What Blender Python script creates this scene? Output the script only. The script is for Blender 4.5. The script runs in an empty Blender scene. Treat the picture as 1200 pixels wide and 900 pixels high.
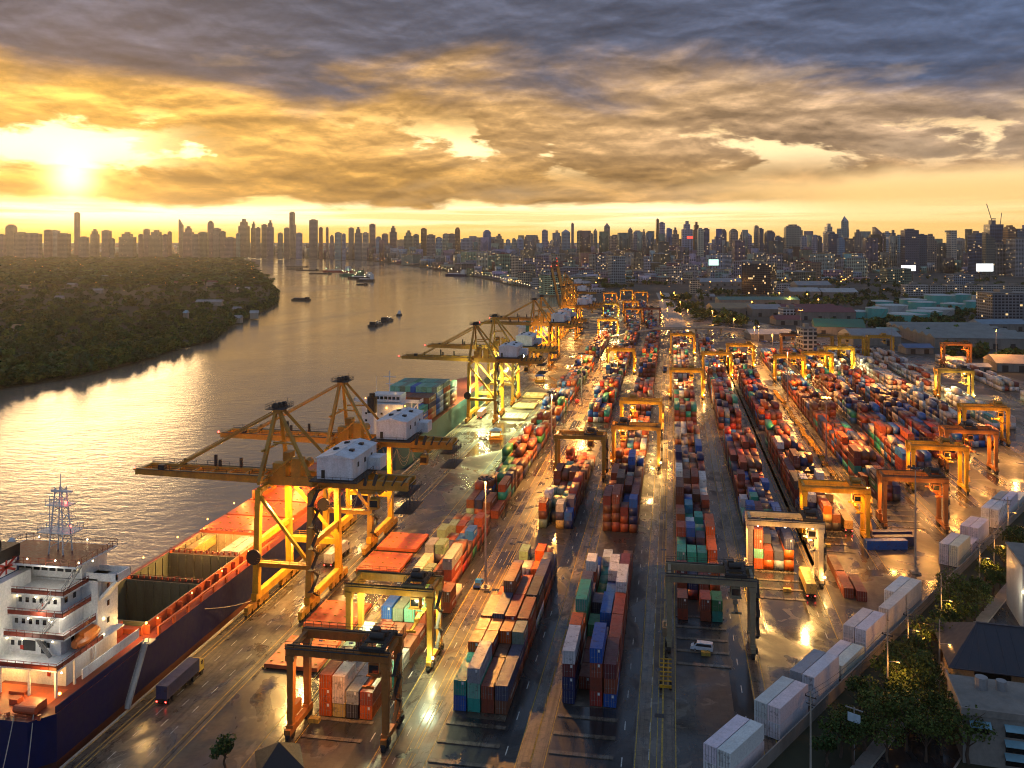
import bpy, math, random
import numpy as np
from mathutils import Vector, Matrix
rnd = random.Random(7)
S = bpy.context.scene
COL = S.collection
R = math.radians
# ---------------------------------------------------------------- camera frame
F, HC, YH = 1050.0, 91.0, 283.0
YAW = math.atan(187 / F)
SA, CA = math.sin(YAW), math.cos(YAW)
cam = bpy.data.objects.new('camera', bpy.data.cameras.new('camera'))
COL.objects.link(cam)
cam.location = (0, 0, HC)
cam.rotation_euler = (R(90), 0, YAW)
cam.data.sensor_width = 36
cam.data.lens = 36 * F / 1200
cam.data.shift_y = -(450 - YH) / 1200
cam.data.clip_start = 1
cam.data.clip_end = 120000
S.camera = cam

def at_depth(px, d):
    """point on the ground plan seen at picture column px, d metres deep"""
    r = (px - 600) / F * d
    return (r * CA - d * SA, r * SA + d * CA)
def at(px, py, z=0.0):
    return at_depth(px, F * (HC - z) / (py - YH))
def depth(x, y): return -x * SA + y * CA
def proj(x, y, z=0):
    d = depth(x, y); r = x * CA + y * SA
    return 600 + F * r / d, YH + F * (HC - z) / d

# ---------------------------------------------------------------- mesh helper
class MB:
    def __init__(s): s.v = []; s.f = []; s.m = []
    def add(s, vs, fs, m=0):
        o = len(s.v); s.v += [tuple(p) for p in vs]
        s.f += [tuple(i + o for i in f) for f in fs]; s.m += [m] * len(fs)
    def box(s, c, d, m=0, rz=0.0):
        x, y, z = c; a, b, h = d[0] / 2, d[1] / 2, d[2] / 2
        cs, sn = math.cos(rz), math.sin(rz)
        vs = []
        for k in (-h, h):
            for (i, j) in ((-a, -b), (a, -b), (a, b), (-a, b)):
                vs.append((x + i * cs - j * sn, y + i * sn + j * cs, z + k))
        s.add(vs, [(3, 2, 1, 0), (4, 5, 6, 7), (0, 1, 5, 4), (1, 2, 6, 5), (2, 3, 7, 6), (3, 0, 4, 7)], m)
        return s
    def rng(s, x0, x1, y0, y1, z0, z1, m=0):
        return s.box(((x0 + x1) / 2, (y0 + y1) / 2, (z0 + z1) / 2), (abs(x1 - x0), abs(y1 - y0), abs(z1 - z0)), m)
    def bar(s, p, q, w, h=None, m=0, w2=None, h2=None):
        h = h or w; w2 = w2 or w; h2 = h2 or h
        p, q = Vector(p), Vector(q); d = (q - p).normalized()
        up = Vector((0, 0, 1)) if abs(d.z) < .95 else Vector((0, 1, 0))
        a = d.cross(up).normalized(); b = a.cross(d).normalized()
        vs = [p - a * w / 2 - b * h / 2, p + a * w / 2 - b * h / 2, p + a * w / 2 + b * h / 2, p - a * w / 2 + b * h / 2,
              q - a * w2 / 2 - b * h2 / 2, q + a * w2 / 2 - b * h2 / 2, q + a * w2 / 2 + b * h2 / 2, q - a * w2 / 2 + b * h2 / 2]
        s.add(vs, [(3, 2, 1, 0), (4, 5, 6, 7), (0, 1, 5, 4), (1, 2, 6, 5), (2, 3, 7, 6), (3, 0, 4, 7)], m)
        return s
    def tube(s, p, q, r, n=8, r2=None, m=0):
        r2 = r if r2 is None else r2
        p, q = Vector(p), Vector(q); d = (q - p).normalized()
        up = Vector((0, 0, 1)) if abs(d.z) < .95 else Vector((0, 1, 0))
        a = d.cross(up).normalized(); b = a.cross(d)
        vs = []
        for (c, rr) in ((p, r), (q, r2)):
            for i in range(n):
                t = 2 * math.pi * i / n
                vs.append(c + (a * math.cos(t) + b * math.sin(t)) * rr)
        fs = [(i, (i + 1) % n, n + (i + 1) % n, n + i) for i in range(n)]
        fs += [tuple(range(n - 1, -1, -1)), tuple(range(n, 2 * n))]
        s.add(vs, fs, m); return s
    def path(s, pts, r, n=5, m=0):
        for p, q in zip(pts, pts[1:]): s.tube(p, q, r, n, None, m)
        return s
    def prism(s, poly, z0, z1, m=0):
        n = len(poly)
        vs = [(x, y, z0) for x, y in poly] + [(x, y, z1) for x, y in poly]
        fs = [(i, (i + 1) % n, n + (i + 1) % n, n + i) for i in range(n)]
        fs += [tuple(range(n - 1, -1, -1)), tuple(range(n, 2 * n))]
        s.add(vs, fs, m); return s
    def rails(s, pts, h=1.05, m=0, r=.05, closed=False, step=2.0):
        """hand rail along a polyline"""
        pts = [Vector(p) for p in pts]
        if closed: pts.append(pts[0])
        for p, q in zip(pts, pts[1:]):
            for k in (h, h * .5):
                s.bar(p + Vector((0, 0, k)), q + Vector((0, 0, k)), r * 1.3, r * 1.3, m)
            n = max(1, int((q - p).length / step))
            for i in range(n + 1):
                t = p.lerp(q, i / n); s.bar(t, t + Vector((0, 0, h)), r * 1.3, r * 1.3, m)
        return s
    def ball(s, c, r, n=8, m=0, sz=1.0):
        vs = [(c[0], c[1], c[2] - r * sz)]; k = max(3, n // 2)
        for i in range(1, k):
            p = math.pi * i / k
            for j in range(n):
                t = 2 * math.pi * j / n
                vs.append((c[0] + r * math.sin(p) * math.cos(t), c[1] + r * math.sin(p) * math.sin(t), c[2] - r * sz * math.cos(p)))
        vs.append((c[0], c[1], c[2] + r * sz)); L = len(vs) - 1
        fs = [(0, 1 + (j + 1) % n, 1 + j) for j in range(n)]
        for i in range(k - 2):
            for j in range(n):
                a = 1 + i * n + j; b = 1 + i * n + (j + 1) % n
                fs.append((a, b, b + n, a + n))
        o = 1 + (k - 2) * n
        fs += [(o + j, o + (j + 1) % n, L) for j in range(n)]
        s.add(vs, fs, m); return s
    def mesh(s, name):
        me = bpy.data.meshes.new(name)
        me.from_pydata(s.v, [], s.f)
        if any(s.m): me.polygons.foreach_set('material_index', s.m)
        me.update(); return me
    def build(s, name, mats, parent=None, smooth=False):
        me = s.mesh(name)
        for m in (mats if isinstance(mats, (list, tuple)) else [mats]): me.materials.append(m)
        if smooth: me.polygons.foreach_set('use_smooth', [True] * len(me.polygons))
        return link(name, me, parent)

def link(name, data, parent=None, loc=None, rz=None):
    o = bpy.data.objects.new(name, data); COL.objects.link(o)
    if parent is not None: o.parent = parent
    if loc is not None: o.location = loc
    if rz is not None: o.rotation_euler = (0, 0, rz)
    return o
def tag(o, label=None, cat=None, group=None, kind=None):
    if label: o['label'] = label
    if cat: o['category'] = cat
    if group: o['group'] = group
    if kind: o['kind'] = kind
    return o
def thing(name, label, cat, loc=(0, 0, 0), rz=0.0, group=None):
    o = link(name, None, None, loc, rz); o.empty_display_size = .5
    return tag(o, label, cat, group)
KIDS = {}
def copy_tree(o, label=None, loc=None, rz=None, parent=None):
    c = o.copy(); COL.objects.link(c); c.parent = parent
    if label: c['label'] = label
    if loc is not None: c.location = loc
    if rz is not None: c.rotation_euler = (0, 0, rz)
    for ch in list(o.children): copy_tree(ch, parent=c)
    return c
def structure(name, mb, mats): return tag(mb.build(name, mats), kind='structure')

def bulk(name, V, Fq, mats, mi=None, col=None, parent=None):
    """big mesh from numpy arrays of points and quads"""
    me = bpy.data.meshes.new(name)
    n = len(Fq)
    me.vertices.add(len(V)); me.vertices.foreach_set('co', np.asarray(V, np.float32).ravel())
    me.loops.add(n * 4); me.loops.foreach_set('vertex_index', np.asarray(Fq, np.int32).ravel())
    me.polygons.add(n); me.polygons.foreach_set('loop_start', np.arange(0, n * 4, 4, dtype=np.int32))
    me.polygons.foreach_set('loop_total', np.full(n, 4, np.int32))
    if mi is not None: me.polygons.foreach_set('material_index', np.asarray(mi, np.int32))
    if col is not None:
        a = me.attributes.new('tint', 'FLOAT_COLOR', 'FACE'); a.data.foreach_set('color', np.asarray(col, np.float32).ravel())
    for m in mats: me.materials.append(m)
    me.update(calc_edges=True); me.validate()
    return link(name, me, parent)
BOXF = np.array([(3, 2, 1, 0), (4, 5, 6, 7), (0, 1, 5, 4), (1, 2, 6, 5), (2, 3, 7, 6), (3, 0, 4, 7)])
def boxes_np(C, D, RZ):
    """corner points and quads of many boxes: base centres C, sizes D, turns RZ"""
    C, D, RZ = np.asarray(C, float), np.asarray(D, float), np.asarray(RZ, float)
    k = np.array([(-.5, -.5, 0), (.5, -.5, 0), (.5, .5, 0), (-.5, .5, 0), (-.5, -.5, 1), (.5, -.5, 1), (.5, .5, 1), (-.5, .5, 1)])
    P = k[None] * D[:, None, :]
    c, s = np.cos(RZ)[:, None], np.sin(RZ)[:, None]
    X = P[..., 0] * c - P[..., 1] * s + C[:, None, 0]
    Y = P[..., 0] * s + P[..., 1] * c + C[:, None, 1]
    Z = P[..., 2] + C[:, None, 2]
    V = np.stack([X, Y, Z], -1).reshape(-1, 3)
    Fq = (BOXF[None] + (np.arange(len(C)) * 8)[:, None, None]).reshape(-1, 4)
    return V, Fq
HAZE = 0.000055
# ---------------------------------------------------------------- materials
def newmat(name):
    m = bpy.data.materials.new(name); m.use_nodes = True
    nt = m.node_tree; b = nt.nodes['Principled BSDF']
    return m, nt, b
def N(nt, typ, **kw):
    n = nt.nodes.new(typ)
    for k, v in kw.items():
        if k[0] == 'i' and k[1:].isdigit(): n.inputs[int(k[1:])].default_value = v
        elif k in n.inputs: n.inputs[k].default_value = v
        else: setattr(n, k, v)
    return n
def L(nt, a, b): nt.links.new(a, b)
def math_(nt, op, a, b=None, c=None, clamp=False):
    n = nt.nodes.new('ShaderNodeMath'); n.operation = op; n.use_clamp = clamp
    for i, x in enumerate((a, b, c)):
        if x is None: continue
        if hasattr(x, 'links'): nt.links.new(x, n.inputs[i])
        else: n.inputs[i].default_value = x
    return n.outputs[0]
def mix_(nt, fac, a, b, blend='MIX'):
    n = nt.nodes.new('ShaderNodeMix'); n.data_type = 'RGBA'; n.blend_type = blend
    for s, x in ((n.inputs[0], fac), (n.inputs[6], a), (n.inputs[7], b)):
        if hasattr(x, 'links'): nt.links.new(x, s)
        else: s.default_value = x if s.type == 'VALUE' or len(x) == 4 else (*x, 1)
    return n.outputs[2]
def ramp_(nt, fac, stops, interp='LINEAR'):
    n = nt.nodes.new('ShaderNodeValToRGB'); n.color_ramp.interpolation = interp
    e = n.color_ramp.elements
    while len(e) < len(stops): e.new(.5)
    for k, (p, c) in zip(e, stops):
        k.position = p; k.color = c if hasattr(c, '__len__') and len(c) == 4 else ((*c, 1) if hasattr(c, '__len__') else (c, c, c, 1))
    nt.links.new(fac, n.inputs[0]); return n.outputs[0]
def noise_(nt, vec, scale, detail=3.0, rough=.55, dist=0.0, out=0):
    n = nt.nodes.new('ShaderNodeTexNoise'); n.inputs['Scale'].default_value = scale
    n.inputs['Detail'].default_value = detail; n.inputs['Roughness'].default_value = rough
    n.inputs['Distortion'].default_value = dist
    if vec is not None: nt.links.new(vec, n.inputs['Vector'])
    return n.outputs[out]
def pos_(nt): return nt.nodes.new('ShaderNodeNewGeometry').outputs['Position']
def objco(nt): return nt.nodes.new('ShaderNodeTexCoord').outputs['Object']
def scale_(nt, vec, s):
    n = nt.nodes.new('ShaderNodeMapping'); n.inputs['Scale'].default_value = s; nt.links.new(vec, n.inputs[0]); return n.outputs[0]
def bump_(nt, h, strength, dist, b):
    n = nt.nodes.new('ShaderNodeBump'); n.inputs['Strength'].default_value = strength; n.inputs['Distance'].default_value = dist
    nt.links.new(h, n.inputs['Height']); nt.links.new(n.outputs[0], b.inputs['Normal'])

def paint(name, col, rough=.5, dirt=.35, dirtcol=(.06, .035, .02), scale=.35, metal=0.0, spec=.5):
    """weathered paint: streaky grime over a base colour"""
    m, nt, b = newmat(name); p = pos_(nt)
    n1 = noise_(nt, scale_(nt, p, (1, 1, .25)), scale, 5, .65)
    n2 = noise_(nt, p, scale * 7, 3, .6)
    f = math_(nt, 'MULTIPLY', ramp_(nt, n1, [(.42, 0), (.72, 1)]), dirt)
    c = mix_(nt, f, (*col, 1), (*dirtcol, 1))
    c = mix_(nt, 1.0, c, ramp_(nt, n2, [(.25, (.78, .78, .78)), (.75, (1.12, 1.1, 1.08))]), 'MULTIPLY')
    L(nt, c, b.inputs['Base Color'])
    L(nt, ramp_(nt, n2, [(.3, rough * .8), (.7, min(1, rough * 1.25))]), b.inputs['Roughness'])
    b.inputs['Metallic'].default_value = metal; b.inputs['Specular IOR Level'].default_value = spec
    return m
def emis(name, col, strength, sample=False):
    m, nt, b = newmat(name)
    e = N(nt, 'ShaderNodeEmission', Strength=strength); e.inputs[0].default_value = (*col, 1)
    L(nt, e.outputs[0], nt.nodes['Material Output'].inputs['Surface'])
    m.cycles.emission_sampling = 'FRONT' if sample else 'NONE'
    return m

def container_material(name, attr=False, corr=True, dirt=1.0):
    m, nt, b = newmat(name)
    if attr:
        c = N(nt, 'ShaderNodeAttribute', attribute_name='tint').outputs['Color']
    else:
        c = nt.nodes.new('ShaderNodeObjectInfo').outputs['Color']
    p = pos_(nt)
    n1 = noise_(nt, scale_(nt, p, (1, .6, .35)), .55, 5, .7)
    n2 = noise_(nt, p, 3.1, 4, .65)
    n3 = noise_(nt, p, .9, 4, .7)
    c = mix_(nt, math_(nt, 'MULTIPLY', ramp_(nt, n1, [(.48, 0), (.75, 1)]), .45 * dirt), c, (.09, .055, .04, 1))
    c = mix_(nt, math_(nt, 'MULTIPLY', ramp_(nt, n3, [(.57, 0), (.64, 1)]), .55 * dirt), c, (.055, .03, .022, 1))
    c = mix_(nt, 1.0, c, ramp_(nt, n2, [(.2, (.75, .75, .76)), (.8, (1.15, 1.13, 1.1))]), 'MULTIPLY')
    gz = nt.nodes.new('ShaderNodeSeparateXYZ'); L(nt, nt.nodes.new('ShaderNodeNewGeometry').outputs['Normal'], gz.inputs[0])
    c = mix_(nt, math_(nt, 'MULTIPLY', math_(nt, 'GREATER_THAN', gz.outputs[2], .6), ramp_(nt, noise_(nt, p, .42, 5, .7), [(.4, .0), (.65, .22)])), c, (.21, .18, .155, 1))
    L(nt, c, b.inputs['Base Color'])
    L(nt, ramp_(nt, n3, [(.3, .32), (.7, .62)]), b.inputs['Roughness'])
    if corr:
        w = nt.nodes.new('ShaderNodeTexWave'); w.bands_direction = 'Y'; w.inputs['Scale'].default_value = .9
        L(nt, p, w.inputs['Vector']); bump_(nt, w.outputs['Fac'], .5, .04, b)
    return m
M = {}
M['cont'] = container_material('container_paint', corr=False)
M['reefer'] = container_material('reefer_paint', corr=False, dirt=.22)
M['cont_far'] = container_material('container_paint_far', attr=True)
M['yellow'] = paint('crane_yellow', (.72, .37, .018), .42, .55, (.12, .055, .02), .45)
M['ochre'] = paint('crane_ochre', (.52, .26, .03), .45, .5, (.08, .04, .02), .3)
M['dull'] = paint('crane_dull_cream', (.30, .25, .15), .55, .55, (.07, .045, .03), .3)
M['rusty'] = paint('crane_rust_orange', (.44, .16, .03), .5, .55, (.06, .03, .02), .3)
M['cream'] = paint('crane_cream', (.62, .50, .33), .5, .4, (.14, .08, .04), .3)
M['redcrane'] = paint('crane_red', (.35, .06, .03), .5, .5, (.06, .03, .02), .3)
M['darksteel'] = paint('dark_steel', (.035, .03, .027), .55, .3)
M['tyre'] = paint('rubber', (.015, .015, .015), .8, .2)
M['house_white'] = paint('machinery_house_white', (.74, .76, .80), .5, .42, (.25, .2, .15), .4)
M['white'] = paint('white_paint', (.78, .78, .76), .45, .3, (.24, .14, .08), .4)
M['faded_white'] = paint('faded_white', (.50, .50, .48), .6, .8, (.15, .09, .07), 1.2)
M['galv'] = paint('galvanised_steel', (.34, .34, .34), .5, .3, metal=.4)
M['navy'] = paint('navy_hull', (.008, .015, .085), .5, .35, (.04, .02, .012), .12, spec=.2)
M['bootred'] = paint('antifouling_red', (.12, .025, .015), .6, .5)
M['deckred'] = paint('deck_red', (.26, .045, .022), .5, .5, (.06, .03, .02), .3)
M['hatch'] = paint('hatch_orange', (.55, .11, .035), .5, .55, (.16, .05, .03), .25)
M['hatchyellow'] = paint('hatch_pale', (.55, .50, .24), .5, .4)
M['holdgreen'] = paint('hold_grey_green', (.14, .15, .10), .6, .5)
M['holdbeige'] = paint('hold_beige', (.45, .36, .22), .6, .4)
M['funnelblue'] = paint('funnel_blue', (.03, .06, .14), .5, .2)
M['black'] = paint('black_paint', (.012, .012, .013), .5, .2)
M['glass_dark'] = paint('dark_window', (.012, .014, .016), .12, 0, spec=.8)
M['red'] = paint('red_paint', (.45, .035, .02), .45, .3)
M['orange'] = paint('orange_paint', (.65, .16, .02), .45, .3)
M['blue'] = paint('blue_paint', (.03, .13, .42), .4, .3)
M['green'] = paint('green_paint', (.05, .22, .12), .45, .3)
M['markyellow'] = paint('yellow_marking', (.55, .36, .05), .6, .95, (.06, .05, .04), 1.3)
M['markwhite'] = paint('white_marking', (.62, .62, .58), .6, .95, (.07, .065, .06), 1.3)
def ground_paint(name, col, dark, pale, slab=5.0, wet=.30):
    """worn paving: slabs, tyre streaks along the lanes, oil stains, hairline cracks, damp patches"""
    m, nt, b = newmat(name); p = pos_(nt)
    n1 = noise_(nt, p, .07, 5, .65, .6); n2 = noise_(nt, p, .35, 5, .7, .5); n3 = noise_(nt, p, 1.6, 4, .7)
    st = noise_(nt, scale_(nt, p, (1.3, .018, 1)), 1.0, 5, .65)
    c = mix_(nt, ramp_(nt, n1, [(.35, 0), (.65, 1)]), (*col, 1), (*pale, 1))
    c = mix_(nt, math_(nt, 'MULTIPLY', ramp_(nt, st, [(.48, 0), (.62, 1)]), .65), c, (*dark, 1))
    c = mix_(nt, math_(nt, 'MULTIPLY', ramp_(nt, n2, [(.54, 0), (.60, 1)]), .6), c, (*dark, 1))
    sl = nt.nodes.new('ShaderNodeTexBrick'); sl.inputs['Scale'].default_value = 1 / slab; sl.inputs['Mortar Size'].default_value = .012
    sl.inputs['Color1'].default_value = (1, 1, 1, 1); sl.inputs['Color2'].default_value = (.78, .77, .76, 1); sl.inputs['Mortar'].default_value = (.5, .48, .46, 1); L(nt, p, sl.inputs['Vector'])
    c = mix_(nt, .8, c, mix_(nt, 1.0, c, sl.outputs['Color'], 'MULTIPLY'))
    vo = nt.nodes.new('ShaderNodeTexVoronoi'); vo.feature = 'DISTANCE_TO_EDGE'; vo.inputs['Scale'].default_value = .16
    wv = nt.nodes.new('ShaderNodeVectorMath'); wv.operation = 'ADD'; L(nt, p, wv.inputs[0]); sc_ = nt.nodes.new('ShaderNodeVectorMath'); sc_.operation = 'SCALE'; sc_.inputs['Scale'].default_value = 3.0
    L(nt, noise_(nt, p, .5, 3, .6, 0, 1), sc_.inputs[0]); L(nt, sc_.outputs[0], wv.inputs[1]); L(nt, wv.outputs[0], vo.inputs['Vector'])
    c = mix_(nt, math_(nt, 'MULTIPLY', math_(nt, 'LESS_THAN', vo.outputs['Distance'], .012), .5), c, (*dark, 1))
    c = mix_(nt, 1.0, c, ramp_(nt, n3, [(.2, (.75, .75, .75)), (.8, (1.22, 1.2, 1.18))]), 'MULTIPLY')
    L(nt, c, b.inputs['Base Color'])
    L(nt, ramp_(nt, noise_(nt, scale_(nt, p, (1, .4, 1)), .10, 5, .65, .8), [(.40, wet * .5), (.50, wet), (.60, wet + .3)]), b.inputs['Roughness'])
    bump_(nt, n3, .2, .03, b); return m
M['concrete'] = paint('concrete', (.27, .245, .21), .7, .5, (.09, .075, .06), .25)
M['runway'] = ground_paint('runway_concrete', (.13, .105, .078), (.030, .026, .023), (.21, .17, .125))
M['apron'] = ground_paint('apron_concrete', (.085, .074, .060), (.028, .025, .023), (.15, .125, .095), 7.0, .34)
M['concrete_pale'] = paint('pale_concrete', (.42, .38, .31), .7, .5, (.14, .11, .08), .3)
M['slot_dark'] = ground_paint('slot_asphalt', (.026, .028, .032), (.013, .013, .014), (.045, .043, .042), 9.0, .30)
M['l_warm'] = emis('lamp_sodium', (1, .42, .07), 9)
M['l_white'] = emis('lamp_white', (1, .78, .42), 12)
M['l_green'] = emis('lamp_greenish', (.85, 1, .6), 45)
M['l_red'] = emis('lamp_red', (1, .04, .03), 14)
M['l_blue'] = emis('lamp_blue', (.05, .12, 1), 8)
M['screen'] = emis('billboard_white', (.95, 1, 1), 1.6)
M['screen_mint'] = emis('billboard_mint', (.6, 1, .85), 1.2)
M['win_lit'] = emis('lit_window', (1, .72, .32), 1.6)
# ---------------------------------------------------------------- sky, sun, exposure
SUN_AZ = 36.2      # degrees to the left of +Y
SUN_EL = 3.7
w = bpy.data.worlds.new('World'); S.world = w; w.use_nodes = True
nt = w.node_tree; bg = nt.nodes['Background']
sky = N(nt, 'ShaderNodeTexSky', sky_type='NISHITA', sun_disc=False)
sky.sun_elevation = R(SUN_EL); sky.sun_rotation = R(-SUN_AZ)
sky.air_density = 1.6; sky.dust_density = 4.0; sky.ozone_density = 1.0
tc = nt.nodes.new('ShaderNodeTexCoord').outputs['Generated']
sp = nt.nodes.new('ShaderNodeSeparateXYZ'); L(nt, tc, sp.inputs[0])
dx, dy, dz = sp.outputs
# azimuth measured from +Y (left negative) and elevation, in degrees
az = math_(nt, 'MULTIPLY', math_(nt, 'ARCTAN2', dx, dy), 180 / math.pi)
el = math_(nt, 'MULTIPLY', math_(nt, 'ARCSINE', dz), 180 / math.pi)
def cloud_vec(sx, sy, ox=0.0, oy=0.0):
    c = nt.nodes.new('ShaderNodeCombineXYZ')
    L(nt, math_(nt, 'MULTIPLY_ADD', az, sx, ox), c.inputs[0]); L(nt, math_(nt, 'MULTIPLY_ADD', el, sy, oy), c.inputs[1])
    return c.outputs[0]
def bell(x, c, wd):   # smooth hump
    t = math_(nt, 'DIVIDE', math_(nt, 'SUBTRACT', x, c), wd)
    return math_(nt, 'POWER', math.e, math_(nt, 'MULTIPLY', math_(nt, 'MULTIPLY', t, t), -1.0))
def step_(x, a, b, smooth=True):
    n = nt.nodes.new('ShaderNodeMapRange'); n.interpolation_type = 'SMOOTHSTEP'
    n.inputs[1].default_value = a; n.inputs[2].default_value = b
    nt.links.new(x, n.inputs[0]); return n.outputs[0]
# angle from the sun
ds = nt.nodes.new('ShaderNodeVectorMath'); ds.operation = 'DOT_PRODUCT'; L(nt, tc, ds.inputs[0])
sd = Vector((-math.sin(R(SUN_AZ)) * math.cos(R(SUN_EL)), math.cos(R(SUN_AZ)) * math.cos(R(SUN_EL)), math.sin(R(SUN_EL))))
ds.inputs[1].default_value = sd
sun_ang = math_(nt, 'MULTIPLY', math_(nt, 'ARCCOSINE', math_(nt, 'MINIMUM', ds.outputs['Value'], .99999)), 180 / math.pi)
near_sun = bell(sun_ang, 0, 9.0)
mid_sun = bell(sun_ang, 0, 26.0)
wide_sun = bell(sun_ang, 0, 60.0)
# open sky: gold at the horizon, Nishita above
nish = mix_(nt, 1.0, sky.outputs[0], (.10, .10, .10, 1), 'MULTIPLY')
def cl_noise(sx, sy, ox, oy, det, rough, dist, de=0.0):
    return noise_(nt, cloud_vec(sx, sy, ox, oy - de * sy), 1.0, det, rough, dist)
SHP = (.105, .33, 11, 5, 9, .56, .3)
n_shape = cl_noise(*SHP); n_low = cl_noise(*SHP, .55)
n_big = cl_noise(.045, .17, 2.2, 8.3, 7, .56, .4)
n_fine = cl_noise(.26, .85, 4, 2, 8, .62, .3); n_fine2 = cl_noise(.26, .85, 4, 2, 8, .62, .3, .25)
n_mass = cl_noise(.060, .19, 7.1, 3.4, 9, .58, .5)
caz = math_(nt, 'ADD', az, 10.1)       # degrees right of the view axis
right = step_(caz, 8, 22)
gold = mix_(nt, mid_sun, (.98, .58, .17, 1), (1.20, .62, .08, 1))
streak = noise_(nt, cloud_vec(.05, 1.6, 3, 1), 1.0, 5, .6, .3)
white_band = math_(nt, 'MULTIPLY', bell(el, 1.75, .75), math_(nt, 'SUBTRACT', 1.0, math_(nt, 'MULTIPLY', right, .75)))
white_band = math_(nt, 'MULTIPLY', white_band, ramp_(nt, streak, [(.38, .25), (.55, 1)]))
gold = mix_(nt, white_band, gold, (1.9, 1.5, .88, 1))
clear = mix_(nt, step_(el, 4, 16), gold, nish)
# cloud colours: brown-gold low and near the sun, blue-grey high and to the right
lowcol = mix_(nt, wide_sun, (.25, .155, .085, 1), (.40, .22, .07, 1)); lowcol = mix_(nt, mid_sun, lowcol, (.46, .23, .035, 1))
midcol = mix_(nt, wide_sun, (.27, .215, .18, 1), (.46, .275, .125, 1)); midcol = mix_(nt, mid_sun, midcol, (.62, .32, .06, 1))
topcol = mix_(nt, wide_sun, (.044, .086, .178, 1), (.082, .082, .105, 1))
cl = mix_(nt, step_(el, 3.8, 6.2), lowcol, midcol)
topness = math_(nt, 'ADD', math_(nt, 'MULTIPLY_ADD', math_(nt, 'SUBTRACT', n_mass, .5), 13.0, el), math_(nt, 'MULTIPLY', caz, .015))
cl = mix_(nt, step_(topness, 7.9, 11.6), cl, topcol)
# relief: undersides and edges turned to the low sun are lighter
relief = math_(nt, 'ADD', math_(nt, 'MULTIPLY', math_(nt, 'SUBTRACT', n_shape, n_low), 2.0), math_(nt, 'MULTIPLY', math_(nt, 'SUBTRACT', n_fine, n_fine2), .7))
relief = math_(nt, 'MULTIPLY', relief, math_(nt, 'SUBTRACT', 1.0, math_(nt, 'MULTIPLY', step_(topness, 7.4, 10.8), .45)))
cl = mix_(nt, 1.0, cl, ramp_(nt, math_(nt, 'ADD', relief, .5), [(.22, .50), (.5, 1.0), (.80, 2.0)]), 'MULTIPLY')
cl = mix_(nt, 1.0, cl, ramp_(nt, n_fine, [(.30, .80), (.5, 1.0), (.70, 1.2)]), 'MULTIPLY')
cl = mix_(nt, math_(nt, 'MULTIPLY', ramp_(nt, n_big, [(.55, 0), (.68, 1)]), .55), cl, mix_(nt, wide_sun, (.46, .40, .37, 1), (.74, .47, .21, 1)))
edge = math_(nt, 'MULTIPLY_ADD', math_(nt, 'SUBTRACT', n_shape, .5), 3.0, el)
# cover: horizon slit open, a bank above it, holes round the sun, closed above
slit = step_(math_(nt, 'MULTIPLY_ADD', math_(nt, 'SUBTRACT', n_fine, .5), .8, edge), 2.15, 2.6)
hole = math_(nt, 'MULTIPLY', ramp_(nt, math_(nt, 'MULTIPLY_ADD', n_fine, .35, n_shape), [(.72, 0), (.77, 1)]), bell(el, 5.9, 1.4))
hole_sun = math_(nt, 'MULTIPLY', step_(math_(nt, 'SUBTRACT', bell(math_(nt, 'ADD', math_(nt, 'MULTIPLY', math_(nt, 'SUBTRACT', n_fine, .5), 3.6), el), 5.3, 1.5), math_(nt, 'MULTIPLY', math_(nt, 'SUBTRACT', n_shape, .5), 1.2)), .35, .75), bell(caz, -27.5, 5.4))
cover = math_(nt, 'MULTIPLY', slit, math_(nt, 'SUBTRACT', 1.0, hole, clamp=True))
cover = math_(nt, 'MULTIPLY', cover, math_(nt, 'SUBTRACT', 1.0, math_(nt, 'MULTIPLY', hole_sun, 1.25), clamp=True))
cover = math_(nt, 'MULTIPLY', cover, math_(nt, 'SUBTRACT', 1.0, math_(nt, 'MULTIPLY', right, math_(nt, 'SUBTRACT', 1.0, step_(edge, 3.4, 4.8)))))
open_ = mix_(nt, bell(el, 5.6, 2.2), clear, mix_(nt, mid_sun, (1.1, .78, .42, 1), (2.1, 1.55, .72, 1)))
col = mix_(nt, cover, open_, cl)
col = mix_(nt, math_(nt, 'MULTIPLY', bell(sun_ang, 0, 1.15), math_(nt, 'SUBTRACT', 1.0, math_(nt, 'MULTIPLY', cover, .3))), col, (3.2, 2.5, 1.2, 1))
col = mix_(nt, 1.0, col, mix_(nt, 1.0, (.36, .18, .02, 1), bell(sun_ang, 0, 3.4), 'MULTIPLY'), 'ADD')
col = mix_(nt, 1.0, col, mix_(nt, 1.0, (.05, .02, .0, 1), bell(sun_ang, 0, 12.0), 'MULTIPLY'), 'ADD')
# the zenith and the sky behind stay plain grey blue cloud
col = mix_(nt, step_(el, 15.5, 27), col, (.105, .155, .25, 1))
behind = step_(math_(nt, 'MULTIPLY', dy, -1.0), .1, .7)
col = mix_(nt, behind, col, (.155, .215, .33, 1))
L(nt, col, bg.inputs['Color']); bg.inputs['Strength'].default_value = 1.0

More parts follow.
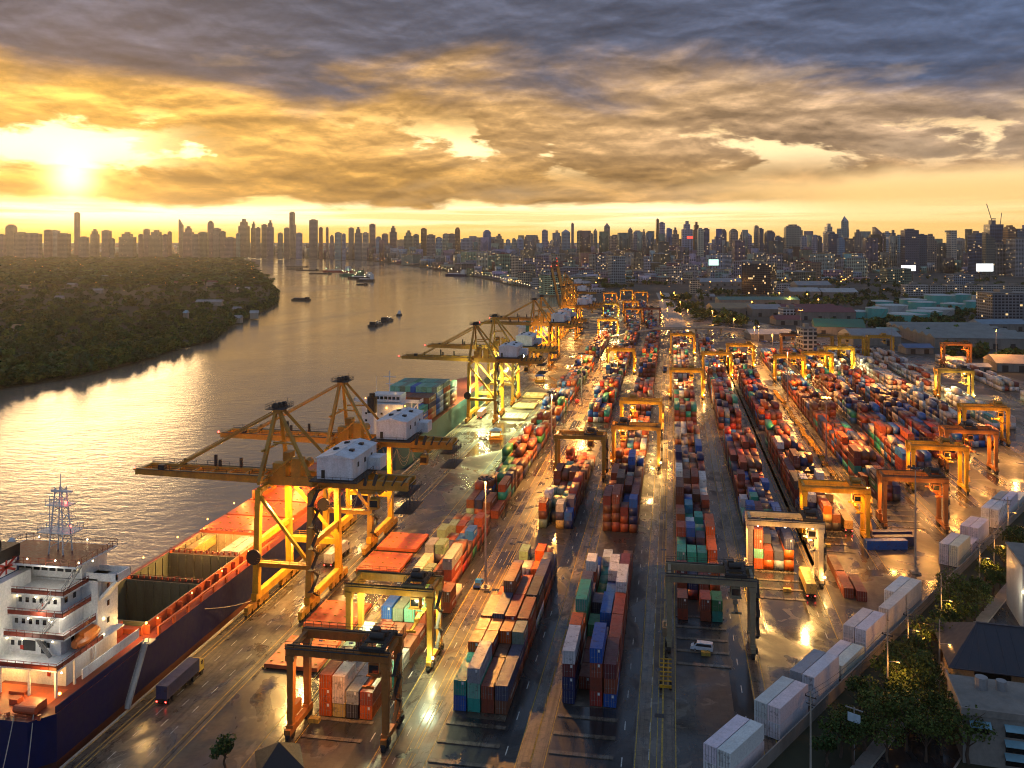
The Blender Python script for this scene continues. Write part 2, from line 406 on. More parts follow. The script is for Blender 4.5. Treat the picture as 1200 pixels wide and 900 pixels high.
sun = bpy.data.lights.new('sun', 'SUN'); sun.energy = .42; sun.angle = R(14); sun.color = (1, .62, .28)
so = link('sun', sun); so.rotation_euler = Vector(sd).to_track_quat('Z', 'Y').to_euler()
vs = S.view_settings; vs.view_transform = 'Standard'; vs.look = 'None'; vs.exposure = 0.48; vs.gamma = 1; vs.use_curve_mapping = False
S.cycles.use_denoising = True
S.cycles.max_bounces = 5; S.cycles.diffuse_bounces = 2; S.cycles.glossy_bounces = 3; S.cycles.volume_bounces = 0
S.cycles.sample_clamp_indirect = 4; S.cycles.use_light_tree = True
S.cycles.caustics_reflective = False; S.cycles.caustics_refractive = False
S.cycles.blur_glossy = .5
S.cycles.pixel_filter_type = 'BLACKMAN_HARRIS'; S.cycles.filter_width = 1.05

# ---------------------------------------------------------------- water and land
WZ = -2.6
m, nt_, b = newmat('river_water'); M['water'] = m
p = pos_(nt_)
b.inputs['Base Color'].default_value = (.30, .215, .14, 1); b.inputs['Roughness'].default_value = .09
b.inputs['IOR'].default_value = 2.2
rot = nt_.nodes.new('ShaderNodeMapping'); rot.inputs['Rotation'].default_value = (0, 0, R(-20)); rot.inputs['Scale'].default_value = (1, 1.9, 1)
L(nt_, p, rot.inputs[0])
h = math_(nt_, 'MULTIPLY', noise_(nt_, rot.outputs[0], .16, 5, .62, .3), 1.0)
h = math_(nt_, 'MULTIPLY_ADD', noise_(nt_, p, .022, 2, .5), 1.3, h)
bump_(nt_, h, .26, .75, b)
patch = noise_(nt_, scale_(nt_, p, (1, .35, 1)), .006, 4, .6, .8)
L(nt_, ramp_(nt_, patch, [(.38, .07), (.62, .19)]), b.inputs['Roughness'])
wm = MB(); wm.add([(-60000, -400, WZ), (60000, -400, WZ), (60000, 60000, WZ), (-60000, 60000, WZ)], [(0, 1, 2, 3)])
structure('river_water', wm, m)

# yard paving: patched, stained, wet in places
m, nt_, b = newmat('yard_paving'); M['yard'] = m
p = pos_(nt_)
big = noise_(nt_, p, .018, 5, .6, .5); midn = noise_(nt_, scale_(nt_, p, (1, .55, 1)), .09, 5, .65, .8); fin = noise_(nt_, p, .9, 4, .7)
c = ramp_(nt_, big, [(.30, (.032, .029, .027)), (.5, (.082, .064, .046)), (.68, (.135, .105, .075))])
c = mix_(nt_, math_(nt_, 'MULTIPLY', ramp_(nt_, midn, [(.50, 0), (.56, 1)]), .62), c, (.034, .031, .030, 1))
sm = noise_(nt_, scale_(nt_, p, (1, .7, 1)), .22, 6, .7, .4)
c = mix_(nt_, math_(nt_, 'MULTIPLY', ramp_(nt_, sm, [(.54, 0), (.60, 1)]), .5), c, (.03, .028, .028, 1))
c = mix_(nt_, math_(nt_, 'MULTIPLY', ramp_(nt_, noise_(nt_, p, .14, 4, .6, 1.0), [(.58, 0), (.62, 1)]), .45), c, (.24, .20, .15, 1))
c = mix_(nt_, 1.0, c, ramp_(nt_, fin, [(.2, (.72, .72, .72)), (.8, (1.25, 1.22, 1.2))]), 'MULTIPLY')
br = nt_.nodes.new('ShaderNodeTexBrick'); br.inputs['Scale'].default_value = .16; br.inputs['Mortar Size'].default_value = .008
br.inputs['Color1'].default_value = (1, 1, 1, 1); br.inputs['Color2'].default_value = (.82, .82, .83, 1); br.inputs['Mortar'].default_value = (.55, .52, .5, 1)
L(nt_, p, br.inputs['Vector'])
c = mix_(nt_, .7, c, mix_(nt_, 1.0, c, br.outputs['Color'], 'MULTIPLY'))
L(nt_, c, b.inputs['Base Color'])
wet = noise_(nt_, scale_(nt_, p, (1, .6, 1)), .055, 4, .6, .6)
L(nt_, ramp_(nt_, wet, [(.38, .12), (.46, .28), (.58, .55)]), b.inputs['Roughness'])
bump_(nt_, fin, .25, .03, b)

m, nt_, b = newmat('city_ground'); M['cityground'] = m
p = pos_(nt_)
c = ramp_(nt_, noise_(nt_, p, .012, 5, .7), [(.35, (.025, .03, .018)), (.5, (.07, .06, .045)), (.68, (.12, .10, .08))])
L(nt_, c, b.inputs['Base Color']); b.inputs['Roughness'].default_value = .9
m, nt_, b = newmat('mud_bank'); M['bank'] = m
p = pos_(nt_)
L(nt_, ramp_(nt_, noise_(nt_, p, .05, 4, .6), [(.3, (.022, .026, .010)), (.7, (.05, .045, .02))]), b.inputs['Base Color']); b.inputs['Roughness'].default_value = .95

def sheet(name, poly, z, mat, skirt=4.0):
    """one flat sheet with a bank down its edge"""
    mb = MB(); n = len(poly)
    mb.add([(x, y, z) for x, y in poly] + [(x, y, z - skirt) for x, y in poly],
           [tuple(range(n))] + [(i, n + i, n + (i + 1) % n, (i + 1) % n) for i in range(n)])
    return structure(name, mb, mat)
QX = -104.0
YARD_R = [(QX, -60), (190, -60), (190, 640), (60, 1150), (-20, 1500), (-104, 1500)]
FARBANK = [at(622, 338, WZ), at(520, 317, WZ), at(430, 305, WZ), at(285, 299.5, WZ)]
QUAY = [(QX, -60), (QX, 880), (-128, 1060), (-152, 1250), (-190, 1500), (-269, 1716)]
land = [(QX, -300), (3000, -300), (40000, 20000), (40000, 59000), (-40000, 59000), (-40000, FARBANK[3][1])] + FARBANK[::-1] + QUAY[::-1][1:-1]
sheet('city_ground', land, -.05, M['cityground'])
PEN = [at(-160, 520, WZ), at(0, 455, WZ), at(60, 447, WZ), at(100, 440, WZ), at(160, 424, WZ), at(200, 411, WZ), at(245, 400, WZ), at(258, 389, WZ), at(272, 380, WZ),
       at(300, 368, WZ), at(318, 357, WZ), at(322, 346, WZ), at(314, 334, WZ), at(300, 321, WZ), at(292, 310, WZ), at(284, 304, WZ), at(200, 299, WZ), at(0, 298.5, WZ), (-9000, 5000), (-9000, 600)]
sheet('river_bank_ground', PEN, -1.2, M['bank'])
mb = MB(); mb.add([(QX + .01, -60, 0), (215, -60, 0), (260, 420, 0), (215, 700, 0), (60, 1150, 0), (-10, 1330, 0), (-165, 1340, 0), (-152, 1250, 0), (-128, 1060, 0), (QX + .01, 880, 0)], [tuple(range(10))])
structure('yard_paving', mb, M['yard'])

# ---------------------------------------------------------------- air
def haze(density):
    m, nt_, b = newmat('haze')
    v = N(nt_, 'ShaderNodeVolumePrincipled', Density=density, Anisotropy=.8)
    v.inputs['Color'].default_value = (1.0, .92, .80, 1)
    L(nt_, v.outputs[0], nt_.nodes['Material Output'].inputs['Volume'])
    nt_.nodes.remove(b)
    mb = MB(); mb.rng(-6500, 5000, -400, 6600, -8, 420)
    o = tag(mb.build('haze', m), kind='stuff')
    return o
# ---------------------------------------------------------------- yard layout
BLK = dict(A=-66.6, D=-41.6, E=-21.2, F=1.4, G=22.6, H=41.6, I=68.2, J=88.4, K=108.8, L=131.2, M=153.6, N=197)
LEGS = {k: (x - 1.9, x + 16.1) for k, x in BLK.items()}
PITCH = 2.72
COLS = dict(r=('rust red', (.25, .050, .022)), m=('maroon', (.15, .024, .026)), o=('orange', (.54, .095, .008)), n=('navy', (.010, .022, .10)),
            b=('blue', (.010, .10, .40)), t=('teal', (.02, .29, .23)), g=('grey', (.27, .29, .31)), w=('white', (.66, .65, .63)), k=('charcoal', (.035, .036, .042)),
            e=('green', (.025, .20, .075)), l=('pale green', (.20, .29, .21)), y=('tan yellow', (.55, .36, .10)), p=('cream', (.60, .50, .42)),
            v=('slate violet', (.075, .075, .13)), c=('light blue', (.05, .25, .42)), d=('bright red', (.42, .028, .018)), s=('brown', (.17, .058, .026)), q=('mint', (.16, .45, .33)))
GEN = 'rrrrrrrsssmmmmmmoddnnnnbbbbttggwklleyvvc'
WHITE = 'wwwwpppwwgrrmwwpp'
BROWN = 'rrrrssmmmmrsonbgtwdk'
BLUEISH = 'nnbbbcvgmmrrrtokbn'
stacks = []      # block, segment phrase, col, first slot, n slots, tier, z, h, colour
OCC = set()
SLOT = 6.27
def slotY(s): return 100 + s * SLOT
def put(bk, seg, col, s, n, cols, bay, half=0):
    z = .12
    for t, ch in enumerate(cols):
        h = 2.9 if (n == 2 and rnd.random() < .5) else 2.59
        stacks.append(dict(b=bk, seg=seg, col=col, s=s, n=n, t=t, z=z, h=h, c=ch, bay=bay, half=half))
        for k in range(n): OCC.add((bk, col, s + k, t))
        z += h + .01
def explicit(bk, seg, y0, bays):
    """bays: list of four strings, one per row of the block; 'ab/cd' = two short stacks one behind the other"""
    s0 = round((y0 - 100) / SLOT)
    for i, bay in enumerate(bays):
        for c, st in enumerate(bay.split()):
            if st == '-': continue
            if '/' in st:
                for k, q in enumerate(st.split('/')):
                    if q and q != '-': put(bk, seg, c, s0 + 2 * i + k, 1, q, i, k)
            else: put(bk, seg, c, s0 + 2 * i, 2, st, i)
def generic(bk, seg, y0, y1, pal, hi, lo=1, ncol=4, bay0=0, short=.25, gap=.02):
    s0 = round((y0 - 100) / SLOT); nb = int((y1 - y0) / (2 * SLOT))
    for i in range(nb):
        base = rnd.uniform(lo, hi)
        for c in range(ncol):
            if rnd.random() < gap: continue
            if rnd.random() < short:
                for k in range(2):
                    h = max(1, min(5, round(base + rnd.uniform(-.7, .7))))
                    put(bk, seg, c, s0 + 2 * i + k, 1, [rnd.choice(pal) for _ in range(h)], i + bay0, k)
            else:
                h = max(1, min(5, round(base + rnd.uniform(-.6, .6))))
                put(bk, seg, c, s0 + 2 * i, 2, [rnd.choice(pal) for _ in range(h)], i + bay0)
explicit('A', 'block under the rust crane', 163.0, [
    'ooo/yys ypp/yp kg/kg or/sr', 'rll/rl slss/ll rr/r t/g', 'r/r sr/s ss/r s/r', 'rb rl rq rrq/rq',
    '- t/e b/n rr/r rs/p', 'rp -/v rl/r rs/rr rrg'.replace('-/v ', ''), 'rpg/rv nvl/nv lt/rr drs/rs', 'rrl/r rr/r vb/nr erb/rr', 'el/es or/rr nn/nv rrr/rr'])
explicit('D', 'block beside the blue pickup', 167.0, [
    'bt tqg rr sv', 'ooo/soo ror/rro rs/rro sv/rvl', 'rrr rrv msd rrr', 'ro/oo rros rrr wrk', 'nk/n nnv/kn ro/o osn', 'vv/v np/w oo/oro snv/kn', 'll/- k/- r/o -'])
explicit('E', 'block fronted by white boxes', 175.0, [
    'nnmw -/r drrb brm', 'prro/ppo m/r rsn/k mmr', 'tket ee/t nnb rmr', 'nnnv/nv mv/g kb rrrw', 'rsrw/mw e/t bnw mmm', 'nb/- t/sw r/w mm/rr'])
explicit('D', 'block behind the pickup block', 283.5, [
    'lso/yy -/k yvp/ln nb/nrv', 'eww/b tl/t ll/vt rrr', 'tl/g rl/sr lo/ll rmd', 'lrr rrs rrr mrr/r', 'l/g tet/l p/wr ss/rr', 'rr/r -/r rd/ro kv/-', 'rrs/rr r/r dd/r g/r'])
explicit('E', 'block below two olive cranes', 282.0, [
    'sssm rssr rrm/t snnb/oo', 'nrb/nrb msm mb/rb mrm', 'roo/ro rrsk smm smm', 'mmr so/rs gwg/rw rrs', 'rmm/ro smm/rm nnnb ss/so', 'rrso/ro rwo/rw gpr/rw bcb/rw', 'rro/ro sso/ss rs/rr rk/rr'])
explicit('F', 'block behind the white van', 219.8, [
    'rs/- - rr/r te/t', 'rrm/rg mn/b rr/ms oro/oo', 'rtt/ert kkt/t llt/l ooo', 'mrrr/mr nnnb/kb rmv/rbt rroo', 'mrrs/rs bbw/nb tm/tct bb/nb', 'mrr/rr tt/mtc nn/rm rr/rs', 'mrss rrb/m rm/mrs rrr/r', 'ssr/r ssm/r srr/s ww/gw'])
explicit('G', 'block under the floodlit crane', 258.0, [
    'oqrr or/ovv gv/kv oon', 'ss/r so/rr kg/ks rr/kn'])
explicit('G', 'block behind the floodlit crane', 284.0, ['mtnb/mb rrm nne/kes nnb', 'w/q qt/ttt nnv/bv bb/vb', 'ww/b rnb/ns nsv/bnv rm/rr', 'rrrm/mr mr/rm rr/rrm mrb/rb', 'md/rs bb/nb eek/er dd/rd'])
explicit('H', 'block under the orange crane', 297.0, ['- nn/b kyo/rwo ks/ry', 'kn/n nnw/nw rro/ss rry'])
generic('A', 'block past the first light mast', 285, 440, 'rrssromnnbtlrse', 2.9, 1.6)
generic('A', 'block by the pale hatch covers', 452, 668, 'rrsobnntvleg', 3.1, 1.6)
generic('A', 'far block at the wharf road', 705, 1060, GEN, 2.6, 1.2)
generic('D', 'block by the third light mast', 452, 590, GEN, 3.4, 2.0)
generic('D', 'block under the far yellow crane', 606, 760, GEN, 3.6, 2.2)
generic('D', 'far block near the flyover', 790, 1080, GEN, 3.2, 1.6)
generic('E', 'block under nearer yellow crane', 385, 452, 'ooorrpwsc', 2.6, 1.6)
generic('E', 'block past the yellow crane', 470, 575, BROWN, 3.0, 1.6)
generic('E', 'maroon block before the flyover', 592, 820, 'rrrmmssrrtobr', 3.9, 2.6)
generic('E', 'far block near the flyover', 850, 1080, GEN, 2.8, 1.4)
generic('F', 'block behind the white van', 320.1, 430, 'mmrrrswwnbg', 3.6, 2.4, bay0=8)
generic('F', 'block under the lit yellow crane', 442, 600, 'mrrsgwmbnttmr', 3.6, 2.4)
generic('D', 'last block near the dark trees', 1100, 1330, GEN, 2.8, 1.4)
generic('E', 'last block near the dark trees', 1100, 1330, GEN, 2.8, 1.4)
generic('A', 'last block near the dark trees', 1085, 1330, GEN, 2.6, 1.2)
generic('F', 'block before the flyover', 614, 820, 'mrrswwpbt', 3.4, 2.0)
generic('G', 'block behind the floodlit crane', 346.7, 430, 'rrmmbbnndstt', 3.6, 2.4, bay0=5)
generic('G', 'second block from the cream crane', 442, 600, 'rrsrmmgtdnb', 3.9, 2.6)
generic('G', 'third block from the cream crane', 614, 790, GEN, 3.2, 1.6)
generic('H', 'block under the orange crane', 322.1, 430, 'rrmmskntrrwo', 3.8, 2.2, bay0=2)
generic('H', 'second block from the orange crane', 444, 600, 'rrssmontbdr', 3.9, 2.6)
generic('H', 'third block from the orange crane', 614, 740, BROWN, 3.4, 1.8)
explicit('I', 'block under the rust brown crane', 333, ['-  mek mmr kn'.replace('  ', ' '), 'rr/r rtg/mt rrr ss/r'])
generic('I', 'block behind the lit mast', 358, 585, 'rrrmmsotnbsmr', 3.8, 2.4)
generic('I', 'far block by the warehouses', 606, 740, GEN, 3.2, 1.6)
generic('J', 'block of the olive crane', 372, 600, 'rrrmpbbnnmtsr', 3.6, 2.2)
generic('J', 'far block by the pink gate', 622, 760, GEN, 3.0, 1.6)
generic('K', 'block behind the dark brown crane', 402, 620, 'rrmmbbnnmrdsp', 3.6, 2.2)
generic('K', 'far block by the office', 640, 760, 'tbygrsww', 3.0, 1.4)
generic('L', 'block of the tall yellow crane', 425, 560, 'wwwprnbggr', 3.0, 1.8)
generic('L', 'far white block', 580, 760, WHITE, 3.0, 1.8)
generic('M', 'white block at the lit crane', 470, 560, 'wwwwwpq', 2.4, 1.4)
generic('M', 'far white block by the tanks', 580, 760, WHITE, 2.8, 1.5)
generic('N', 'block at the edge of the yard', 480, 560, 'mmrrww', 3.0, 2.0)
generic('N', 'pale block at the edge of the yard', 590, 740, WHITE, 2.2, 1.0)

# ---- which containers show, and which of them show largest
for q in stacks:
    L40 = 12.19 if q['n'] == 2 else 6.06
    q['L'] = L40
    q['x'] = BLK[q['b']] + 1.22 + q['col'] * PITCH
    q['y'] = slotY(q['s']) + (q['n'] * SLOT) / 2
    if q['y'] > 900: q['x'] -= (q['y'] - 900) * .07
    d = depth(q['x'], q['y']); k2 = (F / d) ** 2
    free = lambda c, s, t: (q['b'], c, s, t) not in OCC
    top = any(free(q['col'], q['s'] + k, q['t'] + 1) for k in range(q['n']))
    front = free(q['col'], q['s'] - 1, q['t'])
    side = q['col'] + (1 if q['x'] < 0 else -1)
    sd_ = any(free(side, q['s'] + k, q['t']) for k in range(q['n']))
    dz = HC - q['z'] - q['h']
    a = 0
    if top: a += 2.44 * L40 * dz / d
    if front: a += 2.44 * q['h']
    if sd_: a += L40 * q['h'] * min(1, abs(q['x'] * CA + q['y'] * SA - 0) / d) * .8
    q['shown'] = top or front or sd_ or any(free(q['col'] + j, q['s'], q['t']) for j in (-1, 1))
    px, py = proj(q['x'], q['y'], q['z'])
    if not (-20 < px < 1220 and py < 920): a = 0
    q['a'] = a * k2
stacks.sort(key=lambda q: -q['a'])
N_IND = 236
near, rest = stacks[:N_IND], [q for q in stacks[N_IND:] if q['shown']]

# ---- one container of each length, with its parts
def corrugated(mb, p0, axis, n, pitch, depth_, z0, z1, out):
    """trapezoid sheet from p0 along axis; out = outward direction"""
    p0, axis, out = Vector(p0), Vector(axis), Vector(out)
    prof = []
    for i in range(n):
        a = i * pitch
        for f, dd in ((0, 0), (.28, 0), (.5, -depth_), (.78, -depth_)):
            prof.append(p0 + axis * (a + f * pitch) + out * dd)
    prof.append(p0 + axis * (n * pitch))
    vs = [(*p.xy, z0) for p in prof] + [(*p.xy, z1) for p in prof]
    k = len(prof)
    fs = [(i, i + 1, k + i + 1, k + i) for i in range(k - 1)]
    cr = axis.cross(Vector((0, 0, 1)))
    if cr.dot(out) < 0: fs = [f[::-1] for f in fs]
    mb.add(vs, fs)
def body_mesh(Ln, H, name, smooth_sides=False):
    mb = MB(); W = 2.438; hx, hy = W / 2, Ln / 2
    for sx in (-1, 1):
        for sy in (-1, 1): mb.box((sx * (hx - .08), sy * (hy - .08), H / 2), (.16, .16, H))
        mb.box((sx * (hx - .06), 0, .08), (.12, Ln - .32, .16)); mb.box((sx * (hx - .04), 0, H - .06), (.08, Ln - .32, .10))
        n = int((Ln - .32) / .28); pt = (Ln - .32) / n
        if smooth_sides:
            for i in range(0, n, 4): mb.box((sx * (hx - .035), -hy + .16 + (i + 2) * pt, H / 2), (.03, pt * 3.9, H - .3))
        else: corrugated(mb, (sx * (hx - .012), -hy + .16, 0), (0, 1, 0), n, pt, .045, .16, H - .11, (sx, 0, 0))
    for sy in (-1, 1):
        mb.box((0, sy * (hy - .06), .08), (W - .32, .12, .16)); mb.box((0, sy * (hy - .06), H - .06), (W - .32, .12, .11))
    corrugated(mb, (-hx + .16, hy - .02, 0), (1, 0, 0), 8, (W - .32) / 8, .045, .16, H - .11, (0, 1, 0))
    # roof: shallow cross ribs
    n = int((Ln - .3) / .42); pt = (Ln - .3) / n; vs = []; fs = []
    for i in range(n):
        for f_, dz_ in ((0, 0), (.3, 0), (.42, -.022), (.88, -.022)):
            y = -hy + .15 + (i + f_) * pt
            vs += [(-hx + .08, y, H - .012 + dz_), (hx - .08, y, H - .012 + dz_)]
    vs += [(-hx + .08, hy - .15, H - .012), (hx - .08, hy - .15, H - .012)]
    fs = [(2 * i, 2 * i + 1, 2 * i + 3, 2 * i + 2) for i in range(len(vs) // 2 - 1)]
    mb.add(vs, fs)
    mb.rng(-hx + .1, hx - .1, -hy + .1, hy - .1, .1, .14)
    me = mb.mesh(name); me.materials.append(M['cont']); return me
def door_mesh(H, name):
    mb = MB(); mb.rng(-.535, .535, -.03, .03, .17, H - .13)
    for z in (.62, 1.25, 1.9): mb.rng(-.50, .50, -.042, -.03, z - .16, z + .16)
    me = mb.mesh(name); me.materials.append(M['cont']); return me
def rod_mesh(H, name):
    mb = MB()
    for x in (-.24, .24):
        mb.bar((x, -.07, .12), (x, -.07, H - .08), .05, .05)
        mb.box((x, -.08, 1.1), (.3, .03, .06))
    me = mb.mesh(name); me.materials.append(M['galv']); return me
def plate_mesh(name, w_, h_):
    mb = MB(); mb.rng(-w_ / 2, w_ / 2, -.006, .006, -h_ / 2, h_ / 2)
    me = mb.mesh(name); me.materials.append(M['white']); return me
BODY = {(n, h): body_mesh(12.19 if n == 2 else 6.06, h, 'container_body') for n in (1, 2) for h in (2.59, 2.9)}
REEF = {h: body_mesh(12.19, h, 'reefer_body', True) for h in (2.9,)}
for me_ in REEF.values(): me_.materials[0] = M['reefer']
DOOR = {h: door_mesh(h, 'door') for h in (2.59, 2.9)}
ROD = {h: rod_mesh(h, 'lock_rod') for h in (2.59, 2.9)}
PLATE = plate_mesh('plate', .38, .55)
def marking_mesh(Ln, H, sx, name):
    mb = MB(); x = sx * 1.216
    for i in range(5): mb.rng(x - .004, x + .004, -Ln * .2 + i * Ln * .075, -Ln * .2 + i * Ln * .075 + Ln * .06, H * .45, H * .45 + .75)
    for row in range(2):
        for i in range(7): mb.rng(x - .004, x + .004, Ln * .19 + i * .26, Ln * .19 + i * .26 + .16, H * .45 + row * .4, H * .45 + .24 + row * .4)
    me = mb.mesh(name); me.materials.append(M['faded_white']); return me
MARK = {(n, h, s): marking_mesh(12.19 if n == 2 else 6.06, h, s, 'marking') for n in (1, 2) for h in (2.59, 2.9) for s in (-1, 1)}
def colour(ch, j=.16):
    c = COLS[ch][1]; f = 1 + rnd.uniform(-j, j)
    return tuple(min(1, max(0, x * f * (1 + rnd.uniform(-.06, .06)))) for x in c) + (1,)
ORD = ['first', 'second', 'third', 'fourth', 'fifth', 'sixth', 'seventh', 'eighth', 'ninth', 'tenth', 'eleventh', 'twelfth', 'thirteenth', 'fourteenth', 'fifteenth', 'sixteenth', 'seventeenth', 'eighteenth', 'nineteenth', 'twentieth']
def container(n, h, col, label, loc, rz, group, detail=2, cat='container', name='shipping_container', bodies=BODY):
    o = thing(name, label, cat, loc, rz, group)
    Ln = 12.19 if n == 2 else 6.06
    b = link('body', bodies[(n, h)] if bodies is BODY else bodies[h], o); b.color = col
    if detail > 0:
        for sx in (-1, 1):
            dd = link('door', DOOR[h], o, (sx * .545, -Ln / 2 + .05, 0)); dd.color = col
            if detail > 1: link('lock_rod', ROD[h], dd)
        if bodies is BODY and rnd.random() < .6: link('marking', MARK[(n, h, 1 if loc[0] < 0 else -1)], o)
        if detail > 1 and rnd.random() < .5:
            link('number_plate', PLATE, o, (.55, -Ln / 2 + .005, h - .5))
    return o
TIER = ['ground', 'second', 'third', 'fourth', 'fifth']
for i, q in enumerate(near):
    lab = f"{COLS[q['c']][0]} {'long' if q['n'] == 2 else 'short'} container, {TIER[q['t']]} tier, {ORD[q['bay']]} bay, {ORD[q['col']]} row, {q['seg']}"
    if q['n'] == 1: lab = lab.replace(' bay', (' bay front', ' bay rear')[q['half']])
    if len(lab.split()) > 16: lab = lab.replace(' tier', '', 1) if False else lab.replace(' container,', ',')
    if len(lab.split()) > 16: print('LONG', lab)
    q['lab'] = lab
seen = {}
for q in near:
    w_ = q['lab'].split()
    if len(w_) > 16: q['lab'] = q['lab'].replace(' long container', ' long').replace(' short container', ' short')
for q in near:
    container(q['n'], q['h'], colour(q['c']), q['lab'], (q['x'] + rnd.uniform(-.05, .05), q['y'] + rnd.uniform(-.08, .08), q['z']), 0, 'containers stacked in the yard',
              2 if q['a'] > 220 else (1 if q['a'] > 90 else 0))
V, Fq = boxes_np([(q['x'], q['y'], q['z']) for q in rest], [(2.438, q['L'], q['h']) for q in rest], [rnd.uniform(-.004, .004) for q in rest])
far_c = bulk('far_containers', V, Fq, [M['cont_far']], col=np.repeat([colour(q['c']) for q in rest], 6, 0))
tag(far_c, kind='stuff'); far_c['label'] = 'multicoloured containers stacked in the far rows of the yard'
print('containers', len(stacks), len(near), len(rest), 'smallest', near[-1]['a'])

# ---- paving details: runways, lanes, slots, lines
def strip(mb, x0, x1, y0, y1, z): mb.add([(x0, y0, z), (x1, y0, z), (x1, y1, z), (x0, y1, z)], [(0, 1, 2, 3)])
run, dark, yel, whi, beam, blockm = MB(), MB(), MB(), MB(), MB(), MB()
Y0 = dict(A=120, D=120, E=120, F=150, G=215, H=262, I=288, J=330, K=360, L=410, M=450, N=470)
Y1 = dict(A=1150, D=1100, E=1090, F=830, G=795, H=745, I=745, J=765, K=765, L=765, M=765, N=745)
for k, (a, b_) in LEGS.items():
    y0, y1 = Y0[k], Y1[k]
    for x in (a, b_):
        strip(run, x - 1.0, x + 1.0, y0, y1, .004)
        for s in (-1.25, 1.25): strip(yel, x + s - .09, x + s + .09, y0, y1, .008)
    strip(dark, b_ - 5.6, b_ - 1.5, y0, y1, .004)
    y = y0
    while y < y1:
        strip(whi, b_ - 3.6, b_ - 3.4, y, y + 3, .008); y += 12
    # bearing beams of empty slots before the stacks
    x0 = BLK[k] - .3
    first = {'A': 155, 'D': 139, 'E': 139, 'F': 196, 'G': 236, 'H': 275, 'I': 302}.get(k)
    if first:
        last = {'A': 163, 'D': 167, 'E': 175, 'F': 222, 'G': 258, 'H': 297, 'I': 333}[k]
        strip(dark, x0, x0 + 11.4, first, last, .006)
        y = first
        while y < last:
            beam.rng(x0, x0 + 11.4, y, y + 1.1, .01, .16); y += 6.27
for bx in (('D', 3.2, 148.2), ('E', 4.6, 146.2), ('D', 1.0, 147.8), ('A', -1, 160), ('G', 6, 241.5), ('H', 3, 279), ('F', 5, 201)):
    blockm.rng(BLK[bx[0]] + bx[1], BLK[bx[0]] + bx[1] + 2.0, bx[2], bx[2] + 1.1, .02, .8)
pit = MB()
for k, xx in (('A', LEGS['A'][1] + 3.4), ('A', LEGS['A'][1] + 5.2), ('D', LEGS['D'][1] + .6), ('E', LEGS['E'][1] + 2.8)):
    y = 150 + xx % 7
    while y < 640:
        pit.add([(xx - .9, y, .014), (xx + .9, y, .014), (xx + .9, y + 1.5, .014), (xx - .9, y + 1.5, .014)], [(0, 1, 2, 3)]); y += 12.54 * 1.5
structure('drain_plate', pit, M['slot_dark'])
structure('runway_strip', run, M['runway']); structure('lane_asphalt', dark, M['slot_dark'])
# wharf apron: quay coping, crane rails, lanes
for x in (QX + .5, -101.6, -100.6, -88.2, -86.4, -73.2, -70.6): strip(yel, x - .09, x + .09, -50, 880, .008)
rail = MB()
for x in (-101.1, -87.4):
    rail.rng(x - .06, x + .06, -50, 1330, .0, .07)
for x, st in ((-97.6, 0), (-94.4, 4), (-91.2, 2)):
    y = 60 + st
    while y < 900:
        strip(whi, x - .09, x + .09, y, y + 2.6, .008); y += 7.5
apron = MB(); strip(apron, QX + .6, -86.2, -50, 880, .004)
structure('wharf_apron', apron, M['apron'])
for x in (-46.6, -45.4, -2.6, -1.6): strip(yel, x - .07, x + .07, 150, 800, .012)
y = 150
while y < 700:
    strip(whi, -4.05, -3.9, y, y + 3.5, .012); strip(whi, -48, -47.85, y, y + 3, .012); y += 9
structure('yellow_marking', yel, M['markyellow']); structure('white_marking', whi, M['markwhite'])
structure('crane_rail', rail, M['darksteel']); structure('slot_beam', beam, M['runway'])
for i, f0 in enumerate(range(0, len(blockm.v), 8)):
    bb = MB(); bb.add(blockm.v[f0:f0 + 8], [tuple(f) for f in BOXF])
    o = bb.build('concrete_stop_block', M['markyellow'])
    tag(o, ['yellow stop block in the empty slots before the pickup block, longer', 'yellow stop block in the empty slots before the white fronted block', 'yellow stop block in the slots before the pickup block, worn one',
            'yellow stop block in front of the rust orange yard crane', 'yellow stop block in front of the floodlit cream crane', 'yellow stop block in front of the orange yellow crane', 'yellow stop block by the white van'][i], 'stop block', 'yellow stop blocks at the row ends')
# quay wall with fenders
qw = MB()
for (xa, ya), (xb, yb) in zip(QUAY[:-1], QUAY[1:]): qw.bar((xa + .2, ya, -1.6), (xb + .2, yb, -1.6), .5, 3.6)
tag(qw.build('quay_wall', M['concrete_pale']), 'long concrete quay wall along the river under the wharf cranes', 'wall')
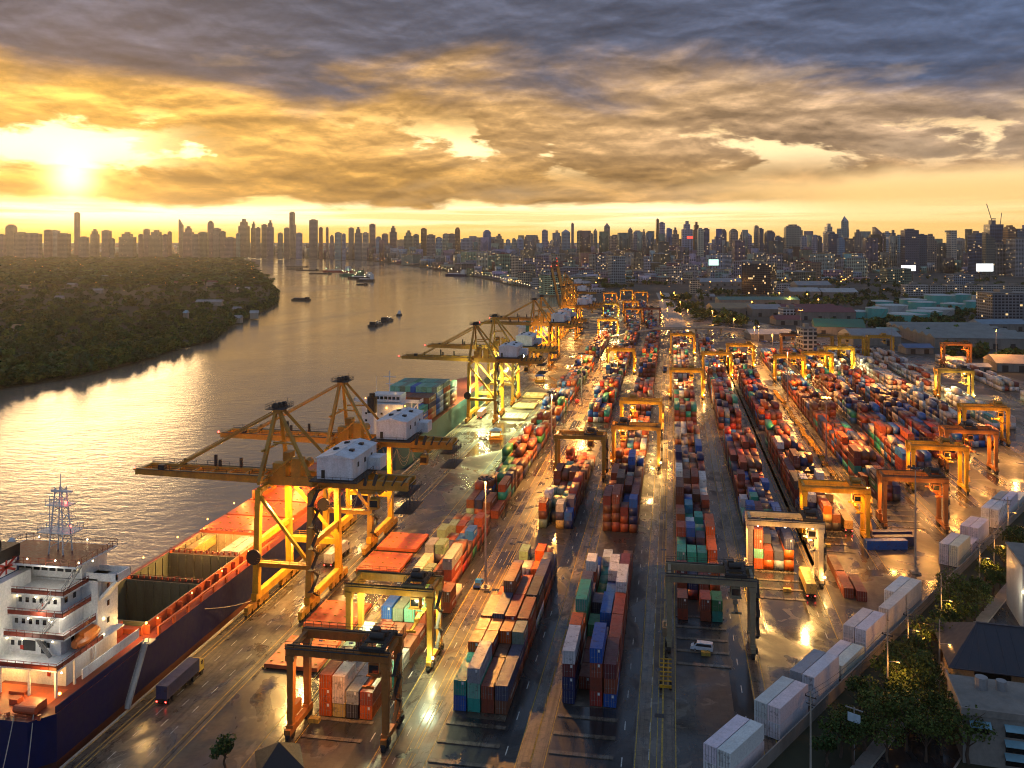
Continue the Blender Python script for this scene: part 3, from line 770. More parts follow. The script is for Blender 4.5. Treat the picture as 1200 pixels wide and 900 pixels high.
# ---------------------------------------------------------------- rubber tyred yard cranes
STY = dict(dull=('dull', 'dull', 'darksteel'), cream=('cream', 'cream', 'darksteel'), yellow=('yellow', 'yellow', 'ochre'), ochre=('ochre', 'ochre', 'darksteel'), rusty=('rusty', 'rusty', 'darksteel'), red=('redcrane', 'redcrane', 'darksteel'))
def make_rtg(style, trolley=.72, spread=9.0):
    mg, ml, mt = (M[k] for k in STY[style])
    o = thing('yard_crane', 'x', 'yard crane')
    HB, HT, yb, hx = 15.5, 17.1, 3.7, 9.0
    for sy in (-1, 1):
        g = MB(); g.rng(-hx - .9, hx + .9, sy * yb - .55, sy * yb + .55, HB, HT)
        for i in range(8): g.box((-hx + i * 2 * hx / 7, sy * yb, (HB + HT) / 2), (.18, 1.18, HT - HB - .1))
        go = g.build('girder', mg, o)
        r = MB(); r.rng(-hx - .8, hx + .8, sy * yb - .12, sy * yb + .12, HT, HT + .16)
        r.rails([(-hx - .8, sy * (yb + .9), HT), (hx + .8, sy * (yb + .9), HT)], 1.05, step=1.6)
        r.rng(-hx - .8, hx + .8, sy * (yb + .95) - .35, sy * (yb + .95) + .05, HT - .12, HT - .04)
        r.build('walkway', mt, go)
        for sx in (-1, 1):
            l = MB(); l.bar((sx * hx, sy * yb, 2.2), (sx * hx, sy * yb, HB), 1.0, 1.15, 0, 1.25, 1.4)
            l.box((sx * hx, sy * yb, 2.6), (1.35, 1.7, .5)); l.box((sx * hx, sy * yb, HB - .5), (1.7, 1.6, 1.0))
            l.build('leg', ml, o)
    for sx in (-1, 1):
        s = MB(); s.rng(sx * hx - .5, sx * hx + .5, -yb - 1.6, yb + 1.6, 1.3, 2.35)
        eb = MB(); eb.bar((sx * hx, -yb + .5, HT - .6), (sx * hx, yb - .5, HT - .6), .7, .9); eb.build('end_beam', ml, o)
        so_ = s.build('sill_beam', ml, o)
        for sy in (-1, 1):
            w_ = MB(); y = sy * (yb + .4)
            w_.box((sx * hx, y, 1.25), (.9, 2.6, .5)); w_.box((sx * hx + sx * .7, y, 1.6), (.5, 1.2, 1.0))
            wo = w_.build('bogie', mt, so_)
        for sy in (-1, 1):
            for k in (-.8, .8):
                t = MB(); y = sy * (yb + .4) + k
                t.tube((sx * hx - .32, y, .72), (sx * hx + .32, y, .72), .72, 14); t.build('wheel', M['tyre'], o)
    e = MB(); e.rng(-hx - 1.5, -hx - .55, -2.4, 2.4, 2.4, 4.5); e.rng(-hx - 1.3, -hx - .8, -1.9, -1.3, 4.5, 5.6)
    for i in range(5): e.rng(-hx - 1.54, -hx - 1.5, -2.1 + i * .9, -1.5 + i * .9, 2.8, 4.1)
    e.build('engine_house', ml, o)
    lad = MB()
    for i in range(6):
        z0 = 2.4 + i * 2.1; s_ = 1 if i % 2 else -1
        lad.bar((hx + 1.2, -s_ * 1.6 - 1, z0), (hx + 1.2, s_ * 1.6 - 1, z0 + 2.1), .7, .12); lad.box((hx + 1.2, s_ * 1.9 - 1, z0 + 2.1), (.9, .9, .08))
        lad.rails([(hx + 1.55, -s_ * 1.6 - 1, z0), (hx + 1.55, s_ * 1.6 - 1, z0 + 2.1)], .95, step=1.2)
    lad.build('stair', mt, o)
    tx = -hx + trolley * 2 * hx
    t = MB(); t.rng(tx - 2.4, tx + 2.4, -yb - .4, -yb + .5, HT + .18, HT + .75); t.rng(tx - 2.4, tx + 2.4, yb - .5, yb + .4, HT + .18, HT + .75)
    t.rng(tx - 2.2, tx - 1.5, -yb, yb, HT + .3, HT + .9); t.rng(tx + 1.5, tx + 2.2, -yb, yb, HT + .3, HT + .9)
    t.rng(tx - 1.9, tx + 1.9, -2.2, 2.2, HT + .9, HT + 1.05)
    to = t.build('trolley', mt, o)
    h = MB(); h.tube((tx - 1.3, -.9, HT + 1.7), (tx + 1.3, -.9, HT + 1.7), .62, 12); h.rng(tx - 1.5, tx - .2, .2, 1.9, HT + 1.05, HT + 2.3); h.rng(tx + .3, tx + 1.5, .4, 1.5, HT + 1.05, HT + 1.9)
    h.rails([(tx - 2.2, -yb, HT + .9), (tx + 2.2, -yb, HT + .9), (tx + 2.2, yb, HT + .9), (tx - 2.2, yb, HT + .9)], 1.0, closed=True, step=1.5)
    h.build('hoist', mt, to)
    c = MB(); c.rng(tx - 1.0, tx + 1.0, -3.0, -.8, 12.6, 14.8); c.bar((tx - .9, -1, 14.8), (tx - .9, -1, HT + .3), .2, .2); c.bar((tx + .9, -1, 14.8), (tx + .9, -1, HT + .3), .2, .2)
    c.rng(tx - 1.3, tx + 1.3, -3.3, -.5, 12.4, 12.6)
    co = c.build('operator_cab', mg, o)
    g = MB(); g.rng(tx - .85, tx + .85, -3.03, -3.0, 13.0, 14.4); g.rng(tx - 1.03, tx - 1.0, -2.7, -1.2, 13.2, 14.4); g.build('window', M['glass_dark'], co)
    s = MB()
    for a in (-.9, .9):
        for b_ in (-1.6, 1.6): s.bar((tx + a, b_ * .5, HT), (tx + a, b_, spread + 1.6), .06, .06)
    s.rng(tx - .5, tx + .5, -1.9, 1.9, spread + 1.1, spread + 1.7); s.rng(tx - 1.1, tx + 1.1, -6.0, -5.6, spread + .6, spread + 1.0); s.rng(tx - 1.1, tx + 1.1, 5.6, 6.0, spread + .6, spread + 1.0)
    s.rng(tx - .3, tx + .3, -6, 6, spread + .7, spread + 1.1)
    s.build('spreader', M['orange'] if style in ('rusty', 'red') else ml, o)
    la = MB()
    for x in (-6, 0, 6):
        for sy in (-1, 1): la.box((x, sy * (yb - .75), HB - .18), (.7, .35, .22))
    la.build('floodlight', M['lampglass'], o)
    return o
M['lampglass'] = paint('lamp_glass', (.6, .6, .55), .25, .1)
RTG = [
    ('A', 158, 'rusty', .86, 'rust orange yard crane in front, dark trolley at one end', 0),
    ('A', 188, 'ochre', .80, 'dull yellow yard crane behind the rust orange one, over the pale containers', 2),
    ('D', 345, 'ochre', .72, 'olive yellow yard crane beside the light masts', 0),
    ('E', 366, 'ochre', .22, 'olive yellow yard crane in the middle of the yard, nearer of two', 2),
    ('E', 424, 'yellow', .30, 'bright yellow yard crane just behind the olive one, standing over orange containers', 2),
    ('F', 206, 'dull', .80, 'dull cream yard crane over empty slots by the white van', 0),
    ('F', 530, 'yellow', .66, 'yellow yard crane with green lit cab on the long middle row', 2),
    ('F', 730, 'yellow', .85, 'small yellow yard crane before the flyover on the middle row', 2),
    ('G', 250, 'cream', .88, 'floodlit cream yard crane with lights under its beam', 3),
    ('G', 612, 'yellow', .60, 'brightly lit yellow yard crane two rows from the middle road', 3),
    ('H', 286, 'yellow', .80, 'orange yellow yard crane behind the floodlit cream one', 1),
    ('H', 665, 'yellow', .80, 'yellow yard crane beyond the row of parked trailers', 2),
    ('I', 303, 'rusty', .92, 'rust brown yard crane over empty slots beside the tall mast', 1),
    ('I', 605, 'yellow', .55, 'yellow yard crane lit at its feet behind the glowing mast', 2),
    ('J', 350, 'yellow', .50, 'olive green yellow yard crane by the wet open paving', 1),
    ('J', 624, 'yellow', .62, 'yellow yard crane beside a twin far behind the glowing mast', 2),
    ('J', 745, 'rusty', .50, 'pinkish rust yard crane at the far edge by the office block', 0),
    ('K', 382, 'rusty', .60, 'dark brown yard crane on the right beside the bright yellow one', 1),
    ('K', 660, 'yellow', .70, 'yellow yard crane at the back with green light over blue containers', 2),
    ('K', 742, 'ochre', .30, 'dull yellow yard crane at the far edge beside the pink one', 0),
    ('L', 435, 'yellow', .84, 'tall bright yellow yard crane at the right edge of the open paving', 1),
    ('L', 735, 'yellow', .40, 'yellow yard crane over white containers by the grey shed', 0),
    ('M', 555, 'ochre', .85, 'yellow green yard crane lit by greenish lamps over white containers', 2),
    ('M', 742, 'yellow', .55, 'yellow yard crane behind the white containers near the tanks', 0),
    ('N', 700, 'rusty', .80, 'orange yard crane standing alone near the striped roof warehouse', 1),
    ('A', 855, 'yellow', .45, 'yellow yard crane beside the far wharf cranes', 2),
    ('D', 622, 'yellow', .20, 'yellow yard crane past the third light mast', 2),
    ('A', 1075, 'yellow', .5, 'yellow yard crane next to the farthest wharf cranes', 2),
    ('D', 1000, 'ochre', .5, 'pale yellow yard crane near the farthest container rows', 1),
    ('E', 1010, 'red', .5, 'red brown yard crane beside the yard road bend', 0),
    ('D', 1120, 'yellow', .5, 'yellow yard crane among the last container rows', 1),
    ('A', 1300, 'yellow', .5, 'small yellow yard crane at the far end by dark trees', 1),
    ('D', 1380, 'yellow', .4, 'small brightly lit yellow yard crane at the very back', 2),
    ('E', 1330, 'yellow', .6, 'small yellow yard crane at the back beside dark trees', 1),
]
PROTO = {}
RTG_OBJ = []
for b_, y, st, tr, lab, lit in RTG:
    key = (st, round(tr / .3))
    first = key not in PROTO
    if first: PROTO[key] = make_rtg(st, tr, rnd.choice((8.0, 9.5, 11.0)))
    x = sum(LEGS[b_]) / 2
    if y > 900: x -= (y - 900) * .07
    o = PROTO[key] if first else copy_tree(PROTO[key])
    o.location = (x, y, 0); o['label'] = lab; o['group'] = 'yard cranes over the container rows'
    RTG_OBJ.append((o, b_, y, x, lit))

# ---------------------------------------------------------------- ship to shore cranes
def make_sts(raised=False, seed=0):
    """origin on the ground between the rails; +x is landward"""
    Y, Oc, Dk = M['yellow'], M['ochre'], M['darksteel']
    o = thing('wharf_crane', 'x', 'wharf crane')
    g = 6.9; yl = 9.8; ZB = 29.2; ZT = 31.4
    for sx in (-1, 1):
        s = MB(); s.rng(sx * g - .7, sx * g + .7, -yl - 1.5, yl + 1.5, 2.6, 4.3)
        so_ = s.build('sill_beam', Y, o)
        for sy in (-1, 1):
            b_ = MB()
            for k in (-3.2, 3.2):
                b_.rng(sx * g - .5, sx * g + .5, sy * yl + k - 2.4, sy * yl + k + 2.4, 1.5, 2.5)
                for j in (-1.5, 1.5): b_.rng(sx * g - .45, sx * g + .45, sy * yl + k + j - 1.2, sy * yl + k + j + 1.2, .75, 1.5)
            bo = b_.build('bogie', Oc, o)
            wl = MB()
            for k in (-5.3, -4.1, -2.3, -1.1, 1.1, 2.3, 4.1, 5.3): wl.tube((sx * g - .28, sy * yl + k, .42), (sx * g + .28, sy * yl + k, .42), .42, 10)
            wl.build('wheel_set', Dk, bo)
            l = MB(); l.bar((sx * g, sy * yl, 4.2), (sx * g, sy * (yl - 1.2), ZB), 1.5, 1.7, 0, 1.35, 1.5)
            l.build('leg', Y if (sx < 0 or sy > 0) else Oc, o)
    for sy in (-1, 1):
        t = MB(); t.rng(-g, g, sy * (yl - .35) - .5, sy * (yl - .35) + .5, 10.6, 12.0); t.build('portal_beam', Y if sy > 0 else Oc, o)
        t = MB(); t.bar((-g, sy * (yl - 1.1), ZB - 1), (g, sy * (yl - .4), 11.8), .75, .75); t.build('brace', Y, o)
        w_ = MB(); w_.rng(-g, g, sy * (yl + .35), sy * (yl + 1.2), 11.9, 12.0); w_.rails([(-g, sy * (yl + 1.2), 12), (g, sy * (yl + 1.2), 12)], 1.05, step=2); w_.build('walkway', Oc, o)
    for z, yy in ((ZB - .2, yl - 1.3), (16.5, yl - .6)):
        for sx in (-1, 1):
            t = MB(); t.rng(sx * g - .5, sx * g + .5, -yy, yy, z - .8, z + .6); t.build('cross_beam', Y if sx < 0 else Oc, o)
    reel = MB(); reel.tube((-g - .3, -yl - 1.2, 13.2), (-g - .3, -yl - .75, 13.2), 1.9, 20)
    for k in (1.55, 1.1, .6): reel.tube((-g - .3, -yl - 1.2 - (1.7 - k) * .1, 13.2), (-g - .3, -yl - .7, 13.2), k, 20)
    reel.build('cable_reel', Dk, o)
    st = MB()
    for i in range(10):
        z0 = 3.6 + i * 2.6; s_ = 1 if i % 2 else -1
        st.bar((g + 1.4, -yl - s_ * 2.0, z0), (g + 1.4, -yl + s_ * 2.0, z0 + 2.6), .8, .15)
        st.box((g + 1.4, -yl + s_ * 2.4, z0 + 2.6), (1.3, 1.2, .1))
        st.rails([(g + 1.85, -yl - s_ * 2.0, z0), (g + 1.85, -yl + s_ * 2.0, z0 + 2.6)], 1, step=1.3)
    st.build('stair_tower', Dk, o)
    # fixed bridge girder over the legs and back reach, then the boom
    for sy in (-1, 1):
        b_ = MB(); b_.rng(-g - 1.5, 30, sy * 3.1 - .55, sy * 3.1 + .55, ZB, ZT)
        for i in range(10): b_.box((-g + i * 3.9, sy * 3.1, (ZB + ZT) / 2), (.2, 1.2, ZT - ZB - .1))
        b_.build('bridge_girder', Oc, o)
    for x in (-g, 1.5, g, 14, 22, 29):
        t = MB(); t.rng(x - .4, x + .4, -yl + 1 if abs(x) == g else -3, yl - 1 if abs(x) == g else 3, ZT - .9, ZT - .1); t.build('tie_beam', Oc, o)
    hinge = Vector((-g - 1.6, 0, ZT - 1))
    ang = R(78) if raised else R(.6)
    def bm(x, y, z):   # boom frame: x metres out from the hinge
        return hinge + Vector((-x * math.cos(ang) - z * math.sin(ang), y, x * math.sin(ang) + z * math.cos(ang)))
    LB = 35.0
    bo = MB()
    for sy in (-1, 1):
        bo.bar(bm(0, sy * 3.1, 0), bm(LB, sy * 3.1, .1), 1.0, 2.0, 0, .9, 1.5)
    for x in np.linspace(1, LB - .5, 8): bo.bar(bm(x, -3.1, .4), bm(x, 3.1, .4), .5, .5)
    bo.bar(bm(LB, -3.6, 0), bm(LB, 3.6, 0), .9, 1.4); bo.bar(bm(LB, 0, 0), bm(LB + 3.2, 0, -.3), 2.6, .6, 0, .7, .3)
    boo = bo.build('boom', Oc, o)
    bw = MB()
    for sy in (-1, 1):
        pts = [bm(x, sy * 3.9, 1.05) for x in np.linspace(0, LB, 12)]
        bw.rails(pts, 1.0, step=3); bw.bar(bm(0, sy * 3.8, 1.0), bm(LB, sy * 3.8, 1.0), .6, .08)
    for x, hh in ((9, 2.6), (15, 1.8), (16.2, 3.0), (25, 1.6)): bw.bar(bm(x, 3.1, .9), bm(x, 3.1, .9 + hh), .7, .5)
    bw.box(bm(28, -3, 1.6), (1.6, 1.6, 1.2))
    bw.build('boom_walkway', Dk, boo)
    lamp = MB(); lamp.ball(bm(LB + 3, 0, .2), .28, 6); lamp.build('warning_light', M['l_red'], boo)
    ax, az_ = -g + 1.6, 47.6
    for sy in (-1, 1):
        a = MB(); a.bar((-g, sy * (yl - 1.6), ZT - .4), (ax - .4, sy * 1.3, az_), 1.0, 1.0, 0, .8, .8); a.build('tower_leg', Oc, o)
        a = MB(); a.bar((g + .2, sy * (yl - 1.8), ZT - .2), (ax + .4, sy * 1.3, az_), .75, .75); a.build('back_stay', Oc, o)
    a = MB(); a.rng(ax - 1.0, ax + 1.0, -2.0, 2.0, az_ - .6, az_ + .5); a.build('apex_head', Oc, o)
    a = MB(); a.rng(ax - 2.6, ax + 2.4, -3, 3, az_ + .5, az_ + .65); a.rails([(ax - 2.6, -3, az_ + .65), (ax + 2.4, -3, az_ + .65), (ax + 2.4, 3, az_ + .65), (ax - 2.6, 3, az_ + .65)], 1.1, closed=True, step=1.2)
    for k in (-1.4, 0, 1.4): a.tube((ax + k * .4, k - .4, az_ + 1.2), (ax + k * .4, k + .4, az_ + 1.2), .8, 10)
    a.bar((ax + 1.6, 1, az_ + .6), (ax + 1.6, 1, az_ + 3), .12, .12)
    a.build('apex_platform', Dk, o)
    a = MB(); a.bar((-g, -yl + 3, ZT + 7), (-g, yl - 3, ZT + 7), .5, .5); a.bar((ax, -3.6, 40), (ax + 5.6, -4.6, 40), .4, .4); a.bar((ax, 3.6, 40), (ax + 5.6, 4.6, 40), .4, .4)
    a.bar((-g + .3, -5, ZT), (ax + 6, -6.2, 37), .5, .5); a.build('tower_strut', Oc, o)
    for sy in (-1, 1):
        f = MB()
        if raised:
            f.bar((ax, sy * 1.2, az_), bm(14, sy * 3.1, 1), .35, .35); f.bar(bm(14, sy * 3.1, 1), bm(27, sy * 3.1, 1.4), .35, .35)
        else:
            f.bar((ax, sy * 1.2, az_), bm(26, sy * 3.1, .8), .45, .45); f.bar((ax, sy * 1.0, az_ + .6), bm(26.3, sy * 2.7, 1.3), .14, .14)
        f.build('fore_stay', Oc, o)
    a = MB(); a.rng(-g + 1.5, -g + 5, -4, -1.5, ZT, ZT + 3.4); a.rng(-g + 6.3, -g + 8.8, -3.5, -.5, ZT, ZT + 4.6); a.rng(-g + 2, -g + 4, 1, 4, ZT, ZT + 5); a.tube((0, 4, ZT + 1.5), (0, 7, ZT + 1.5), 1.2, 12)
    a.build('winch_gear', Oc, o)
    # machinery house: pale box with a low gable
    h = MB(); hx0, hx1, hy0, hy1, hz0, hz1 = g + 1.6, g + 10.8, -9.0, 9.0, ZT + 1.4, ZT + 6.6
    h.rng(hx0, hx1, hy0, hy1, hz0, hz1)
    n = 12
    for i in range(n):
        h.rng(hx0 + .3 + i * (hx1 - hx0 - .6) / n, hx0 + .36 + i * (hx1 - hx0 - .6) / n, hy0 - .05, hy0, hz0 + .2, hz1 - .2)
    for i in range(2 * n): h.rng(hx1, hx1 + .05, hy0 + .4 + i * .74, hy0 + .46 + i * .74, hz0 + .2, hz1 - .2)
    ho = h.build('machinery_house', M['house_white'], o)
    r = MB(); cx = (hx0 + hx1) / 2
    r.add([(hx0 - .3, hy0 - .3, hz1), (hx1 + .3, hy0 - .3, hz1), (cx, hy0 - .3, hz1 + 1.0), (hx0 - .3, hy1 + .3, hz1), (hx1 + .3, hy1 + .3, hz1), (cx, hy1 + .3, hz1 + 1.0)],
          [(0, 1, 2), (5, 4, 3), (1, 4, 5, 2), (3, 0, 2, 5), (0, 3, 4, 1)])
    r.bar((cx, hy0 - .3, hz1 + 1.02), (cx, hy1 + .3, hz1 + 1.02), .35, .12)
    r.build('roof', M['house_white'], ho)
    for (x, y) in ((cx + 2.2, -3), (cx - 2.2, -2.2), (cx + 2.1, 4.2), (cx - 2, 5)):
        v_ = MB(); v_.box((x, y, hz1 + .75), (1.1, 1.3, .5)); v_.build('roof_vent', M['black'], ho)
    d_ = MB()
    for y in (-5, 0, 5): d_.rng(hx1 + .02, hx1 + .06, y - .6, y + .6, hz0 + 2.4, hz0 + 3.6)
    d_.rng(hx0 + 1.2, hx0 + 2.1, hy0 - .07, hy0 - .02, hz0 + .2, hz0 + 2.2); d_.build('vent_opening', M['black'], ho)
    an = MB(); an.rng(hx1 + .05, hx1 + 3.4, 2, 7, hz0, hz0 + 3.0); an.build('annex', M['house_white'], ho)
    dk = MB(); dk.rng(hx0 - 1.5, hx1 + 1.6, hy0 - 1.4, hy1 + 1.2, hz0 - .5, hz0 - .2)
    dk.rails([(hx1 + 1.6, hy0 - 1.4, hz0 - .2), (hx1 + 1.6, hy1 + 1.2, hz0 - .2)], 1.1); dk.rails([(hx0 - 1.5, hy0 - 1.4, hz0 - .2), (hx1 + 1.6, hy0 - 1.4, hz0 - .2)], 1.1)
    for i in range(6): dk.bar((hx1 + 2 + i * 2.2, -6 + i * .4, hz0 - 2), (hx1 + 2.5 + i * 2.4, -5.5 + i * .4, hz0 + 1.0 - i * .3), .8, .3)
    dk.build('machinery_deck', Dk, o)
    tr = MB(); tx = 20; tr.rng(tx - 3, tx + 3, -3.4, 3.4, ZB - 1.2, ZB - .2); tr.rng(tx + 1, tx + 3, -6, -3.6, ZB - 4.2, ZB - 1.6); tr.bar((tx, -3, ZB - .5), (tx, 3, ZB - .5), 5, .5)
    tro = tr.build('trolley', Oc, o)
    c = MB(); c.rng(tx + 1.0, tx + 3.0, -6.05, -6.0, ZB - 3.6, ZB - 2); c.build('cab_window', M['glass_dark'], tro)
    be = MB(); be.rng(27, 31, -5.5, 5.5, ZB - 1.0, ZB - .8); be.rails([(27, -5.5, ZB - .8), (31, -5.5, ZB - .8), (31, 5.5, ZB - .8)], 1.1)
    for k in (-4, -1.4, 1.4, 4): be.bar((29, k, ZB - 5), (29, k, ZB), .12, .12); be.bar((31, k, ZB - 4.4), (31, k, ZB), .12, .12)
    be.rng(27, 31.5, -5.5, 5.5, ZB - 5.1, ZB - 4.9)
    be.build('end_platform', Dk, o)
    for j in range(4):
        fe = MB(); x0 = 9 + j * 4.4
        for k in range(3):
            dz = 2.6 + k * 1.1
            pts = [Vector((x0 + 4.2 * i / 10, -4.2 - .15 * k, ZB - .3 - dz * 4 * (i / 10) * (1 - i / 10))) for i in range(11)]
            fe.path(pts, .07, 4)
        fe.build('festoon_cable', M['concrete_pale'], o)
    lg = MB()
    for (x, y) in ((-g + 1.2, -5), (-g + 1.2, 5), (2, -3.8), (2, 3.8), (g - 1, -6), (g - 1, 6)): lg.box((x, y, ZB - .35), (.7, .5, .3))
    lg.build('floodlight', M['lampglass'], o)
    return o
STS = [(217, 0, 'wharf crane nearest the ship bridge, white machinery house with twin roof vents', 2), (262, 0, 'second wharf crane, its white house just behind the nearest one', 2),
       (452, 0, 'brightly lit yellow green wharf crane above the mint containers', 5), (502, 0, 'brightly lit wharf crane just behind another, house half hidden by its twin', 5),
       (652, 0, 'wharf crane mid river reach whose boom stands over open water alone', 1), (690, 0, 'wharf crane close behind another with paired white houses', 1),
       (832, 1, 'wharf crane with raised boom beside the white and teal ship', 1), (872, 1, 'second wharf crane with raised boom, just behind the first raised one', 1),
       (1060, 1, 'small distant wharf crane with pale house near the quay bend', 1), (1245, 1, 'farthest wharf crane with pale house at the end of the quay', 1)]
sts_a = sts_b = None
STS_OBJ = []
for y, rz_, lab, lit in STS:
    if rz_:
        if sts_b is None: sts_b = o = make_sts(True)
        else: o = copy_tree(sts_b)
    else:
        if sts_a is None: sts_a = o = make_sts(False)
        else: o = copy_tree(sts_a)
    x = -94.2 - max(0, (y - 880) * .13)
    o.location = (x, y, 0); o['label'] = lab; o['group'] = 'wharf cranes along the quay'
    STS_OBJ.append((x, y, lit))

# ---------------------------------------------------------------- light masts
def make_mast(h=29.0, lit=False):
    o = thing('light_mast', 'x', 'light mast')
    p = MB(); p.tube((0, 0, 0), (0, 0, h), .33, 10, .14); p.tube((0, 0, 0), (0, 0, .6), .7, 10); p.build('pole', M['galv'], o)
    b_ = MB(); b_.tube((0, 0, h - .5), (0, 0, h - .2), 1.1, 12)
    for i in range(8):
        t = i * math.pi / 4; b_.bar((0, 0, h - .35), (1.6 * math.cos(t), 1.6 * math.sin(t), h - .2), .1, .1)
        b_.box((1.75 * math.cos(t), 1.75 * math.sin(t), h - .1), (.55, .55, .3), 0, t)
    b_.build('lamp_ring', M['darksteel'], o)
    l = MB()
    for i in range(8):
        t = i * math.pi / 4; l.box((1.8 * math.cos(t), 1.8 * math.sin(t), h - .32), (.5, .5, .12), 0, t)
    l.build('lamp', M['l_warm'] if lit else M['lampglass'], o)
    f = MB(); f.rng(-1.2, 1.2, -1.2, 1.2, 0, .45); f.rng(-.3, .5, -1.1, -.5, .45, 1.5); f.build('base', M['concrete_pale'], o)
    return o
MASTS = [(-48, 230, 0, 'tall unlit light mast standing beside the blue pickup'), (-48.6, 366, 0, 'light mast behind the pickup one, beside the olive crane'),
         (-49, 496, 0, 'third light mast away from the pickup, by red taillights'), (-49.5, 632, 0, 'fourth light mast up the wharf side road'),
         (63, 388, 1, 'light mast glowing bright orange in the middle of the right rows'), (66, 262, 0, 'tall grey light mast before the rust brown crane'),
         (65, 530, 0, 'unlit light mast behind the glowing orange one'), (64, 690, 0, 'distant light mast at the end of the trailer lane'),
         (120, 880, 1, 'lit mast by the grey roofed depot'), (160, 700, 0, 'light mast by the striped warehouse roof'), (228, 690, 0, 'pale light mast past the lone orange crane'), (205, 560, 0, 'light mast at the right edge beside brown containers')]
ma = make_mast(); mb_ = make_mast(26.5, True); ua = ub = False
for x, y, lit, lab in MASTS:
    src = mb_ if lit else ma
    used = ub if lit else ua
    o = copy_tree(src) if used else src
    if lit: ub = True
    else: ua = True
    o.location = (x, y, 0); o['label'] = lab; o['group'] = 'high light masts in the yard'
# ---------------------------------------------------------------- lamps that hang on things
def bulb(parent, p, r=.16, mat='l_white', name='deck_lamp'):
    return MB().ball(p, r, 6).build(name, M[mat], parent)
# ---------------------------------------------------------------- container ship with the white bridge
sh = thing('container_ship', 'navy blue container ship with lit white bridge and open holds at the quay', 'ship', (0, 0, 0))
XL, XR, DZ = -133.5, -106.4, 8.0
hull, boot = MB(), MB()
aft = [(XL + 4, 137.5), (XR - 3, 137.5), (XR, 141), (XR, 172), (XL, 172), (XL, 141)]
fore = [(XL, 231), (XR, 231), (XR, 306), (XR - 3, 322), (XR - 9, 336), (-120, 345), (XL + 9, 336), (XL + 3, 322), (XL, 306)]
hull.prism(aft, -.4, DZ); hull.prism(fore, -.4, DZ)
hull.rng(XL, XL + 4.2, 172, 231, -.4, DZ); hull.rng(XR - 3.6, XR, 172, 231, -.4, DZ)
hull.rng(XL + 4.2, XR - 3.6, 172, 174.5, -.4, DZ); hull.rng(XL + 4.2, XR - 3.6, 196, 198.5, -.4, DZ); hull.rng(XL + 4.2, XR - 3.6, 214.5, 216.5, -.4, DZ)
hull.build('hull', M['navy'], sh)
boot.prism([(x + (.05 if x < -120 else -.05), y) for x, y in [(XL, 141), (XR, 141), (XR, 306), (XR - 9, 336), (-120, 344), (XL + 9, 336), (XL, 306)]], -4, -.4); boot.build('boot_topping', M['bootred'], sh)
dk = MB()
dk.add([(x, y, DZ + .02) for x, y in aft], [tuple(range(6))]); dk.add([(x, y, DZ + .02) for x, y in fore], [tuple(range(9))])
strip(dk, XL, XL + 4.2, 172, 231, DZ + .02); strip(dk, XR - 3.6, XR, 172, 231, DZ + .02)
dk.build('deck', M['deckred'], sh)
# holds: ribbed linings, coamings
for y0, y1, mat, zf in ((174.5, 196, 'holdgreen', -2.6), (198.5, 214.5, 'holdgreen', -2.6), (216.5, 231, 'holdbeige', 1.0)):
    h = MB(); x0, x1 = XL + 4.2, XR - 3.6
    h.rng(x0, x1, y0, y1, zf - .3, zf)
    h.rng(x0 - .0, x0 + .25, y0, y1, zf, DZ + 1.9); h.rng(x1 - .25, x1, y0, y1, zf, DZ + 1.9)
    h.rng(x0, x1, y1 - .25, y1 - .02, zf, DZ + 1.8); h.rng(x0, x1, y0 + .02, y0 + .25, zf, DZ + 1.8)
    for i in range(9):
        x = x0 + .6 + i * (x1 - x0 - 1.2) / 8
        h.rng(x - .09, x + .09, y1 - .5, y1 - .25, zf, DZ + 1.6); h.rng(x - .09, x + .09, y0 + .25, y0 + .5, zf, DZ + 1.6)
    for i in range(1, 5):
        y = y0 + i * (y1 - y0) / 5; h.rng(x0 + .25, x0 + .5, y - .1, y + .1, zf, DZ + 1.5)
    ho = h.build('cargo_hold', M[mat], sh)
    r = MB(); r.rails([(x0 - 1.6, y0, DZ + .02), (x0 - 1.6, y1, DZ + .02)], 1.1); r.rails([(x1 + .3, y1 + .7, DZ + 1.9), (x0, y1 + .7, DZ + 1.9)], 1.0, step=1.4)
    for i in range(12): r.box((x0 + 1 + i * (x1 - x0 - 2) / 11, y1 + .9, DZ + 2.2), (.4, .5, .7))
    r.build('coaming_fittings', M['deckred'], ho)
cm = MB(); cm.rng(XL + 3.9, XL + 4.2, 172, 231, DZ, DZ + 1.95); cm.rng(XR - 3.6, XR - 3.3, 172, 231, DZ, DZ + 1.95)
for y in (172, 196, 214.5): cm.rng(XL + 4.2, XR - 3.6, y + .3, y + 2.0, DZ + .02, DZ + 1.0)
for i in range(14): cm.rng(XR - 3.3, XR - 2.2, 173 + i * 4.2, 173.3 + i * 4.2, DZ, DZ + 1.9)
cm.build('hatch_coaming', M['hatch'], sh)
bw = MB()
for i in range(10):
    y = 173 + i * 5.8; bw.rng(XR - .5, XR - .05, y, y + .8, DZ, DZ + 1.5)
bw.rng(XR - .5, XR - .05, 173, 232, DZ + 1.5, DZ + 1.8)
bw.build('bulwark', M['hatch'], sh)
y = 231.3; k = 0
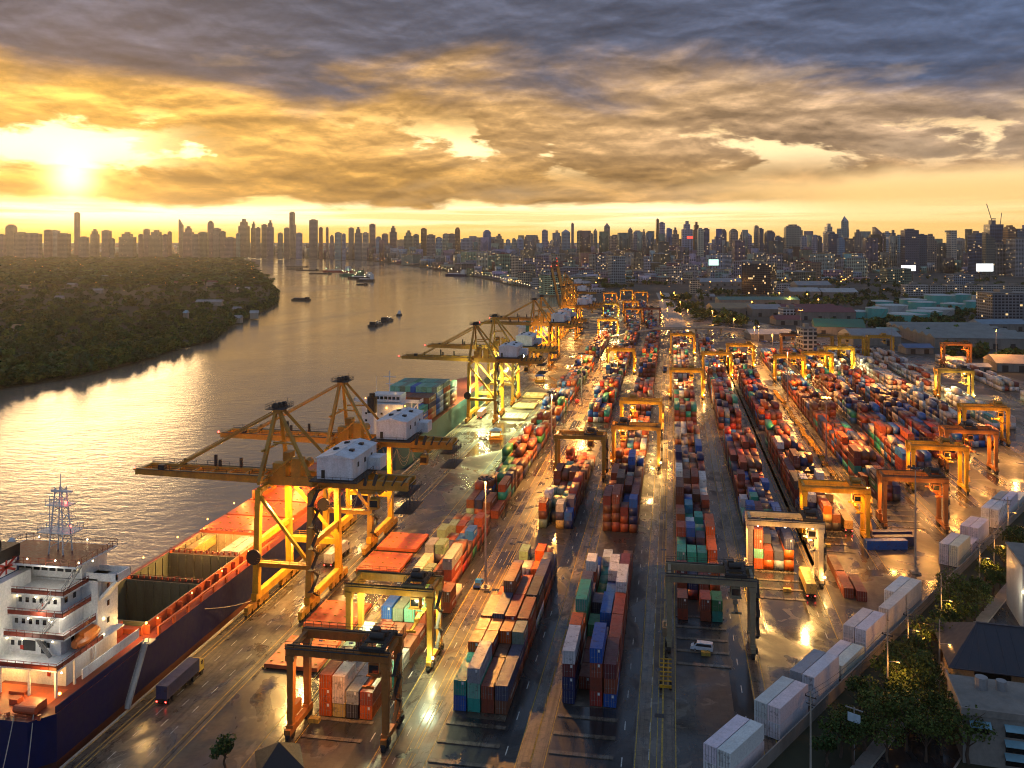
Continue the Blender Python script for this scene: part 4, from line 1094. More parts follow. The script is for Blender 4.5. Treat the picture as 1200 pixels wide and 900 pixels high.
while y < 325:
    c = MB(); w_ = 14.2; xo = max(0, (y - 300) * .22)
    c.rng(XL + 3.6 + xo, -119.9, y, y + w_, DZ + 1.5, DZ + 2.4); c.rng(-119.7, XR - 3.0 - xo, y, y + w_, DZ + 1.5, DZ + 2.4)
    c.rng(XL + 4 + xo, XR - 3.4 - xo, y + .2, y + w_ - .2, DZ, DZ + 1.5)
    co = c.build('hatch_cover', M['hatch'], sh)
    f = MB(); f.rng(-119.9, -119.7, y, y + w_, DZ + 2.4, DZ + 2.46)
    for i in range(7):
        for j in (2, 7, 12): f.box((XL + 6 + i * 3.1, y + j, DZ + 2.5), (.7, .3, .2))
    f.build('lashing_socket', M['markyellow'], co)
    y += 15.3; k += 1
# bridge block
W_ = M['white']
def tier(x0, x1, y0, y1, z0, z1, gal=1.4, sides='ars'):
    t = MB(); t.rng(x0, x1, y0, y1, z0, z1); return t
b_ = MB()
b_.rng(-131.5, -108.6, 150, 165.5, DZ, 12.2)
b_.rng(-131, -110.5, 151, 165.5, 12.2, 15.4); b_.rng(-131, -111.5, 152, 165.5, 15.4, 18.6); b_.rng(-131, -112, 153, 165.5, 18.6, 21.8)
b_.rng(-131.5, -108.4, 159, 165.5, 12.2, 22.6)
b_.build('bridge_house', W_, sh)
g = MB(); gr = MB()
for (x0, x1, y0, z) in ((-132.5, -107.2, 145.5, 12.2), (-132, -108.8, 149.6, 15.4), (-132, -109.8, 150.6, 18.6), (-132, -110.4, 151.6, 21.8)):
    g.rng(x0, x1, y0, 166, z, z + .22)
    gr.rails([(x0, y0, z + .2), (x1, y0, z + .2), (x1, 159, z + .2)], 1.1, step=1.6)
    gr.rng(x0, x1, y0 + .05, y0 + .1, z + .25, z + .95); gr.rng(x1 - .1, x1 - .05, y0, 159, z + .25, z + .95)
gg = g.build('gallery', W_, sh); gr.build('railing', M['deckred'], gg)
br = MB(); br.rng(-128, -111.5, 158.5, 166.5, 22.6, 25.8); br.rng(-135.5, -104.2, 159, 163.5, 22.3, 22.6); br.rng(-104.5, -104.2, 159, 163.5, 22.6, 23.6); br.rng(-111, -104.2, 159, 159.25, 22.6, 23.6); br.rng(-111, -104.2, 163.3, 163.5, 22.6, 23.6)
br.rng(-135.5, -128, 159, 159.25, 22.6, 23.6); br.bar((-104.8, 161, 22.3), (-108.6, 161, 18.8), 3, .5)
br.rng(-130.5, -109.5, 154, 167, 25.8, 26.1); bro = br.build('wheelhouse', W_, sh)
br = MB(); br.rails([(-130.5, 154, 26.1), (-109.5, 154, 26.1), (-109.5, 167, 26.1), (-130.5, 167, 26.1)], 1.15, closed=True, step=1.6); br.rng(-130.2, -109.8, 154.3, 166.7, 26.1, 26.14)
br.build('top_deck_rail', M['deckred'], bro)
wn = MB()
for i in range(9): wn.rng(-127.3 + i * 1.75, -126.0 + i * 1.75, 158.42, 158.5, 23.7, 25.0)
for z in (13.6, 16.8, 20): 
    for y in (154, 156.5): wn.rng(-111.9 if z > 14 else -110.5, (-111.9 if z > 14 else -110.5) + .06, y, y + .8, z, z + .9)
for z in (14, 17, 20): wn.rng(-108.4, -108.32, 162, 162.7, z, z + .9)
wn.rng(-118.5, -115.8, 150.94, 151, 12.9, 14.6); wn.rng(-125.5, -123, 150.94, 151, 12.9, 14.6); wn.rng(-114.6, -113.6, 150.94, 151, 12.6, 14.6)
for i in range(3): wn.rng(-129 + i * 2.2, -128.3 + i * 2.2, 146.9, 147, 18.9, 19.6)
for z, y0, x1 in ((13.6, 151, -112), (16.9, 152, -113), (20.1, 153, -114)):
    for i in range(6): wn.rng(-121 + i * 1.5, -120.3 + i * 1.5, y0 - .05, y0, z, z + .8)
for z in (10.4,):
    for i in range(8): wn.rng(-130 + i * 2.6, -129.5 + i * 2.6, 149.95, 150, z, z + .5)
wn.build('window', M['glass_dark'], sh)
fx = MB()
for (x, y, z) in ((-119, 150.9, 13), (-124, 151.9, 16.2), (-116, 152.9, 19.4), (-112.5, 149.9, 9.4), (-127, 149.9, 9.6)): fx.rng(x, x + .7, y, y + .06, z, z + .7)
fx.build('fire_box', M['red'], sh)
for k, (a_, b__) in enumerate((((XR - 6, 138, DZ + .6), (QX + 1.2, 120, .4)), ((XR - 3, 139, DZ + .6), (QX + 1.2, 128, .4)), ((XR - 1, 186, DZ + .4), (QX + 1.2, 214, .4)))):
    a_, b__ = Vector(a_), Vector(b__); MB().path([a_.lerp(b__, t) - Vector((0, 0, 1.2 * 4 * t * (1 - t))) for t in np.linspace(0, 1, 9)], .09, 5).build('mooring_line', M['concrete_pale'], sh)
fu = MB(); fu.rng(-131.5, -121.5, 147, 157, DZ, 24.4); fo = fu.build('funnel_casing', W_, sh)
q_ = MB()
for i in range(4):
    for j in range(2):
        for kk in range(2): q_.rng(-130.4 + i * 2.1 + kk * .75, -129.75 + i * 2.1 + kk * .75, 146.92, 147, 21.7 + j * 1.1, 22.7 + j * 1.1)
q_.build('casing_window', M['glass_dark'], fo)
f = MB(); f.rng(-129.5, -123.3, 148.5, 156, 24.4, 26.9); fb = f.build('funnel', M['funnelblue'], sh)
f = MB(); f.rng(-129.6, -123.2, 148.4, 156.1, 26.9, 29.0); f.tube((-127, 151, 29), (-127, 151, 30.4), .5, 10); f.tube((-125.4, 153, 29), (-125.4, 153, 30.1), .5, 10); f.tube((-128.2, 153.6, 29), (-128.2, 153.6, 29.9), .35, 10); f.build('funnel_top', M['black'], fb)
# emblem on the funnel side: red cross strokes on a white panel
e = MB(); e.rng(-123.3, -123.24, 149.6, 155.2, 24.6, 27.2); eo = e.build('emblem_panel', W_, fb)
e = MB()
for (ya, za, yb_, zb) in ((150, 24.8, 154.8, 27), (154.8, 24.8, 150, 27), (152.4, 24.7, 152.4, 27.1), (149.9, 25.9, 154.9, 25.9)): e.bar((-123.2, ya, za), (-123.2, yb_, zb), .06, .42)
e.build('emblem', M['red'], fb)
ms = MB()
for (sx, sy) in ((-1, -1), (1, -1), (1, 1), (-1, 1)): ms.bar((-118 + sx * 1.6, 161 + sy * 1.4, 26.1), (-118 + sx * .7, 161 + sy * .7, 37.5), .2, .2)
for i in range(7):
    z = 27.4 + i * 1.5; s_ = 1.5 - i * .12
    for (sx, sy, tx, ty) in ((-1, -1, 1, -1), (1, -1, 1, 1), (1, 1, -1, 1), (-1, 1, -1, -1)):
        ms.bar((-118 + sx * s_, 161 + sy * s_, z), (-118 + tx * s_, 161 + ty * s_, z + 1.3), .1, .1)
ms.box((-118, 161, 30), (7.5, 4, .18)); ms.box((-118, 161, 34.6), (5, 2.6, .18)); ms.rails([(-121.7, 159, 30), (-114.3, 159, 30), (-114.3, 163, 30), (-121.7, 163, 30)], 1, closed=True, step=1.3)
ms.rails([(-120.4, 159.7, 34.7), (-115.6, 159.7, 34.7)], 1, step=1.2); ms.box((-117, 160, 37.2), (4.6, .35, .35)); ms.bar((-118, 161, 37), (-118, 161, 40), .12, .12); ms.bar((-120.5, 161, 30), (-120.5, 161, 36), .1, .1); ms.bar((-122, 160, 33), (-114, 160, 33), .12, .12)
dm = MB(); dm.ball((-127, 158.5, 28.2), .8, 10); dm.bar((-127, 158.5, 26), (-127, 158.5, 27.6), .3, .3); dm.build('satellite_dome', W_, sh)
mo = ms.build('radar_mast', W_, sh); bulb(mo, (-115.8, 159.6, 35.3), .3, 'l_red', 'mast_light'); bulb(mo, (-114.4, 159.2, 31.4), .2, 'l_red', 'mast_light')
po = MB()
for x, y in ((-131, 145.8), (-125, 145.8), (-119, 145.8), (-113, 145.8), (-107.6, 145.8), (-107.6, 151), (-107.6, 157)): MB().bar((x, y, DZ), (x, y, 12.2), .4, .4).build('gallery_post', W_, sh)
po.rng(-108.0, -107.8, 150, 168, DZ + 1.6, DZ + 3.4); po.build('side_screen', W_, sh)
ss = MB()
for (xa, ya, za, xb, yb_, zb) in ((-112, 150.2, 12.4, -115, 150.2, 15.4), (-114, 151, 15.6, -111.4, 151, 18.6), (-116, 152, 18.8, -113, 152, 21.8), (-111.5, 153, 21.9, -109.8, 156, 25.9)):
    ss.bar((xa, ya, za), (xb, yb_, zb), .9, .15); ss.rails([(xa, ya - .45, za), (xb, yb_ - .45, zb)], 1, step=1)
ss.build('ladder', M['galv'], sh)
lb = MB()
for i in range(12):
    t = i / 11; r_ = 1.25 * math.sin(math.pi * (.12 + .76 * t)) ** .6
    if i: lb.tube((-108.4, ya_, 14.0), (-108.4, 152 + t * 7, 14.0), rp, 10, r_)
    ya_, rp = 152 + t * 7, r_
lb.rng(-109.4, -107.4, 153.5, 157.5, 14.6, 15.4); lb.build('lifeboat', M['orange'], sh)
pg = MB(); pg.rng(-131, -110, 139, 149, DZ + .03, DZ + .06)
for (x, y, sx, sy, sz) in ((-111.5, 141.5, 3.4, 3, 1.5), (-116, 143, 1.6, 1.6, 1.0), (-120, 140.5, 2.4, 1.6, .9), (-124, 143, 2.8, 2.2, 1.4), (-129, 141, 3, 3, 1.2), (-118, 146, 3.2, 1, .6), (-127, 147, 2.4, 1, .8)):
    pg.rng(x - sx / 2, x + sx / 2, y - sy / 2, y + sy / 2, DZ + .06, DZ + sz)
pg.tube((-113.6, 139.8, DZ + .9), (-109.4, 139.8, DZ + .9), .7, 12); pg.tube((-125.5, 139.8, DZ + .9), (-121.4, 139.8, DZ + .9), .7, 12)
for x in (-108, -114, -119, -127): pg.tube((x, 138.6, DZ), (x, 138.6, DZ + .9), .3, 8)
pg.rails([(XL + 4.2, 137.7, DZ), (XR - 3.2, 137.7, DZ)], 1.1)
pg.build('mooring_gear', M['hatch'], sh)
bk = MB(); bk.bar((XR - .2, 141, DZ + .6), (XR - .2, 168, DZ + .6), .2, 1.3); bk.build('rail_plate', M['navy'], sh)
gw = MB(); gw.bar((-105.6, 167, 9.2), (-103.6, 157.5, .6), 1.0, .18); gw.rails([(-106.1, 167, 9.2), (-104.1, 157.5, .6)], 1.0, step=1.2); gw.rails([(-105.1, 167, 9.2), (-103.1, 157.5, .6)], 1.0, step=1.2); gw.rng(-106.9, -104.6, 166.6, 169, 8.9, 9.1)
gw.build('gangway', M['galv'], sh)
mg = MB(); mg.rng(-132.5, -122, 167.5, 171.5, DZ, DZ + 5.2); mg.rng(-121.8, -114, 168, 171.8, DZ, DZ + 3); mg.build('deck_house', M['deckred'], sh)
for (x, y, z) in [(-131 + i * 3.2, 151 + (i % 3) * .02 - .3, 14.9) for i in range(7)] + [(-130 + i * 3.6, 149.8, 11.6) for i in range(6)] + [(-126.5 + i * 4.4, 151.7, 18.0) for i in range(4)] + [(-121, 152.8, 21.2), (-117, 152.8, 21.2), (-113, 152.6, 21.2)] + \
        [(-111, 156, 25.4), (-110, 160, 25.5), (-109, 154.4, 26.9), (-114, 154.4, 27), (-120, 154.3, 27), (-107.9, 148, 11.2), (-108.2, 161, 15.2), (-108.2, 161, 12.4), (-127, 166.6, 26.9), (-116, 166.8, 26.9)]:
    bulb(sh, (x, y - .25, z), .17)
for (x, y, z) in ((-108.2, 144.2, 9.8), (-118, 148.9, 9.6), (-109, 172.4, 10.6), (-126, 148.9, 9.8)): bulb(sh, (x, y, z), .3, 'l_warm', 'flood_lamp')
for i in range(7): bulb(sh, (XL + 1.2, 176 + i * 16, 10.6), .24, 'l_warm', 'side_lamp')
for i in range(6): bulb(sh, (XR - 2.2, 176 + i * 14, 10.2), .2, 'l_warm', 'side_lamp')
for i, (x, y, z, rz_, ch, lab) in enumerate([(-131.3, 185, 10.0, 0, 'w', 'white long container on the ship rail beside the open hold, nearer'), (-131.3, 179, 10.0, 0, 'p', ''), (-125, 223, 7.6, 0, 'y', 'yellow container inside the beige lit hold, river side'), (-114.6, 222.5, 7.8, 0, 'p', 'pale container inside the beige lit hold, quay side'), (-111.9, 222.5, 7.8, 0, 'p', 'second pale container in the beige lit hold, against the quay side wall'), (-128, 268, DZ + 2.5, 0, 'o', 'orange container standing alone on the red hatch covers of the ship')]):
    if lab: container(2, 2.59, colour(ch), lab, (x, y, z), rz_, 'containers aboard the navy ship', 1)

bpy.context.view_layer.update()
done_ = set()
def lift(o):
    if o.type == 'MESH' and o.data.name not in done_:
        done_.add(o.data.name)
        for v in o.data.vertices:
            v.co.x -= 2.6; v.co.z = DZ + (v.co.z - DZ) * 1.14
        o.data.update()
    for ch in o.children: lift(ch)
for ch in list(sh.children):
    if ch.name.split('.')[0] in ('bridge_house', 'gallery', 'wheelhouse', 'window', 'fire_box', 'funnel_casing', 'funnel', 'radar_mast', 'satellite_dome', 'ladder', 'lifeboat', 'deck_lamp', 'gallery_post'): lift(ch)
# ---------------------------------------------------------------- second ship with mint containers
s2 = thing('container_ship', 'teal hulled container ship with black funnel and mint containers stacked on deck', 'ship')
h = MB(); xl, xr, dz = -131.5, -107.0, 8.5
pl = [(xl + 4, 352), (xr - 4, 352), (xr, 357), (xr, 505), (xr - 4, 522), (-119.5, 538), (xl + 4, 522), (xl, 505), (xl, 357)]
h.prism(pl, -3.5, dz); M['tealhull'] = paint('teal_hull', (.03, .10, .12), .45, .4)
h.build('hull', M['tealhull'], s2)
dk = MB(); dk.add([(x, y, dz + .02) for x, y in pl], [tuple(range(9))]); dk.build('deck', M['deckred'], s2)
b2 = MB(); b2.rng(-129, -111, 362, 374, dz, 22.5); b2.rng(-134, -104.6, 366, 371, 22.5, 23); b2.rng(-126, -113, 365, 373, 23, 26); b2.rng(-134, -133.7, 366, 371, 23, 24); b2.rng(-104.9, -104.6, 366, 371, 23, 24)
b2.rng(-134, -126, 366, 366.2, 23, 24); b2.rng(-113, -104.6, 366, 366.2, 23, 24)
for x in (-108.6, -106): b2.bar((x, 367, dz), (x, 367, 22.5), .6, .6)
b2.bar((-106, 367, 22.3), (-111, 367, 16), .5, .5)
bo = b2.build('bridge_house', M['white'], s2)
wn = MB()
for i in range(7): wn.rng(-125.5 + i * 1.8, -124.2 + i * 1.8, 364.92, 365, 24, 25.2)
for z in (12, 15, 18): 
    for i in range(5): wn.rng(-127.5 + i * 3.4, -126.6 + i * 3.4, 361.92, 362, z, z + .9)
wn.build('window', M['glass_dark'], bo)
ms = MB(); ms.bar((-119, 369, 26), (-119, 369, 35.5), .35, .35); ms.box((-119, 369, 33), (5.5, .6, .25)); ms.box((-119, 369, 30), (3.4, .6, .25)); ms.bar((-125, 369, 26), (-125, 369, 33), .15, .15); ms.build('radar_mast', M['white'], s2)
f = MB(); f.tube((-122.5, 356.5, dz), (-122.5, 356.5, 20), 2.0, 14); fo = f.build('funnel', M['white'], s2); f = MB(); f.tube((-122.5, 356.5, 20), (-122.5, 356.5, 26.5), 2.05, 14); f.tube((-122.5, 356.5, 26.5), (-122.5, 356.5, 28), 1.2, 12); f.build('funnel_top', M['black'], fo)
for p in ((-111, 365, 21.5), (-126, 361.5, 21), (-118, 361.5, 21), (-128, 363.8, 24.5)): bulb(s2, p, .3, 'l_warm')
lower = []
DECK = [(383, 3, 'rrscsb', 'rnbrst', 'lbtyql', 'bay nearest the bridge'), (397, 4, 'rsrsss', 'nbnbrs', 'ssssrs', 'second bay from bridge'), (410.5, 5, 'osbrbo', 'bkbrbb', 'qqlqbq', 'third bay from bridge'), (424, 5, 'brksob', 'kbotrs', 'qlleqq', 'fourth bay from bridge'), (437.5, 4, 'rsrbns', 'rsnbrs', 'srqrst', 'fifth bay from bridge')]
for bi, (y, nt3, c0, c1, c2, seg) in enumerate(DECK):
    for c in range(9):
        for t in range(nt3):
            x = xl + 2.1 + c * 2.58; z = dz + 1.6 + t * 2.62
            ch = (c2 if t == nt3 - 1 else (c1 if t == nt3 - 2 else c0))[c % 6]
            if (t >= nt3 - 1 or (c == 8 and t >= nt3 - 2)) and bi < 4:
                container(2, 2.59, colour(ch), f"{COLS[ch][0]} container aboard the teal ship, {ORD[c]} row, {'top' if t == nt3 - 1 else 'lower'} tier, {seg}", (x, y, z), 0, 'containers aboard the teal ship', 1, name='deck_container')
            else: lower.append((x, y, z, ch))
V, Fq = boxes_np([q[:3] for q in lower], [(2.438, 12.19, 2.59)] * len(lower), [0] * len(lower))
o = bulk('lower_deck_containers', V, Fq, [M['cont_far']], col=np.repeat([colour(q[3]) for q in lower], 6, 0)); tag(o, 'containers packed in the lower tiers aboard the teal ship', kind='stuff')

# ---------------------------------------------------------------- third ship by the raised booms
s3 = thing('cargo_ship', 'white and teal cargo ship beyond the raised wharf crane booms', 'ship')
h = MB(); h.prism([(-128, 742), (-110, 742), (-107, 750), (-107, 855), (-118, 880), (-130, 855), (-130, 750)], -3.5, 6.5); h.build('hull', M['navy'], s3)
b3 = MB(); b3.rng(-128, -110, 750, 764, 6.5, 18); b3.rng(-126, -112, 752, 764, 18, 22); b3.rng(-131, -106, 757, 761, 18, 19); b3.rng(-124, -115, 754, 763, 22, 25); b3.build('bridge_house', M['white'], s3)
f = MB(); f.rng(-121, -117, 746, 750, 6.5, 24); f.build('funnel', M['teal3'] if 'teal3' in M else M['green'], s3)
f = MB(); f.bar((-119, 770, 25), (-119, 770, 34), .4, .4); f.rng(-127, -110, 775, 850, 6.5, 9); f.build('cargo_gear', M['white'], s3)
for p in ((-112, 749.5, 16), (-120, 751, 21), (-126, 749.5, 12)): bulb(s3, p, .45)
# ---------------------------------------------------------------- road vehicles
CARP = {}
M['carpaint'] = None
m, nt_, b = newmat('car_paint'); M['carpaint'] = m
c = nt_.nodes.new('ShaderNodeObjectInfo').outputs['Color']
L(nt_, mix_(nt_, 1.0, c, ramp_(nt_, noise_(nt_, pos_(nt_), 1.5, 4, .6), [(.3, (.8, .8, .8)), (.7, (1.08, 1.08, 1.08))]), 'MULTIPLY'), b.inputs['Base Color']); b.inputs['Roughness'].default_value = .3; b.inputs['Coat Weight'].default_value = .4
def profile_body(mb, prof, w, win=None):
    """extrude a side profile (y, z) across width w, narrowing towards the roof"""
    zmax = max(z for _, z in prof)
    def hw(z): return w / 2 * (1 - .16 * max(0, (z - .95) / max(.01, zmax - .95)))
    n = len(prof)
    vs = [(-hw(z), y, z) for y, z in prof] + [(hw(z), y, z) for y, z in prof]
    fs = [(i, n + i, n + (i + 1) % n, (i + 1) % n) for i in range(n)] + [tuple(range(n)), tuple(range(2 * n - 1, n - 1, -1))]
    mb.add(vs, fs)
def wheels(o, ys, w, r=.33):
    for y in ys:
        for s in (-1, 1):
            t = MB(); t.tube((s * (w / 2 - .22), y, r), (s * (w / 2 + .01), y, r), r, 14); wo = t.build('wheel', M['tyre'], o)
            h = MB(); h.tube((s * (w / 2 + .0), y, r), (s * (w / 2 + .03), y, r), r * .58, 10); h.build('rim', M['galv'], wo)
def lights(o, w, yf, yr, z=.72, lit=True):
    for s in (-1, 1):
        MB().box((s * (w / 2 - .25), yf, z), (.34, .06, .18)).build('headlight', M['lampglass'], o)
        MB().box((s * (w / 2 - .2), yr, z), (.26, .06, .2)).build('taillight', M['l_red'] if lit else M['red'], o)
def make_car(kind):
    o = thing('car', 'x', 'car'); w = 1.78
    P = dict(car=[(-2.1, .35), (-2.15, .8), (-1.75, .98), (-1.15, 1.42), (.35, 1.44), (1.0, 1.0), (2.05, .82), (2.15, .4)],
             van=[(-2.45, .4), (-2.5, 1.1), (-2.35, 1.95), (1.0, 1.97), (1.75, 1.25), (2.35, 1.0), (2.45, .45)],
             pickup=[(-2.6, .5), (-2.6, 1.0), (-.62, 1.0), (-.45, 1.72), (.75, 1.72), (1.3, 1.12), (2.45, 1.0), (2.55, .5)])[kind]
    if kind == 'pickup': w = 1.85
    mb = MB(); profile_body(mb, P, w); bo = mb.build('body', M['carpaint'], o)
    g = MB()
    if kind == 'car':
        for s in (-1, 1): g.add([(s * .86, -1.3, 1.02), (s * .86, .7, 1.02), (s * .79, .28, 1.38), (s * .79, -1.02, 1.38)], [(0, 1, 2, 3)])
        g.add([(-.74, .99, 1.05), (.74, .99, 1.05), (.68, .44, 1.42), (-.68, .44, 1.42)], [(0, 1, 2, 3)]); g.add([(-.74, -1.71, 1.05), (.74, -1.71, 1.05), (.68, -1.24, 1.40), (-.68, -1.24, 1.40)], [(3, 2, 1, 0)])
    elif kind == 'van':
        for s in (-1, 1): g.add([(s * .875, -2.2, 1.25), (s * .875, 1.35, 1.25), (s * .80, .98, 1.8), (s * .80, -2.1, 1.8)], [(0, 1, 2, 3)])
        g.add([(-.78, 1.70, 1.34), (.78, 1.70, 1.34), (.70, 1.08, 1.92), (-.70, 1.08, 1.92)], [(0, 1, 2, 3)]); g.add([(-.78, -2.48, 1.3), (.78, -2.48, 1.3), (.70, -2.39, 1.82), (-.70, -2.39, 1.82)], [(3, 2, 1, 0)])
    else:
        for s in (-1, 1): g.add([(s * .915, -.5, 1.1), (s * .915, 1.1, 1.14), (s * .80, .7, 1.64), (s * .80, -.4, 1.64)], [(0, 1, 2, 3)])
        g.add([(-.8, 1.29, 1.16), (.8, 1.29, 1.16), (.72, .80, 1.69), (-.72, .80, 1.69)], [(0, 1, 2, 3)])
        bed = MB(); bed.rng(-.78, .78, -2.5, -.7, .99, 1.012); bed.build('cargo_bed', M['black'], o)
    g.build('window', M['glass_dark'], bo)
    wheels(o, (-1.35, 1.4), w); lights(o, w, P[-1][0] - .03, P[0][0] + .0, lit=False)
    return o
def setcol(o, c):
    for ch in o.children:
        if ch.name.split('.')[0] in ('body', 'cab', 'box'): ch.color = (*c, 1)
def place_car(kind, x, y, rz, c, label, cat, group=None, name=None):
    if kind not in CARP: o = CARP[kind] = make_car(kind)
    else: o = copy_tree(CARP[kind])
    o.location = (x, y, .01); o.rotation_euler = (0, 0, rz); o['label'] = label; o['category'] = cat
    if name: o.name = name
    if group: o['group'] = group
    elif 'group' in o: del o['group']
    setcol(o, c); return o
def make_truck(load='box', tractor=True):
    o = thing('truck', 'x', 'truck'); t = MB()
    if tractor:
        c = MB(); c.rng(-1.2, 1.2, 5.9, 7.9, .95, 2.2); profile = [(5.9, 2.2), (7.9, 2.2), (7.65, 3.15), (6.0, 3.2)]
        c.add([(s * 1.2, y, z) for s in (-1, 1) for y, z in profile], [(0, 1, 2, 3), (7, 6, 5, 4), (0, 4, 5, 1), (1, 5, 6, 2), (2, 6, 7, 3), (3, 7, 4, 0)])
        co = c.build('cab', M['carpaint'], o)
        g = MB(); g.add([(-1.05, 7.88, 2.3), (1.05, 7.88, 2.3), (1.0, 7.69, 3.05), (-1.0, 7.69, 3.05)], [(0, 1, 2, 3)])
        for s in (-1, 1): g.add([(s * 1.215, 6.6, 2.25), (s * 1.215, 7.6, 2.25), (s * 1.215, 7.5, 2.95), (s * 1.215, 6.6, 2.95)], [(0, 1, 2, 3)])
        g.build('window', M['glass_dark'], co)
        f = MB(); f.rng(-.45, .45, 3.2, 7.6, .7, .95); f.rng(-1.1, 1.1, 7.9, 8.05, .5, .95); f.build('chassis', M['darksteel'], o)
        lights(o, 2.3, 8.06, -6.35, .85)
    f = MB(); f.rng(-.55, -.4, -6.2, 5.7, .95, 1.25); f.rng(.4, .55, -6.2, 5.7, .95, 1.25)
    for i in range(7): f.rng(-1.2, 1.2, -6.2 + i * 1.95, -6.0 + i * 1.95, 1.05, 1.28)
    f.rng(-.8, -.7, 2.4, 2.6, .2, 1.0); f.rng(.7, .8, 2.4, 2.6, .2, 1.0); f.rng(-1.2, 1.2, -6.3, -6.2, .75, 1.1)
    f.build('trailer_frame', M['darksteel'] if load else M['yellow'], o)
    for y in ((-5.2, -3.9, 3.9, 7.0) if tractor else (-5.2, -3.9)):
        for s in (-1, 1): MB().tube((s * .75, y, .5), (s * 1.22, y, .5), .5, 14).build('wheel', M['tyre'], o)
    if load:
        bx = link('box', BODY[(2, 2.59)], o, (0, -.1, 1.3))
        for s in (-1, 1): link('door', DOOR[2.59], o, (s * .545, -6.15, 1.3))
    return o
TRK = make_truck(); TRK.location = (-98.4, 167, 0); TRK['label'] = 'truck hauling a navy container past the ship, yellow cab, red taillights lit'
for ch in TRK.children:
    n_ = ch.name.split('.')[0]
    if n_ in ('box', 'door'): ch.color = (.05, .055, .12, 1)
    if n_ == 'cab': ch.color = (.6, .42, .06, 1)
def place_truck(x, y, rz, ccol, bcol, label, group=None):
    o = copy_tree(TRK, label, (x, y, 0), rz)
    for ch in o.children:
        n_ = ch.name.split('.')[0]
        if n_ in ('box', 'door'): ch.color = (*bcol, 1)
        if n_ == 'cab': ch.color = (*ccol, 1)
    return o
place_truck(-94.3, 243, 0, (.6, .6, .6), (.55, .53, .5), 'truck with pale grey container driving under the nearest wharf crane')
place_truck(-97, 455, 0, (.6, .6, .6), (.65, .45, .42), 'truck with pink white container under the brightly lit wharf cranes')
place_truck(-14 + 9.5, 640, math.pi, (.1, .2, .4), (.06, .07, .10), 'dark truck driving down the middle road toward the viewer')
place_truck(-12.2, 428, 0, (.05, .1, .2), (.05, .07, .10), 'dark blue truck waiting in the lane beside the bright yellow crane')
place_truck(30 + 5, 244, 0, (.7, .5, .1), (.62, .40, .10), 'yellow truck with tan box parked under the floodlit cream crane')
place_truck(54.5, 300, 0, (.7, .5, .1), (.5, .3, .1), 'yellow truck parked under the orange yellow crane')
TRL = make_truck(None, False); TRL['label'] = 'empty skeletal trailer parked by the white van'; TRL.name = 'trailer'; TRL['category'] = 'trailer'; TRL.location = (-1.2, 190, 0)
for i in range(15):
    y = 355 + i * 14.2 + rnd.uniform(-1, 1)
    o = copy_tree(TRL, 'yellow container trailer parked in the long line between right hand rows', (61.5 + rnd.uniform(-.4, .4), y, 0), rnd.uniform(-.03, .03)); o['group'] = 'yellow trailers parked in a line'
place_car('pickup', -50.2, 231.5, 0, (.02, .16, .55), 'blue pickup parked at the foot of the light mast', 'pickup', None, 'pickup')
place_car('van', 6.6, 203.6, R(84), (.62, .66, .70), 'white van parked across the empty slots under the dull cream crane', 'van', None, 'van')
place_car('car', -85.4, 404, R(70), (.7, .7, .68), 'white car parked beside the blue roofed kiosk on the wharf', 'car')
place_car('pickup', -52.5, 505, 0, (.5, .03, .03), 'red pickup beside the third light mast', 'pickup', None, 'pickup')
place_car('car', -56, 640, 0, (.5, .03, .03), 'small red car in the wharf side lane near far containers', 'car')
cc = [(.65, .65, .65), (.05, .05, .06), (.4, .42, .45), (.7, .7, .68), (.35, .04, .03), (.05, .12, .35), (.55, .45, .2)]
for i in range(44):
    x = -2 + (i % 15) * 4.4; y = 868 + (i // 15) * 17 + rnd.uniform(-1, 1)
    if rnd.random() < .12: continue
    place_car(rnd.choice(['car', 'van', 'car', 'pickup']), x, y, R(rnd.choice((0, 180)) + rnd.uniform(-4, 4)), rnd.choice(cc), 'car parked in the lit lot below the flyover', 'car', 'cars parked below the flyover')
for i in range(30):
    t = i / 29; x = 78 + t * 95 + rnd.uniform(-3, 3); y = 842 - t * 40 + rnd.uniform(-6, 6)
    place_car(rnd.choice(['car', 'van', 'pickup']), x, y, R(rnd.uniform(-20, 20) + rnd.choice((70, 250))), rnd.choice(cc), 'vehicle parked along the sheds behind the yard cranes', 'car', 'vehicles parked behind the yard')
# ---------------------------------------------------------------- ship hatch covers laid on the wharf
def hatch(x, y, mat, layers, label):
    o = thing('hatch_cover', label, 'hatch cover', (x, y, 0), 0, 'ship hatch covers laid on the wharf')
    for i in range(layers):
        p = MB(); p.rng(-6, 6, -7, 7, .35 + i * .95, 1.15 + i * .95); p.rng(-5.6, 5.6, -6.6, 6.6, .1 + i * .95, .35 + i * .95)
        po_ = p.build('panel', mat, o)
    s = MB()
    for i in range(5):
        for j in range(4): s.box((-5 + i * 2.5, -5.6 + j * 3.7, .4 + .95 * layers), (.6, .25, .14))
    s.bar((-6.3, -7, .25), (-6.3, 7, .25), .25, .25)
    s.build('lashing_socket', M['markyellow'], o)
hatch(-79.4, 259.5, M['hatch'], 1, 'orange ship hatch cover on the wharf, farthest of the four orange ones')
hatch(-79.4, 242, M['hatch'], 1, 'orange ship hatch cover on the wharf beside the white containers')
hatch(-79.4, 206, M['hatch'], 1, 'orange ship hatch cover partly behind the dull yellow crane')
hatch(-79.4, 185.5, M['hatch'], 1, 'darker red ship hatch cover nearest to the rust orange crane')
for i, y in enumerate((456, 486, 521)): hatch(-79.4, y, M['hatchyellow'], 1, ['pale yellow green hatch cover on the wharf by the bright cranes, nearest', 'pale yellow green hatch cover on the wharf, middle of three', 'pale yellow green hatch cover farthest up the wharf'][i])
